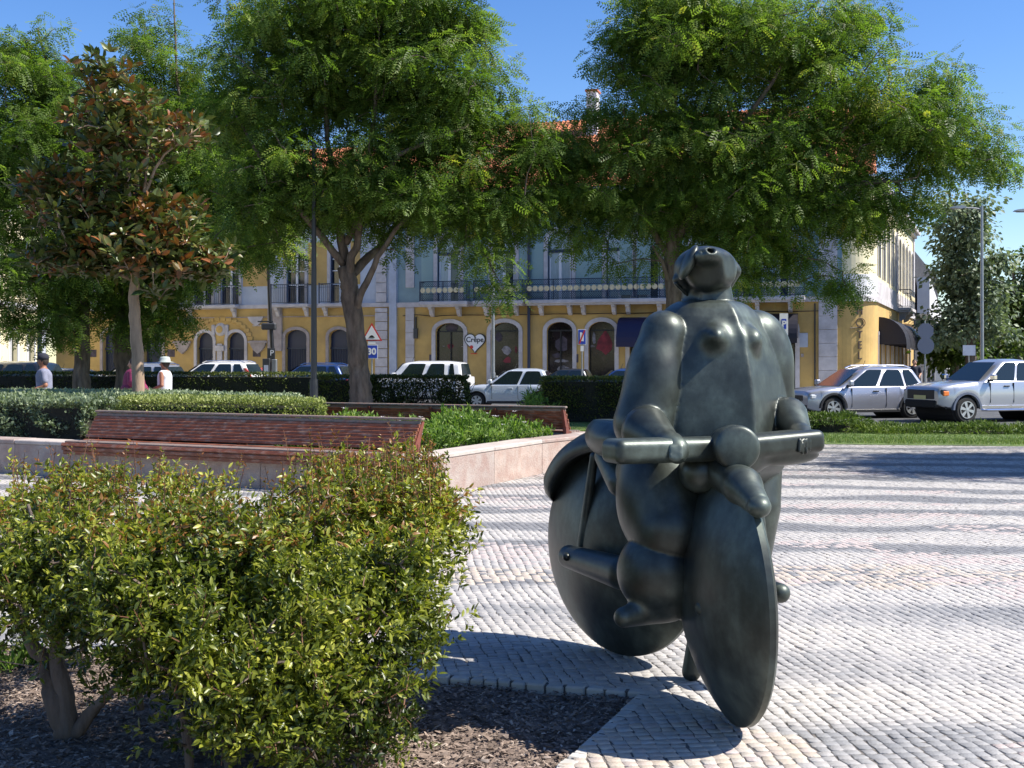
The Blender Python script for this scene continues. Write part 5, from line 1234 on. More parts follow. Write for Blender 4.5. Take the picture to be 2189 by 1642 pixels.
# ================================================================ benches
M['slat'] = mat('red_bench_slat', (0.20, 0.058, 0.024), 0.6, var=0.35, scale=3.5, stretch=(.22, 4, 4), bump=0.3, bscale=30, dirt=((0.33, 0.25, 0.2), 0.7, 5), coat=0.1)
M['slat_worn'] = mat('weathered_slat', (0.24, 0.19, 0.16), 0.7, var=0.35, scale=4, stretch=(.6, 6, 6), bump=0.4, bscale=30, dirt=((0.22, 0.06, 0.03), 0.9, 4))
M['benchiron'] = mat('red_bench_bracket', (0.15, 0.04, 0.025), 0.6, var=0.3, scale=8)
def bench(label, p0, p1, face, cat='bench'):
    """slatted bench on the planter wall; face=+1: seat on the right-hand side of p0->p1 (towards the viewer)"""
    p0 = np.array(p0, float); p1 = np.array(p1, float); L = np.linalg.norm(p1-p0); d = (p1-p0)/L; nn = np.array([d[1], -d[0]])*face   # towards the sitter's side
    t = thing('park_bench', label, cat, (p0[0], p0[1], .49))
    fr = ((p0[0], p0[1], 0), (d[0], d[1], 0), (nn[0], nn[1], 0), (0, 0, 1))
    # profile of slat centres (forward, z, angle)
    prof = [(.47, .36, 90), (.50, .415, 90), (.49, .47, 60), (.43, .505, 8), (.365, .505, 2), (.30, .50, -2), (.235, .495, -3), (.17, .495, -3), (.105, .505, 12)]
    back = [(.05+(-.0)-.20*k/7, .565+k*.042*1.0, 68) for k in range(8)]
    n = 0
    for i, (f, z, a) in enumerate(prof+back):
        last = i == len(prof+back)-1
        wdt = .052 if i >= len(prof) else .056; th = .028
        ca, sa = math.cos(math.radians(a)), math.sin(math.radians(a))
        # local frame: slat width direction (w), thickness direction
        if i >= len(prof): wv = np.array([-ca*.45, sa]); wv /= np.linalg.norm(wv)
        else: wv = np.array([ca, -sa]) if a > 20 else np.array([ca, -sa])
        tv = np.array([wv[1], -wv[0]])
        f0 = np.array([f, z])
        o = (p0[0]+nn[0]*f, p0[1]+nn[1]*f, z)
        ex = (d[0], d[1], 0); ey = (nn[0]*wv[0], nn[1]*wv[0], wv[1]); ez = (nn[0]*tv[0], nn[1]*tv[0], tv[1])
        mb = MB(frame=(o, ex, ey, ez)); mb.box(random.uniform(0, .015), L-random.uniform(0, .015), -wdt/2+.004, wdt/2-.004, -th/2, th/2, .006)
        mb.build('slat', M['slat_worn'] if (last or 3 <= i <= 7) else M['slat'], t)
    # top rail cap
    f, z = back[-1][0]-.012, back[-1][1]+.04
    mb = MB(frame=fr); mb.box(-.02, L+.02, f-.05, f+.035, z-.012, z+.02, .008); mb.build('top_rail', M['slat_worn'], t)
    # brackets
    k = max(2, round(L/1.3)+1)
    for i in range(k):
        u = .03+(L-.06)*i/(k-1)
        mb = MB(frame=fr)
        poly = [(.46, .33), (.475, .45), (.43, .485), (.11, .475), (.03, .52), (-.185, .86), (-.24, .87), (-.10, .50), (-.02, .45), (.38, .44), (.40, .33)]
        mb.prism(poly, u-.022, u+.022, 'x'); mb.build('bracket', M['benchiron'], t)
        mb = MB(frame=fr); mb.box(u-.03, u+.03, -.13, -.07, .40, .60, .004); mb.build('upright', M['benchiron'], t)
    return t
# front bench: along wall line (-12.5,19.45)->(-1.15,13.85)
wl = np.array([-1.15+12.5, 13.85-19.45]); wl /= np.linalg.norm(wl); w0 = np.array([-12.5, 19.45])
def on_wall(x): s = (x+12.5)/wl[0]; return w0+wl*s
nin = np.array([-wl[1], wl[0]])
bench('long red slatted bench in front of the clipped hedge, its backrest facing the viewer', on_wall(-6.15)+nin*.32, on_wall(-1.32)+nin*.32, 1)
w1 = np.array([1.25, 18.75]); w2 = np.array([-3.1, 20.75]); v = (w2-w1)/np.linalg.norm(w2-w1); nb = np.array([v[1], -v[0]])
b0 = np.array([.90, 18.35]); bench('red slatted bench on the far side of the planter, seen from behind', b0, b0+np.array([-4.3, 1.95]), 1)

# ================================================================ signs and lamps
def pole(mb, x, y, z0, z1, r0, r1=None, n=10): mb.tube([(x, y, z0), (x, y, z1)], [r0, r1 or r0], n)
def sign_post(name, label, px, Y, zb, top, r=.03, m='metal', cat='sign'):
    x = (px-CXP)/FPX*Y; t = thing(name, label, cat, (x, Y, zb)); mb = MB(); pole(mb, x, Y, zb, top, r); mb.build('post', M[m], t); return t, x
YS1 = 40
t, x = sign_post('traffic_sign', 'speed bump triangle above a blue square 30 sign on one thin post', 795, YS1, -.1, 2.8)
def plate(parent, poly, y, th, m, name): mb = MB(); mb.prism(poly, y-th, y, 'y'); return mb.build(name, m, parent)
def tri(cx, cz, s): return [(cx-s*.5, cz-s*.289), (cx+s*.5, cz-s*.289), (cx, cz+s*.577)]
def Zp(py, Y): return EYE+(HOR-py)/FPX*Y
zt = Zp(716, YS1); pt = plate(t, tri(x, zt, .72), YS1-.03, .01, M['red'], 'triangle_plate'); plate(t, tri(x, zt, .56), YS1-.045, .004, M['white'], 'white_face')
plate(t, [(x-.11, zt-.10), (x+.11, zt-.10), (x+.05, zt-.03), (x, zt-.01), (x-.05, zt-.03)], YS1-.052, .003, M['black'], 'bump_symbol')
plate(t, [(x-.13, Zp(736, YS1)), (x+.13, Zp(736, YS1)), (x+.13, Zp(726, YS1)), (x-.13, Zp(726, YS1))], YS1-.03, .008, M['white'], 'small_plate')
z0_, z1_ = Zp(767, YS1), Zp(737, YS1); plate(t, [(x-.21, z0_), (x+.21, z0_), (x+.21, z1_), (x-.21, z1_)], YS1-.03, .01, M['white'], 'square_plate'); plate(t, [(x-.185, z0_+.025), (x+.185, z0_+.025), (x+.185, z1_-.025), (x-.185, z1_-.025)], YS1-.043, .003, M['blue'], 'blue_face')
text('30', .30, M['white'], t, (x, YS1-.05, (z0_+z1_)/2), extrude=.002, offset=.012)
YS2 = 40
t, x = sign_post('traffic_sign', 'blue rectangular sign crossed by a red bar, left of the bronze shoulder', 1244, YS2, -.1, Zp(706, YS2), .025)
z0_, z1_ = Zp(737, YS2), Zp(704, YS2); plate(t, [(x-.145, z0_), (x+.145, z0_), (x+.145, z1_), (x-.145, z1_)], YS2-.03, .01, M['white'], 'plate'); plate(t, [(x-.125, z0_+.02), (x+.125, z0_+.02), (x+.125, z1_-.02), (x-.125, z1_-.02)], YS2-.043, .003, M['blue'], 'blue_face')
plate(t, [(x-.07, z0_+.12), (x+.06, z0_+.12), (x+.06, z0_+.35), (x-.01, z0_+.42), (x-.07, z0_+.42)], YS2-.048, .003, M['white'], 'white_symbol'); plate(t, [(x-.12, z0_+.03), (x-.07, z0_+.03), (x+.12, z1_-.03), (x+.07, z1_-.03)], YS2-.054, .003, M['red'], 'red_bar')
plate(t, [(x-.05, Zp(751, YS2)), (x+.06, Zp(751, YS2)), (x+.06, Zp(739, YS2)), (x-.05, Zp(739, YS2))], YS2-.03, .008, M['white'], 'small_plate')
YS3 = 36
t, x = sign_post('traffic_sign', 'tall white parking sign with a blue P, right of the bronze torso', 1675, YS3, -.1, Zp(672, YS3), .025)
z0_, z1_ = Zp(717, YS3), Zp(670, YS3); plate(t, [(x-.13, z0_), (x+.13, z0_), (x+.13, z1_), (x-.13, z1_)], YS3-.03, .01, M['white'], 'plate')
zc = Zp(693, YS3); plate(t, [(x-.075, zc-.15), (x+.075, zc-.15), (x+.075, zc+.16), (x-.075, zc+.16)], YS3-.043, .003, M['blue'], 'blue_face'); text('P', .26, M['white'], t, (x, YS3-.05, zc), extrude=.002, offset=.008)
plate(t, [(x-.12, Zp(727, YS3)), (x+.12, Zp(727, YS3)), (x+.12, Zp(718.5, YS3)), (x-.12, Zp(718.5, YS3))], YS3-.03, .01, M['white'], 'small_plate'); plate(t, [(x-.05, Zp(738, YS3)), (x+.05, Zp(738, YS3)), (x+.05, Zp(729, YS3)), (x-.05, Zp(729, YS3))], YS3-.03, .01, M['white'], 'tow_plate')
YS4 = 46
t, x = sign_post('traffic_sign', 'backs of an octagonal and a round sign on one post by the hotel awnings', 1977, YS4, -.1, Zp(686, YS4), .03)
M['signback'] = mat('grey_sign_back', (0.10, 0.12, 0.17), 0.6)
zc = Zp(708, YS4); plate(t, [(x+.02+.33*math.cos(PI/8+k*PI/4), zc+.33*math.sin(PI/8+k*PI/4)) for k in range(8)], YS4-.03, .012, M['signback'], 'octagonal_plate')
zc = Zp(739, YS4); plate(t, [(x+.02+.33*math.cos(k*PI/12), zc+.33*math.sin(k*PI/12)) for k in range(24)], YS4-.045, .012, M['signback'], 'round_plate')
t, x = sign_post('traffic_sign', 'small pale rectangular sign below the tall lamp post', 2071, 52, -.1, Zp(740, 52), .03); plate(t, [(x-.28, Zp(760, 52)), (x+.28, Zp(760, 52)), (x+.28, Zp(738, 52)), (x-.28, Zp(738, 52))], 51.97, .01, M['bluegrey'], 'plate')
# parking machine
YK = 44; x = (583-CXP)/FPX*YK; t = thing('parking_machine', 'dark parking ticket machine with a P panel beside the white estate car', 'parking machine', (x, YK, -.1))
mb = MB(); mb.box(x-.36, x-.08, YK-.15, YK+.15, -.1, 1.75, .02); mb.build('cabinet', M['darkmetal'], t); mb = MB(); mb.box(x-.02, x+.16, YK-.12, YK+.1, -.1, 1.72, .02); mb.build('side_cabinet', M['metal'], t)
mb = MB(); mb.box(x-.20, x+.1, YK-.06, YK-.01, 1.74, 2.14, .01); p_ = mb.build('panel', M['darkmetal'], t); text('P', .3, M['white'], t, (x-.02, YK-.065, 1.95), extrude=.002)
mb = MB(); mb.box(x-.3, x-.14, YK-.165, YK-.151, 1.1, 1.5); mb.build('screen', M['bluegrey'], t)
# leaning utility pole
YP = 46; t = thing('utility_pole', 'thin dark pole leaning slightly left with a small lamp bracket, left of the street lamp', 'pole', tuple(W(590, HOR+EYE*FPX/YP, YP)))
mb = MB(); mb.tube([W(590, 862, YP), W(583, 760, YP), W(576, 640, YP), W(571, 520, YP)], [.10, .085, .07, .05], 10); mb.build('shaft', M['black'], t)
mb = MB(); a = W(579, 690, YP); mb.box(a.x-.35, a.x+.22, YP-.18, YP+.1, a.z-.28, a.z-.02, .04); mb.box(a.x-.5, a.x+.1, YP-.1, YP-.02, a.z+.02, a.z+.07); mb.build('lamp_bracket', M['darkmetal'], t)
# street lamps
def lamp(label, px, Y, ytop, r, arm=None, m='metal', base_dark=0, armlen=None):
    x = (px-CXP)/FPX*Y; t = thing('street_lamp', label, 'street lamp', (x, Y, 0)); zt = Zp(ytop, Y)
    mb = MB(); mb.tube([(x, Y, 0), (x, Y, 1.2), (x, Y, 1.21), (x, Y, zt)], [r*1.35, r*1.3, r, r*.6], 12); mb.build('pole', M[m], t, smooth=False)
    mb = MB(); mb.lathe([(r*2.2, 0), (r*2.2, .03), (r*1.4, .08)], (x, Y, 0), 12); mb.build('base_plate', M['darkmetal'], t)
    if arm:
        for (dz, dx) in arm:
            z = Zp(dz, Y); mb = MB(); mb.tube([(x, Y, z-.05), (x+dx*.4, Y, z), (x+dx, Y, z+.02)], [.035, .03, .025], 8); mb.build('arm', M[m], t)
            s = 1 if dx > 0 else -1; mb = MB(); mb.prism([(x+dx-.1*s, z+.06), (x+dx+.1*s, z+.11), (x+dx+.48*s, z+.06), (x+dx+.55*s, z), (x+dx+.1*s, z-.03), (x+dx-.05*s, z)], Y-.14, Y+.14, 'y'); h = mb.build('lamp_head', M['metal'], t)
            mb = MB(); mb.box(min(x+dx+.1*s, x+dx+.45*s), max(x+dx+.1*s, x+dx+.45*s), Y-.1, Y+.1, z-.035, z-.031); mb.build('lens', M['white'], h)
    return t
lamp('dark slim street lamp pole left of the leaning tree trunk, rising into the leaves', 671, 27.5, 300, .075, m='darkmetal')
lamp('pale street lamp in front of the arched shop windows with a short-armed head', 1054, 46, 440, .075, arm=[(634, .12), (445, .7)])
lamp('tall grey street lamp at far right among the trees', 2099, 50, 440, .085, arm=[(445, -.8)])
lamp('street lamp whose head reaches in at the right edge', 2290, 47, 440, .085, arm=[(452, -1.75)])
lamp('slim blue-grey pole in front of the cream house at the left edge', 84, 36, 560, .07, arm=[(565, .5)], m='signback')

# ================================================================ cars
M['tyre'] = mat('tyre_rubber', (0.018, 0.018, 0.018), 0.85); M['rim'] = mat('alloy_rim', (0.55, 0.56, 0.58), 0.3, metal=0.8)
M['carglass'] = mat('car_glass', (0.012, 0.02, 0.022), 0.05, spec=0.7); M['under'] = mat('car_underside', (0.008, 0.008, 0.009), 0.8)
M['trim'] = mat('black_plastic_trim', (0.02, 0.02, 0.022), 0.55); M['headlamp'] = mat('headlamp_glass', (0.55, 0.58, 0.62), 0.1, coat=1); M['tail'] = mat('red_tail_lamp', (0.5, 0.01, 0.01), 0.15, coat=1)
M['amber'] = mat('amber_lamp', (0.75, 0.18, 0.02), 0.2, coat=1); M['plate_y'] = mat('number_plate', (0.6, 0.55, 0.25), 0.5); M['chrome'] = mat('chrome', (0.7, 0.7, 0.72), 0.12, metal=1.0)
def paint(name, c, metal=0.3): return mat(name, c, 0.32, metal=metal, coat=1.0)
def car(label, cat, name, paintm, pos, heading, L=4.2, Wd=1.75, H=1.5, kind='hatch', belt=.92, wheel=.31, rails=False, cladding=False, hood=None, alpha=None):
    """local +x is the front; pos = ground point of the centre"""
    t = thing(name, label, cat, (0, 0, 0)); LOC[t.name] = Vector((0, 0, 0)); w2 = Wd/2; h0 = .22 if kind != 'pickup' else .42
    xf, xr = L/2, -L/2; wf = xf-.20*L*.93; wr = xr+.17*L*1.02
    if kind == 'pickup': wf = xf-.86; wr = xr+1.15
    R = wheel+.065
    # top profile of lower body
    cowl = {'hatch': .27, 'suv': .27, 'van': .23, 'pickup': .29, 'sedan': .30}[kind]; xc = xf-cowl*L
    hb = belt-.02; hn = {'hatch': .70, 'suv': .80, 'van': .82, 'pickup': 1.0, 'sedan': .66}[kind]
    rear_x = {'hatch': xr+.10, 'suv': xr+.12, 'van': xr+.08, 'pickup': xr+.0, 'sedan': xr+.02}[kind]
    def ztop(x):
        if x > xc:
            f = (xf-x)/(xf-xc); return hn+(hb-hn)*(1-(1-f)**2.0)-(.10*(1-min(1, f/.06))**2 if f < .06 else 0)
        if kind == 'pickup' and x < xr+1.62: return belt+.07
        return hb+.03*(xc-x)/(xc-xr)
    def zbot(x):
        z = h0+ (.10*max(0, (x-xf+.35)/.35)**2 if x > xf-.35 else 0)+(.12*max(0, (xr+.4-x)/.4)**2 if x < xr+.4 else 0)
        for c in (wf, wr):
            if abs(x-c) < R: z = max(z, wheel+math.sqrt(max(0, R*R-(x-c)**2)))
        return z
    def wid(x):
        e = 1.0
        if x > xf-.75: e -= .16*((x-xf+.75)/.75)**2.6
        if x < xr+.6: e -= .10*((xr+.6-x)/.6)**2.4
        return w2*e
    xs = set(np.linspace(xr, xf, 36).round(4))
    for c in (wf, wr): xs |= set((c+R*np.cos(np.linspace(0, PI, 15))).round(4))
    xs = sorted(xs | {round(xc, 4), round(xf-.02, 4), round(xf-.06, 4), round(xr+.02, 4), round(xr+.06, 4)})
    S = []
    for x in xs:
        zt, zb_, w = ztop(x), zbot(x), wid(x); H_ = zt-zb_
        flare = 0
        for c in (wf, wr):
            if abs(x-c) < R+.16: flare = max(flare, .028*(1-(abs(x-c)/(R+.16))**4))
        half = [(w*.93, zb_), (w*.975+flare, zb_+.05*min(1, H_)), (w+flare*.8, zb_+H_*.35), (w*1.0+flare*.4, zb_+H_*.58), (w*.985, zb_+H_*.78), (w*.95, zt-.035), (w*.90, zt-.004), (w*.6, zt+.012), (0, zt+.02)]
        ring = half+[(-a, b) for a, b in half[-2::-1]]
        S.append([(x, a, b) for a, b in ring])
    mb = MB(); mb.grid(S); mb.add(S[0], [tuple(range(len(S[0])))]); mb.add(S[-1], [tuple(range(len(S[-1])))])
    body = mb.build('body', paintm, t); smooth_by_angle(body, 38)
    # dark underside and wheel wells
    mb = MB(); mb.box(xr+.15, xf-.2, -w2*.9, w2*.9, h0-.02, h0+.12)
    for c in (wf, wr): mb.lathe([(R-.005, -w2*.88), (R-.005, w2*.88)], (c, 0, wheel), 18, 'y')
    mb.build('underside', M['under'], t)
    # wheels
    for c in (wf, wr):
        for s in (-1, 1):
            y = s*(w2-.10); wh = MB(); tw = .20
            wh.lathe([(wheel*.66, -tw/2), (wheel*.9, -tw/2), (wheel*.985, -tw/2+.03), (wheel, 0), (wheel*.985, tw/2-.03), (wheel*.9, tw/2), (wheel*.66, tw/2)], (c, y, wheel), 24, 'y')
            ty = wh.build('tyre', M['tyre'], t, smooth=False)
            rm = MB(); yo = y+s*(tw/2+.006); rm.lathe([(wheel*.66, -.01), (wheel*.66, .012), (wheel*.60, .012), (wheel*.60, -.01)], (c, yo, wheel), 20, 'y')
            for k in range(6):
                a = k*PI/3+.26; ca, sa = math.cos(a), math.sin(a); q = []
                for (r_, hw) in ((wheel*.08, .024), (wheel*.63, .05)): q += [(c+r_*ca-hw*sa, wheel+r_*sa+hw*ca), (c+r_*ca+hw*sa, wheel+r_*sa-hw*ca)]
                rm.prism([q[0], q[1], q[3], q[2]], yo-s*.01, yo+s*.008, 'y')
            rm.lathe([(wheel*.14, -.01), (wheel*.14, .016), (.01, .018)], (c, yo, wheel), 10, 'y'); rm.build('rim', M['rim'], t)
    # greenhouse
    ins = .08; gb = {'hatch': (xc+.05, xr+.16, xc-.78, xr+.42), 'suv': (xc+.12, xr+.18, xc-.80, xr+.55), 'van': (xc+.05, xr+.10, xc-.50, xr+.22), 'pickup': (xc+.05, xr+1.50, xc-.80, xr+1.74), 'sedan': (xc+.05, xr+.55, xc-.72, xr+1.25)}[kind]
    b0, b1, r0, r1 = gb; zb0 = belt-.04; lv = [0, .25, .5, .75, .90, .97, 1.0]
    wb, wt = w2*.93, w2*.72
    def ring(tt, inset=0.0, z=None):
        e = tt if tt <= .9 else tt; shr = 0 if tt <= .9 else ((tt-.9)/.1)**2*.09
        xa = b0+(r0-b0)*e-shr; xb = b1+(r1-b1)*e+shr; w = wb+(wt-wb)*e-shr; z = zb0+(H-zb0)*(e if tt < 1 else 1)
        rr = .13; P = []
        for (cx, cy, a0) in ((xa-rr, w-rr, 0), (xb+rr, w-rr, PI/2), (xb+rr, -w+rr, PI), (xa-rr, -w+rr, 3*PI/2)):
            for k in range(5): a = a0+PI/2*k/4; P.append((cx+rr*math.cos(a), cy+rr*math.sin(a), z))
        return P
    G_ = [[(p[0], p[1], p[2]-.075*v_*max(0, abs(p[0]-(r0+r1)/2+.1)/(abs(r0-r1)/2+.2))**2.2) for p in ring(v_)] for v_ in lv]; mb = MB(); nr_ = len(G_[0]); V = [p for r_ in G_ for p in r_]; F = [(i*nr_+k, i*nr_+(k+1) % nr_, (i+1)*nr_+(k+1) % nr_, (i+1)*nr_+k) for i in range(len(lv)-1) for k in range(nr_)]
    cx_ = (r0+r1)/2; V += [(cx_+(p[0]-cx_)*.6, p[1]*.6, H+.025) for p in G_[-1]]; F += [((len(lv)-1)*nr_+k, (len(lv)-1)*nr_+(k+1) % nr_, len(lv)*nr_+(k+1) % nr_, len(lv)*nr_+k) for k in range(nr_)]; F.append(tuple(len(lv)*nr_+k for k in range(nr_)))
    mb.add(V, F); gh = mb.build('cabin', paintm, t); smooth_by_angle(gh, 45)
    def wpt(u, tt, s): # u: 0 front..1 rear at belt/roof
        xa = b0+(r0-b0)*tt-.10; xb = b1+(r1-b1)*tt+.10; w = wb+(wt-wb)*tt+.006; return (xa+(xb-xa)*u, s*w, zb0+(H-zb0)*tt)
    cuts = {'hatch': [(.06, .50), (.54, .95)], 'suv': [(.05, .40), (.435, .76), (.785, .97)], 'van': [(.10, .44), (.49, .78), (.84, .94)], 'pickup': [(.10, .55), (.60, .94)], 'sedan': [(.08, .50), (.54, .92)]}[kind]
    for s in (-1, 1):
        for (u0, u1) in cuts:
            lo, hi = .07, .87; P = []
            for q in range(7): u_ = u0+(u1-u0)*q/6; P.append(wpt(u_, lo, s))
            for q in range(7): u_ = u1-(u1-u0)*q/6; P.append(wpt(u_+(.02 if q == 6 else 0)-(.02 if q == 0 else 0), hi-(.03 if q in (0, 6) else 0), s))
            mb = MB(); mb.add(P, [tuple(range(len(P)))]); mb.build('window', M['carglass'], t)
    def fr_pt(v_, tt, front=True):
        x = (b0+(r0-b0)*tt) if front else (b1+(r1-b1)*tt); nx = .006 if front else -.006
        w = (wb+(wt-wb)*tt-.13)*v_; return (x+nx, w, zb0+(H-zb0)*tt+.006)
    mb = MB(); mb.add([fr_pt(-1, .06), fr_pt(1, .06), fr_pt(1, .88), fr_pt(-1, .88)], [(0, 1, 2, 3)]); mb.build('windshield', M['carglass'], t)
    mb = MB(); mb.add([fr_pt(-1, .2, False), fr_pt(1, .2, False), fr_pt(1, .86, False), fr_pt(-1, .86, False)], [(0, 1, 2, 3)]); mb.build('rear_window', M['carglass'], t)
    # mirrors, handles, lamps, grille, plates, door seams
    for s in (-1, 1):
        mb = MB(); x = b0-.30; mb.box(x-.05, x+.10, min(s*(w2+.02), s*(w2+.20)), max(s*(w2+.02), s*(w2+.20)), belt+.02, belt+.18, .03); mb.build('mirror', paintm if kind != 'pickup' else M['chrome'], t)
        mb = MB(); mb.box(x-.02, x+.05, min(s*w2*.9, s*(w2+.05)), max(s*w2*.9, s*(w2+.05)), belt-.02, belt+.05); mb.build('mirror_arm', M['trim'], t)
        for u_ in (.40, .80):
            x = b0+(b1-b0)*u_; mb = MB(); yy = s*(w2*.985); mb.box(x-.10, x+.09, min(yy, yy+s*.03), max(yy, yy+s*.03), belt-.17, belt-.13, .008); mb.build('door_handle', M['trim'] if kind in ('pickup', 'suv') else paintm, t)
        for u_ in (.13, .52, .93 if kind != 'pickup' else .9):
            x = b0+(b1-b0)*u_; mb = MB(); yy = s*(w2*.99); zl = h0+.14; mb.box(x-.005, x+.005, min(yy-s*.03, yy+s*.014), max(yy-s*.03, yy+s*.014), zl, belt-.06); mb.build('door_seam', M['under'], t)
        mb = MB(); x = xf-.10; mb.box(x-.30, x+.045, min(s*w2*.56, s*w2*.93), max(s*w2*.56, s*w2*.93), hn-.20, hn-.06, .03); hl = mb.build('headlight', M['headlamp'] if kind != 'pickup' else M['carglass'], t)
        if kind == 'pickup': mb = MB(); mb.box(x-.20, x+.0, min(s*w2*.83, s*w2*.955), max(s*w2*.83, s*w2*.955), hn-.24, hn-.10, .02); mb.build('indicator', M['amber'], t)
        mb = MB(); x = xr+.05; mb.box(x-.04, x+.10, min(s*w2*.74, s*w2*.915), max(s*w2*.74, s*w2*.915), belt-.25, belt-.04, .03); mb.build('taillight', M['tail'], t)
        # sill
        mb = MB(); mb.box(wr+R+.02, wf-R-.02, min(s*w2*.9, s*w2*1.005), max(s*w2*.9, s*w2*1.005), h0-.03, h0+.07, .015); mb.build('sill', M['trim'] if kind != 'pickup' else M['chrome'], t)
        if cladding or kind == 'pickup':
            for c in (wf, wr):
                mb = MB(); A = []
                for k in range(15):
                    a = PI*k/14; A.append([(c+(R)*math.cos(a), s*(w2*1.0+.035), wheel+R*math.sin(a)), (c+(R+.06)*math.cos(a), s*(w2+.035), wheel+(R+.06)*math.sin(a)), (c+(R+.075)*math.cos(a), s*(w2*.96), wheel+(R+.075)*math.sin(a))])
                mb.grid(A); mb.build('wheel_arch_trim', M['trim'] if kind != 'pickup' else M['signback'], t)
    if 'estate car with bright red' in label:
        for s in (-1, 1): mb = MB(); mb.prism([(xr+.10, belt-.05), (xr+.24, belt-.05), (xr+.50, belt+.34), (xr+.40, belt+.36)], s*(w2*.86)-.05, s*(w2*.86)+.05, 'y'); mb.build('taillight', M['tail'], t)
    mb = MB(); mb.box(xf-.10, xf+.012, -w2*(.66 if kind == 'pickup' else .5), w2*(.66 if kind == 'pickup' else .5), hn-(.34 if kind == 'pickup' else .27), hn-(.07 if kind == 'pickup' else .09), .02); gr = mb.build('grille', M['trim'], t)
    mb = MB(); mb.box(xf-.2, xf+.025, -w2*.78, w2*.78, h0+.02, h0+.22, .04); mb.build('bumper', M['trim'] if kind in ('suv', 'pickup') else paintm, t)
    mb = MB(); mb.box(xf+.026, xf+.034, -.26, .26, h0+.24, h0+.35); mb.build('number_plate', M['plate_y'] if kind == 'pickup' else M['white'], t)
    mb = MB(); mb.box(xr-.02, xr-.0, -.26, .26, h0+.35, h0+.46); mb.build('number_plate', M['white'], t)
    mb = MB(); mb.tube([(r0-.25, w2*.2, H+.02), (r0-.33, w2*.2, H+.2)], .008, 4); mb.build('aerial', M['black'], t)
    if rails:
        for s in (-1, 1):
            mb = MB(); y = s*(wt-.10); mb.tube([(r0-.05, y, H-.03), (r0-.25, y, H+.045), ((r0+r1)/2, y, H+.06), (r1+.25, y, H+.045), (r1+.02, y, H-.03)], .022, 6); mb.build('roof_rail', M['chrome'], t)
    if kind == 'pickup':
        mb = MB(); mb.box(xr+.06, xr+1.5, -w2*.86, w2*.86, belt-.10, belt-.075); mb.build('load_bed', M['under'], t)
        for s in (-1, 1):
            mb = MB(); mb.tube([(wr+R+.05, s*(w2+.01), .36), (wr+R+.15, s*(w2+.10), .36), (wf-R-.15, s*(w2+.10), .36), (wf-R-.05, s*(w2+.01), .36)], .038, 8); mb.build('side_step', M['chrome'], t)
        mb = MB(); mb.box(xf-.12, xf+.05, -w2*.72, w2*.72, .42, .64, .03); mb.build('lower_bumper', M['under'], t)
    t.location = pos; t.rotation_euler = (0, 0, math.radians(heading)); return t
RZ = -.10
silver = paint('silver_paint', (0.42, 0.44, 0.48), .55); white = paint('white_car_paint', (0.72, 0.72, 0.72), 0); paleblue = paint('pale_silver_paint', (0.52, 0.56, 0.60), .3)
darkp = paint('dark_car_paint', (0.015, 0.017, 0.022), .2); bluep = paint('blue_car_paint', (0.02, 0.05, 0.16), .3); greyp = paint('grey_crossover_paint', (0.40, 0.41, 0.46), .55)
def at(px, Y, z=RZ): return Vector(((px-CXP)/FPX*Y, Y, z))
car('silver pickup truck with amber front indicator at the right edge', 'pickup truck', 'pickup_truck', silver, at(2120, 34.2), 199, 5.0, 1.8, 1.78, 'pickup', belt=1.18, wheel=.37)
car('silver-grey crossover with roof rails between the bronze figure and the pickup', 'car', 'parked_car', greyp, at(1832, 36.3), 194, 4.16, 1.8, 1.56, 'suv', belt=.98, wheel=.33, rails=True, cladding=True)
car('pale silver hatchback with leaf shadows on its side, between the two road hedges', 'car', 'parked_car', paleblue, at(1090, 43.6), 171, 3.55, 1.62, 1.46, 'hatch', belt=.90, wheel=.29)
GP = 'cars parked along the road'
car('white boxy car with wide pillars behind the thin hedge, near the heart sign', 'car', 'parked_car', white, at(902, 48.5), 166, 4.1, 1.75, 1.74, 'van', belt=1.1, wheel=.31)
car('white estate car with bright red tail lamp in front of the twin arches', 'car', 'parked_car', white, at(455, 49), 168, 4.5, 1.85, 1.72, 'suv', belt=1.12, wheel=.33, rails=True)
car('dark blue estate car with pale rear pillar, right of the parking machine', 'car', 'parked_car', bluep, at(660, 50.5), 166, 4.3, 1.8, 1.62, 'suv', belt=1.02, wheel=.32, rails=True)
car('silver car behind the magnolia trunk and the woman in the white hat', 'car', 'parked_car', silver, at(285, 46), 168, 4.5, 1.8, 1.62, 'suv', belt=1.04, wheel=.32, rails=True)
car('low dark car left of the silver one, under the leftmost tree', 'car', 'parked_car', darkp, at(135, 45), 168, 4.4, 1.78, 1.45, 'sedan', belt=.92, wheel=.31)
car('black tall car at the far left edge behind the man in a cap', 'car', 'parked_car', darkp, at(8, 42), 170, 4.6, 1.85, 1.72, 'suv', belt=1.1, wheel=.34)
car('dark blue car mostly hidden by the green hedge block, left of the bronze arm', 'car', 'parked_car', bluep, at(1322, 44.5), 170, 4.3, 1.76, 1.46, 'sedan', belt=.92, wheel=.31)
car('small dark blue car parked beside the hotel doors, right of the pale hatchback', 'car', 'parked_car', darkp, at(1195, 51.5), 166, 3.3, 1.65, 1.42, 'hatch', belt=.92, wheel=.29)

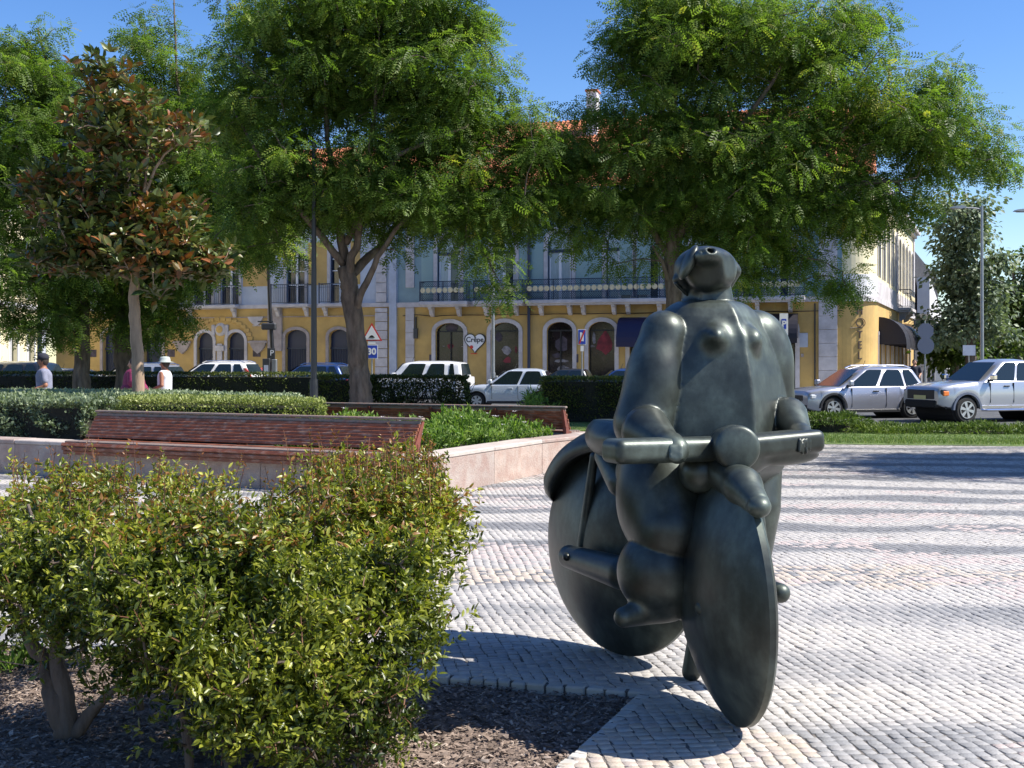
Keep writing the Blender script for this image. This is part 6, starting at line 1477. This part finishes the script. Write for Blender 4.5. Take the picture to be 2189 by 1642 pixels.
# ================================================================ people
M['skin'] = mat('skin', (0.42, 0.22, 0.14), 0.55); M['skin_d'] = mat('tanned_skin', (0.30, 0.13, 0.075), 0.55)
def person(label, base, face_deg, top_m, bot_m, hat=None, skirt=False, lean=0.0, skin='skin', hatm=None, scale=1.0, sleeves=True, bent_arm=True, hair=(0.03, 0.02, 0.015), wide=1.0):
    t = thing('person', label, 'person', base); bx, by, bz = base; c, s = math.cos(math.radians(face_deg)), math.sin(math.radians(face_deg))
    def w(p):   # local: x right-left(lateral), y forward, z up
        x, y, z = p; y = y+lean*max(0, z-.95)**1.2; z = z-(lean*.35*max(0, z-.95)); x, y, z = x*scale, y*scale, z*scale
        return (bx+x*(-s)+y*c, by+x*c+y*s, bz+z)
    J = dict(hip=.92, sh=1.40, neck=1.47, head=1.60)
    arms = [([.19, 0, 1.38], [.25, -.03, 1.12], [.24, .12, .92] if not bent_arm else [.20, .22, 1.02]), ([-.19, 0, 1.38], [-.25, -.03, 1.12], [-.22, .10, .90])]
    legs = [([.09, 0, .90], [.10, .03, .50], [.10, -.02, .08], [.10, .13, .04]), ([-.09, 0, .90], [-.10, -.10, .50], [-.10, -.24, .10], [-.10, -.12, .05])]
    def body(P):
        d = ell(P, w((0, .01, 1.60)), (.085, .095, .12)); d = smin(d, rc(P, w((0, 0, 1.36)), w((0, 0, 1.52)), .06, .05), .03)
        d = np.minimum(d, rc(P, w((0, .10, 1.585)), w((0, .115, 1.575)), .018, .015))
        for sx in (-1, 1): d = np.minimum(d, rc(P, w((sx*.085, 0, 1.61)), w((sx*.09, 0, 1.58)), .015, .012))
        d = smin(d, rc(P, w((0, 0, 1.0)), w((0, 0, 1.32)), .13, .14), .08); d = smin(d, rc(P, w((-.13, 0, 1.37)), w((.13, 0, 1.37)), .07, .07), .06)
        for a, b, e in arms:
            d = smin(d, rc(P, w(a), w(b), .05, .04), .03); d = smin(d, rc(P, w(b), w(e), .038, .028), .02)
            e2 = [e[0], e[1]+.07, e[2]-.05]
            d = smin(d, rc(P, w(e), w(e2), .03, .028), .015)
            for f in (-.03, -.01, .01, .03): d = np.minimum(d, rc(P, w((e2[0]+f, e2[1], e2[2])), w((e2[0]+f*1.1, e2[1]+.05, e2[2]-.05)), .011, .008))
        for a, b, e, f in legs: d = smin(d, rc(P, w(a), w(b), .085, .055), .04); d = smin(d, rc(P, w(b), w(e), .055, .035), .02); d = smin(d, rc(P, w(e), w(f), .04, .03), .02)
        return d
    m = 1.0*scale; V, F = nets(body, (bx-.75, by-.75, bz-.02), (bx+.75, by+.75, bz+1.8*scale), .017); mesh_np('body', V, F, M[skin], t, smooth=True)
    def shirt(P):
        d = rc(P, w((0, 0, .90)), w((0, 0, 1.30)), .155*wide**2, .16*wide); d = smin(d, rc(P, w((-.14, 0, 1.37)), w((.14, 0, 1.37)), .085, .085), .06)
        if sleeves:
            for a, b, e in arms: d = smin(d, rc(P, w(a), w([(a[i]*.35+b[i]*.65) for i in range(3)]), .072*wide, .07*wide**2), .02)
        return d
    V, F = nets(shirt, (bx-.6, by-.6, bz+.7), (bx+.6, by+.6, bz+1.6), .018); mesh_np('shirt' if not skirt else 'dress_top', V, F, top_m, t, smooth=True)
    def trous(P):
        if skirt: return rc(P, w((0, 0, .95)), w((0, 0, .55)), .17*wide**2, .27*wide)
        d = rc(P, w((0, 0, .93)), w((0, 0, .90)), .15, .15)
        for a, b, e, f in legs: d = smin(d, rc(P, w(a), w(b), .105, .08), .04); d = smin(d, rc(P, w(b), w(e), .08, .07), .02)
        return d
    V, F = nets(trous, (bx-.6, by-.6, bz+.06), (bx+.6, by+.6, bz+1.15), .02); mesh_np('skirt' if skirt else 'trousers', V, F, bot_m, t, smooth=True)
    q = w((0, -.02, 1.665))
    hm = mat('hair_'+str(len(bpy.data.materials)), hair, .7)
    def hairf(P): return np.maximum(ell(P, w((0, -.015, 1.625)), (.098, .105, .125)), -(ell(P, w((0, .11, 1.56)), (.10, .09, .13))))
    V, F = nets(hairf, (q[0]-.2, q[1]-.2, q[2]-.25), (q[0]+.2, q[1]+.2, q[2]+.2), .012); mesh_np('hair', V, F, hm, t, smooth=True)
    if hat:
        hz = w((0, -.005, 1.67)); mb = MB()
        if hat == 'cap':
            mb.lathe([(.112, -.03), (.115, .02), (.10, .07), (.05, .10), (.01, .105)], hz, 16); f = np.array([c, s]);
            n_ = np.array([-s, c]); mb.add([(hz[0]+f[0]*a+n_[0]*b, hz[1]+f[1]*a+n_[1]*b, hz[2]-.02+z_) for a, b, z_ in ((.09, .09, 0), (.20, .06, -.02), (.21, 0, -.015), (.20, -.06, -.02), (.09, -.09, 0), (.09, 0, .01))], [(0, 1, 2, 5), (5, 2, 3, 4)])
        else: mb.lathe([(.20, -.035), (.205, -.03), (.12, -.015), (.115, .05), (.09, .09), (.01, .10)], hz, 20)
        mb.build('hat', hatm, t, smooth=True)
    return t
polo = mat('blue_grey_shirt', (0.20, 0.21, 0.29), 0.85, var=.15, scale=12); navy = mat('dark_cloth', (0.02, 0.022, 0.035), 0.9); magenta = mat('magenta_cloth', (0.20, 0.018, 0.07), 0.75, var=.5, scale=9, stretch=(6, 6, .4)); whitec = mat('white_cloth', (0.7, 0.7, 0.74), 0.85)
person('man in a dark cap and blue-grey short-sleeved shirt walking at the left', (-9.55, 23.9, 0), 200, polo, navy, hat='cap', hatm=navy, skin='skin_d', lean=.05, scale=1.02)
person('woman in a pale sun hat and white sleeveless dress, right of the magnolia trunk', (-7.72, 26.0, 0), 175, whitec, whitec, hat='sun', hatm=mat('grey_hat', (0.36, 0.4, 0.38), .85), skirt=True, skin='skin_d', sleeves=False, scale=.98)
person('person in a loose magenta striped dress, half hidden behind the magnolia trunk', (-8.20, 25.4, 0), 190, magenta, magenta, skirt=True, lean=.05, scale=.98, wide=1.35)
pp = at(1955, 50, 0); person('small dark-haired person in dark clothes standing by the hotel side entrance', (pp.x, pp.y, 0), 250, navy, navy, scale=1.0)
# ================================================================ bronze sculpture
def bronze():
    m = bpy.data.materials.new('green_bronze'); m.use_nodes = True; t = m.node_tree; N = t.nodes; Lk = t.links; b = N['Principled BSDF']
    b.inputs['Metallic'].default_value = .55; b.inputs['Coat Weight'].default_value = .35; b.inputs['Coat Roughness'].default_value = .36
    tc = N.new('ShaderNodeTexCoord'); n1 = N.new('ShaderNodeTexNoise'); n1.inputs['Scale'].default_value = 3.2; n1.inputs['Detail'].default_value = 9; n1.inputs['Roughness'].default_value = .65
    Lk.new(tc.outputs['Object'], n1.inputs['Vector'])
    r = N.new('ShaderNodeValToRGB'); e = r.color_ramp.elements; e[0].position = .30; e[0].color = (.016, .018, .015, 1); e[1].position = .72; e[1].color = (.115, .143, .120, 1)
    x = e.new(.5); x.color = (.046, .056, .047, 1); Lk.new(n1.outputs['Fac'], r.inputs['Fac'])
    n2 = N.new('ShaderNodeTexNoise'); n2.inputs['Scale'].default_value = 28; n2.inputs['Detail'].default_value = 7; mp = N.new('ShaderNodeMapping'); mp.inputs['Scale'].default_value = (1, 1, .45); Lk.new(tc.outputs['Object'], mp.inputs['Vector']); Lk.new(mp.outputs[0], n2.inputs['Vector'])
    mr = N.new('ShaderNodeMapRange'); mr.inputs[1].default_value = .3; mr.inputs[2].default_value = .7; mr.inputs[3].default_value = .80; mr.inputs[4].default_value = 1.15; Lk.new(n2.outputs['Fac'], mr.inputs[0])
    sc = N.new('ShaderNodeVectorMath'); sc.operation = 'SCALE'; Lk.new(r.outputs[0], sc.inputs[0]); Lk.new(mr.outputs[0], sc.inputs['Scale']); Lk.new(sc.outputs[0], b.inputs['Base Color'])
    m3 = N.new('ShaderNodeMapRange'); m3.inputs[1].default_value = .3; m3.inputs[2].default_value = .7; m3.inputs[3].default_value = .40; m3.inputs[4].default_value = .54; Lk.new(n1.outputs['Fac'], m3.inputs[0]); Lk.new(m3.outputs[0], b.inputs['Roughness'])
    n3 = N.new('ShaderNodeTexNoise'); n3.inputs['Scale'].default_value = 11; n3.inputs['Detail'].default_value = 4; Lk.new(tc.outputs['Object'], n3.inputs['Vector'])
    bp = N.new('ShaderNodeBump'); bp.inputs['Strength'].default_value = .10; bp.inputs['Distance'].default_value = .02; Lk.new(n3.outputs['Fac'], bp.inputs['Height']); Lk.new(bp.outputs[0], b.inputs['Normal'])
    return m
M['bronze'] = bronze()
st = thing('bronze_statue', 'dark green bronze sculpture of a stout figure, head thrown back, riding a bicycle', 'statue', (.8, 5.8, 0))
def w(px, py, Y): return tuple(W(px, py, Y))
HD = math.radians(21); hv = np.array([math.sin(HD), -math.cos(HD), 0]); lv_ = np.array([math.cos(HD), math.sin(HD), 0]); AX = np.array([lv_, hv, [0, 0, 1]])
PY = [522, 645, 652, 662, 680, 720, 760, 800, 850, 900, 925, 960, 1000, 1040]
HW = [62, 67, 82, 95, 108, 127, 140, 150, 159, 165, 167, 166, 155, 120]
CX_ = [1514, 1514, 1514, 1514, 1515, 1517, 1519, 1520, 1520, 1520, 1520, 1520, 1518, 1515]
YT = 5.75
zz = np.array([EYE+(HOR-p)/FPX*YT for p in PY][::-1]); ww = np.array([h/FPX*YT for h in HW][::-1]); cc = np.array([(c-CXP)/FPX*YT for c in CX_][::-1])
ztop = EYE+(HOR-645)/FPX*YT
def torso(P):
    z = P[:, 2]; a = np.interp(z, zz, ww); cx = np.interp(z, zz, cc)
    q = np.stack([P[:, 0]-cx, P[:, 1]-YT, z*0], 1); u = q@lv_; v = q@hv
    rho = np.hypot(u/a, v/(a*np.where(v > 0, 1.25, .86)))+1e-6; phi = np.arctan2(u/a, v/(a*.86))
    d = (rho-1)*a*.86
    b = a*1.04
    for sg, an in ((-1, 28), (1, 35)):
        an = math.radians(an); pl_ = sg*math.sin(an)*u+math.cos(an)*(v-b)
        d = -smin(-d, -pl_*.95, .035 if sg < 0 else .008)
    return np.maximum(np.maximum(d, z-ztop), -(z-1.0))
def rider(P):
    d = torso(P)
    # seat / pelvis bulk below the bar
    d = smin(d, ell(P, w(1470, 1010, 5.85), (.36, .30, .22)), .06)
    # breasts
    d = smin(d, ell(P, w(1527, 720, 5.48), (.048, .085, .050)), .07)
    d = smin(d, ell(P, w(1606, 727, 5.55), (.050, .085, .060)), .055)
    # neck and head
    nk = rc(P, w(1533, 668, 5.74), w(1530, 596, 5.74), .090, .066); d = np.minimum(d, nk)
    h = ell(P, w(1518, 577, 5.72), (.130, .17, .112))
    p0 = np.array(w(1547, 585, 5.575)); n1 = np.array([-.52, -.84, -.22]); n1 /= np.linalg.norm(n1); n2 = np.array([.80, -.60, .02]); n2 /= np.linalg.norm(n2)
    h = -smin(-h, -((P-p0)@n1), .018); h = -smin(-h, -((P-p0)@n2), .018)
    h = smin(h, ell(P, w(1512, 545, 5.60), (.062, .07, .036)), .03)          # nose and lips turned to the sky
    h = smin(h, ell(P, w(1510, 551, 5.60), (.058, .06, .026)), .03)
    d = smin(d, h, .012)
    d = -smin(-d, ell(P, w(1519, 536, 5.55), (.017, .06, .014)), .006); d = -smin(-d, ell(P, w(1503, 541, 5.55), (.011, .05, .005)), .004)
    d = np.maximum(d, -ell(P, w(1512, 550, 5.53), (.035, .02, .004)))
    d = smin(d, ell(P, w(1494, 632, 5.86), (.085, .10, .10)), .04)
    # left arm of the picture
    up = rc(P, w(1419, 714, 5.57), w(1377, 905, 5.50), .112, .146); up = smin(up, ell(P, w(1399, 820, 5.54), (.130, .145, .21)), .05)
    d = np.minimum(d, up)
    fo = rc(P, w(1382, 922, 5.36), w(1430, 955, 5.16), .116, .062); d = np.minimum(d, fo)
    # shoulder lobe edge and right arm
    up2 = rc(P, w(1612, 716, 5.84), w(1648, 850, 5.86), .125, .115); up2 = smin(up2, ell(P, w(1632, 780, 5.86), (.15, .13, .24)), .05); d = np.minimum(d, up2)
    fo2 = rc(P, w(1684, 892, 5.66), w(1712, 930, 5.46), .098, .052); d = np.minimum(d, fo2)
    # hands closed over the bar
    hl = smin(rc(P, w(1434, 953, 5.14), w(1446, 962, 5.04), .062, .055), rc(P, w(1446, 962, 5.04), w(1448, 974, 5.01), .046, .035), .02)
    for i, (px, py) in enumerate(((1433, 980), (1441, 983), (1449, 983), (1456, 979))):
        hl = smin(hl, rc(P, w(px, 955, 4.995), w(px, py, 4.98), .0112, .0105), .001)
    hl = smin(hl, rc(P, w(1420, 955, 5.06), w(1417, 975, 5.03), .018, .014), .012)
    d = smin(d, hl, .02)
    hr = smin(rc(P, w(1713, 930, 5.44), w(1719, 944, 5.36), .050, .042), rc(P, w(1719, 944, 5.36), w(1719, 956, 5.34), .036, .028), .02)
    for i, (px, py) in enumerate(((1709, 966), (1716, 969), (1723, 968), (1730, 962))):
        hr = smin(hr, rc(P, w(px, 940, 5.29+.012*i), w(px-1, py-1, 5.285+.012*i), .0105, .0095), .001)
    hr = smin(hr, rc(P, w(1704, 935, 5.38), w(1700, 953, 5.34), .015, .012), .010)
    d = smin(d, hr, .015)
    # legs
    th = rc(P, w(1412, 1010, 5.50), w(1432, 1130, 5.36), .195, .182); th = smin(th, ell(P, w(1412, 1070, 5.45), (.205, .18, .27)), .06)
    d = smin(d, th, .02)
    ca = ell(P, w(1412, 1222, 5.36), (.20, .18, .20)); ca = smin(ca, rc(P, w(1425, 1250, 5.36), w(1432, 1290, 5.36), .12, .07), .05); d = np.minimum(d, ca)
    ft = rc(P, w(1335, 1318, 5.26), w(1440, 1284, 5.40), .042, .085); ft = smin(ft, rc(P, w(1332, 1322, 5.27), w(1430, 1306, 5.42), .035, .05), .03); d = smin(d, ft, .035)
    t2 = rc(P, w(1598, 1010, 5.85), w(1603, 1080, 5.78), .17, .15); c2 = rc(P, w(1600, 1085, 5.78), w(1590, 1215, 5.74), .155, .12); d = np.minimum(d, np.minimum(t2, c2))
    d = np.minimum(d, rc(P, w(1640, 1262, 5.80), w(1668, 1268, 5.68), .055, .048))
    return d
V, F = nets(rider, (.36, 4.85, .38), (1.66, 6.25, 2.26), .0105)
mesh_np('rider', V, F, M['bronze'], st, smooth=True)
# hair: two smooth flaps
def hairs(P):
    d = ell(P, w(1508, 574, 5.84), (.157, .15, .112)); d = smin(d, ell(P, w(1500, 590, 5.92), (.14, .12, .10)), .03)
    ax = np.array([[.90, 0, -.43], [0, 1, 0], [.43, 0, .90]])
    d = smin(d, ell(P, w(1472, 561, 5.645), (.030, .07, .092), ax), .02)
    d = smin(d, rc(P, w(1567, 580, 5.80), w(1557, 607, 5.80), .04, .026), .02)
    d = smin(d, rc(P, w(1450, 598, 5.82), w(1466, 622, 5.82), .030, .018), .02)
    return np.minimum(d, rc(P, w(1444, 606, 5.78), w(1468, 630, 5.80), .010, .008))
V, F = nets(hairs, (.6, 5.5, 1.85), (1.3, 6.15, 2.3), .009); mesh_np('hair', V, F, M['bronze'], st, smooth=True)
# handlebar: thick bent plank
la = np.array([.905, .425, 0]); 
def bar(P):
    d = 1e9
    cL, cM, cR = np.array(w(1310, 965, 4.97)), np.array(w(1560, 958, 5.22)), np.array(w(1735, 941, 5.43))
    for a, b in ((cL, cM), (cM, cR)):
        ex = (b-a); L = np.linalg.norm(ex); ex /= L; ey = np.cross([0, 0, 1.], ex); ey /= np.linalg.norm(ey); ez = np.cross(ex, ey)
        d = np.minimum(d, rbox(P, (a+b)/2, (L/2+.02, .085, .052), np.array([ex, ey, ez]), .034))
    # tapered belly under the bar
    d = smin(d, ell(P, (cM+cR)/2+np.array([0, .03, -.055]), (.26, .09, .05), AX), .02)
    d = smin(d, ell(P, cM+np.array([0, .05, -.05]), (.2, .12, .10), AX), .02)
    return d
V, F = nets(bar, (.35, 4.7, 1.0), (1.55, 5.75, 1.42), .0085); mesh_np('handlebar', V, F, M['bronze'], st, smooth=True)
def headlamp(P):
    fr = np.array(w(1578, 958, 4.99)); bk = np.array(w(1553, 953, 5.28)); ex = (fr-bk); L = np.linalg.norm(ex); ex /= L
    q = P-bk; t_ = q@ex; r_ = np.linalg.norm(q-t_[:, None]*ex, axis=1); R_ = np.interp(t_, [-.1, 0, L*.6, L], [.06, .085, .098, .097])
    a = r_-R_; b = np.maximum(t_-L-.012*(1-(r_/.1)**2), -t_-.02); return np.minimum(np.maximum(a, b), 0)+np.hypot(np.maximum(a+.012, 0), np.maximum(b+.012, 0))-.012 if False else -smin(-a, -b, .02)
V, F = nets(headlamp, (.75, 4.8, 1.05), (1.25, 5.45, 1.42), .008); mesh_np('headlight', V, F, M['bronze'], st, smooth=True)
# front fender horn
def fend(P):
    d = rc(P, w(1545, 1008, 5.16), w(1588, 1040, 4.94), .085, .078); d = smin(d, rc(P, w(1588, 1040, 4.94), w(1618, 1076, 4.80), .078, .052), .03)
    d = np.minimum(d, ell(P, w(1622, 1083, 4.77), (.050, .06, .046))); return d
V, F = nets(fend, (.8, 4.6, .85), (1.2, 5.4, 1.3), .008); mesh_np('front_fender', V, F, M['bronze'], st, smooth=True)
# wheels: lens-shaped discs, heading angle a (clockwise from -Y towards +X)
def wheel(name, c, R, a, lean, t1, t2, edge=.028):
    n = 96; prof = []
    for r in np.linspace(0, 1, 22): prof.append((R*r, edge+(t1-edge)*(1-r**2.1)))
    prof += [(R*1.002+.012, edge*.5), (R*1.002+.012, -edge*.5)]
    for r in np.linspace(1, 0, 22): prof.append((R*r, -edge-(t2-edge)*(1-r**2.1)))
    f = Vector((math.sin(a), -math.cos(a), 0)); s = Vector((math.cos(a), math.sin(a), 0)); s.rotate(Matrix.Rotation(lean, 3, f)); u = s.cross(f)*1.0
    if u.z < 0: u = -u
    V = []; F = []
    for r, h in prof:
        for k in range(n):
            q = 2*PI*k/n; p = Vector(c)-s*h+f*(r*math.cos(q))+u*(r*math.sin(q)); V.append(p)
    for i in range(len(prof)-1):
        for k in range(n): F.append((i*n+k, i*n+(k+1) % n, (i+1)*n+(k+1) % n, (i+1)*n+k))
    mb = MB(); mb.add(V, F); o = mb.build(name, M['bronze'], st); smooth_by_angle(o, 28); return f, s, u
FW = np.array([(1558-CXP)/FPX*5.2, 5.2, .575]); f1, s1, u1 = wheel('front_wheel', FW, .56, math.radians(7.0), math.radians(2.0), .20, .13, edge=.026)
RWc = np.array([(1328-CXP)/FPX*6.42, 6.42, .585]); f2, s2, u2 = wheel('rear_wheel', RWc, .572, math.radians(40), 0, .19, .19)
def seg(name, parts, lo, hi, h=.009, k=.0):
    def fn(P):
        d = None
        for (a, b, ra, rb) in parts:
            e = rc(P, a, b, ra, rb); d = e if d is None else (smin(d, e, k) if k else np.minimum(d, e))
        return d
    V, F = nets(fn, lo, hi, h); return mesh_np(name, V, F, M['bronze'], st, smooth=True)
hub = np.array(w(1506, 1300, 5.03)); seg('hub', [(hub, hub+np.array([.06, .1, 0]), .042, .06)], hub-.15, hub+.25)
seg('fork', [(np.array(w(1490, 1000, 5.48)), hub+np.array([-.04, .42, 0]), .11, .10)], (.6, 4.8, .3), (1.15, 5.8, 1.3))
seg('fork', [(np.array(w(1600, 1000, 5.5)), np.array(w(1630, 1250, 5.35)), .05, .045)], (.9, 5.1, .4), (1.4, 5.8, 1.3))
seg('chainstay', [(np.array(w(1217, 1190, 6.30)), np.array(w(1330, 1225, 5.85)), .062, .085)], (.2, 5.6, .3), (.8, 6.6, .85))
seg('axle_cap', [(np.array(w(1215, 1190, 6.26)), np.array(w(1211, 1191, 6.20)), .030, .022)], (.2, 6.0, .4), (.45, 6.4, .7), .006)
seg('seat_stay', [(np.array(w(1270, 975, 6.36)), np.array(w(1243, 1178, 6.42)), .024, .030), (np.array(w(1295, 975, 6.1)), np.array(w(1330, 1030, 5.95)), .06, .08)], (.2, 5.7, .45), (.8, 6.5, 1.3))
seg('support_post', [(np.array(w(1486, 1360, 5.90)), np.array(w(1478, 1436, 5.90)), .036, .048)], (.7, 5.7, -.05), (1.1, 6.2, .5))
seg('top_tube', [(np.array(w(1500, 1010, 5.2)), np.array(w(1440, 1020, 6.1)), .09, .10), (np.array(w(1480, 1290, 5.55)), np.array(w(1380, 1270, 6.1)), .09, .09)], (.55, 5.0, .2), (1.2, 6.3, 1.2))
# saddle: drum with flat lit top
def saddle(P):
    c = np.array(w(1298, 932, 6.05)); q = P-c; d = ell(P, c, (.115, .22, .105)); d = smin(d, ell(P, c+np.array([.12, -.12, 0]), (.2, .26, .10)), .05); return np.maximum(d, P[:, 2]-(c[2]+.082))
V, F = nets(saddle, (.3, 5.5, 1.0), (1.0, 6.5, 1.4), .0095); mesh_np('saddle', V, F, M['bronze'], st, smooth=True)
# rear fender: thick band over the rear wheel
def band():
    V = []; F = []; n = 26; sec = 14; A = np.linspace(math.radians(62), math.radians(158), n)      # from near the saddle to the rear
    for i, a in enumerate(A):
        e = min(1, min(i, n-1-i)/3.0); rr = .605; wd = (.12+.05*math.sin(PI*i/(n-1)))*(.35+.65*math.sqrt(e)) ; th = .060*(.4+.6*math.sqrt(e))
        c = Vector(RWc)+f2*(rr*math.cos(a))+u2*(rr*math.sin(a)); rd = f2*math.cos(a)+u2*math.sin(a)
        for k in range(sec):
            q = 2*PI*k/sec; V.append(c+s2*(wd*math.copysign(abs(math.cos(q))**.7, math.cos(q)))+rd*(th*math.copysign(abs(math.sin(q))**.7, math.sin(q))-.05*abs(math.cos(q))**2))
    for i in range(n-1):
        for k in range(sec): F.append((i*sec+k, i*sec+(k+1) % sec, (i+1)*sec+(k+1) % sec, (i+1)*sec+k))
    F += [tuple(range(sec)), tuple((n-1)*sec+k for k in range(sec))]
    mb = MB(); mb.add(V, F); o = mb.build('rear_fender', M['bronze'], st, smooth=True)
band()
print('objects', len(bpy.data.objects), 'tris', sum(len(o.data.loops)-2*len(o.data.polygons) for o in bpy.data.objects if o.type == 'MESH'))
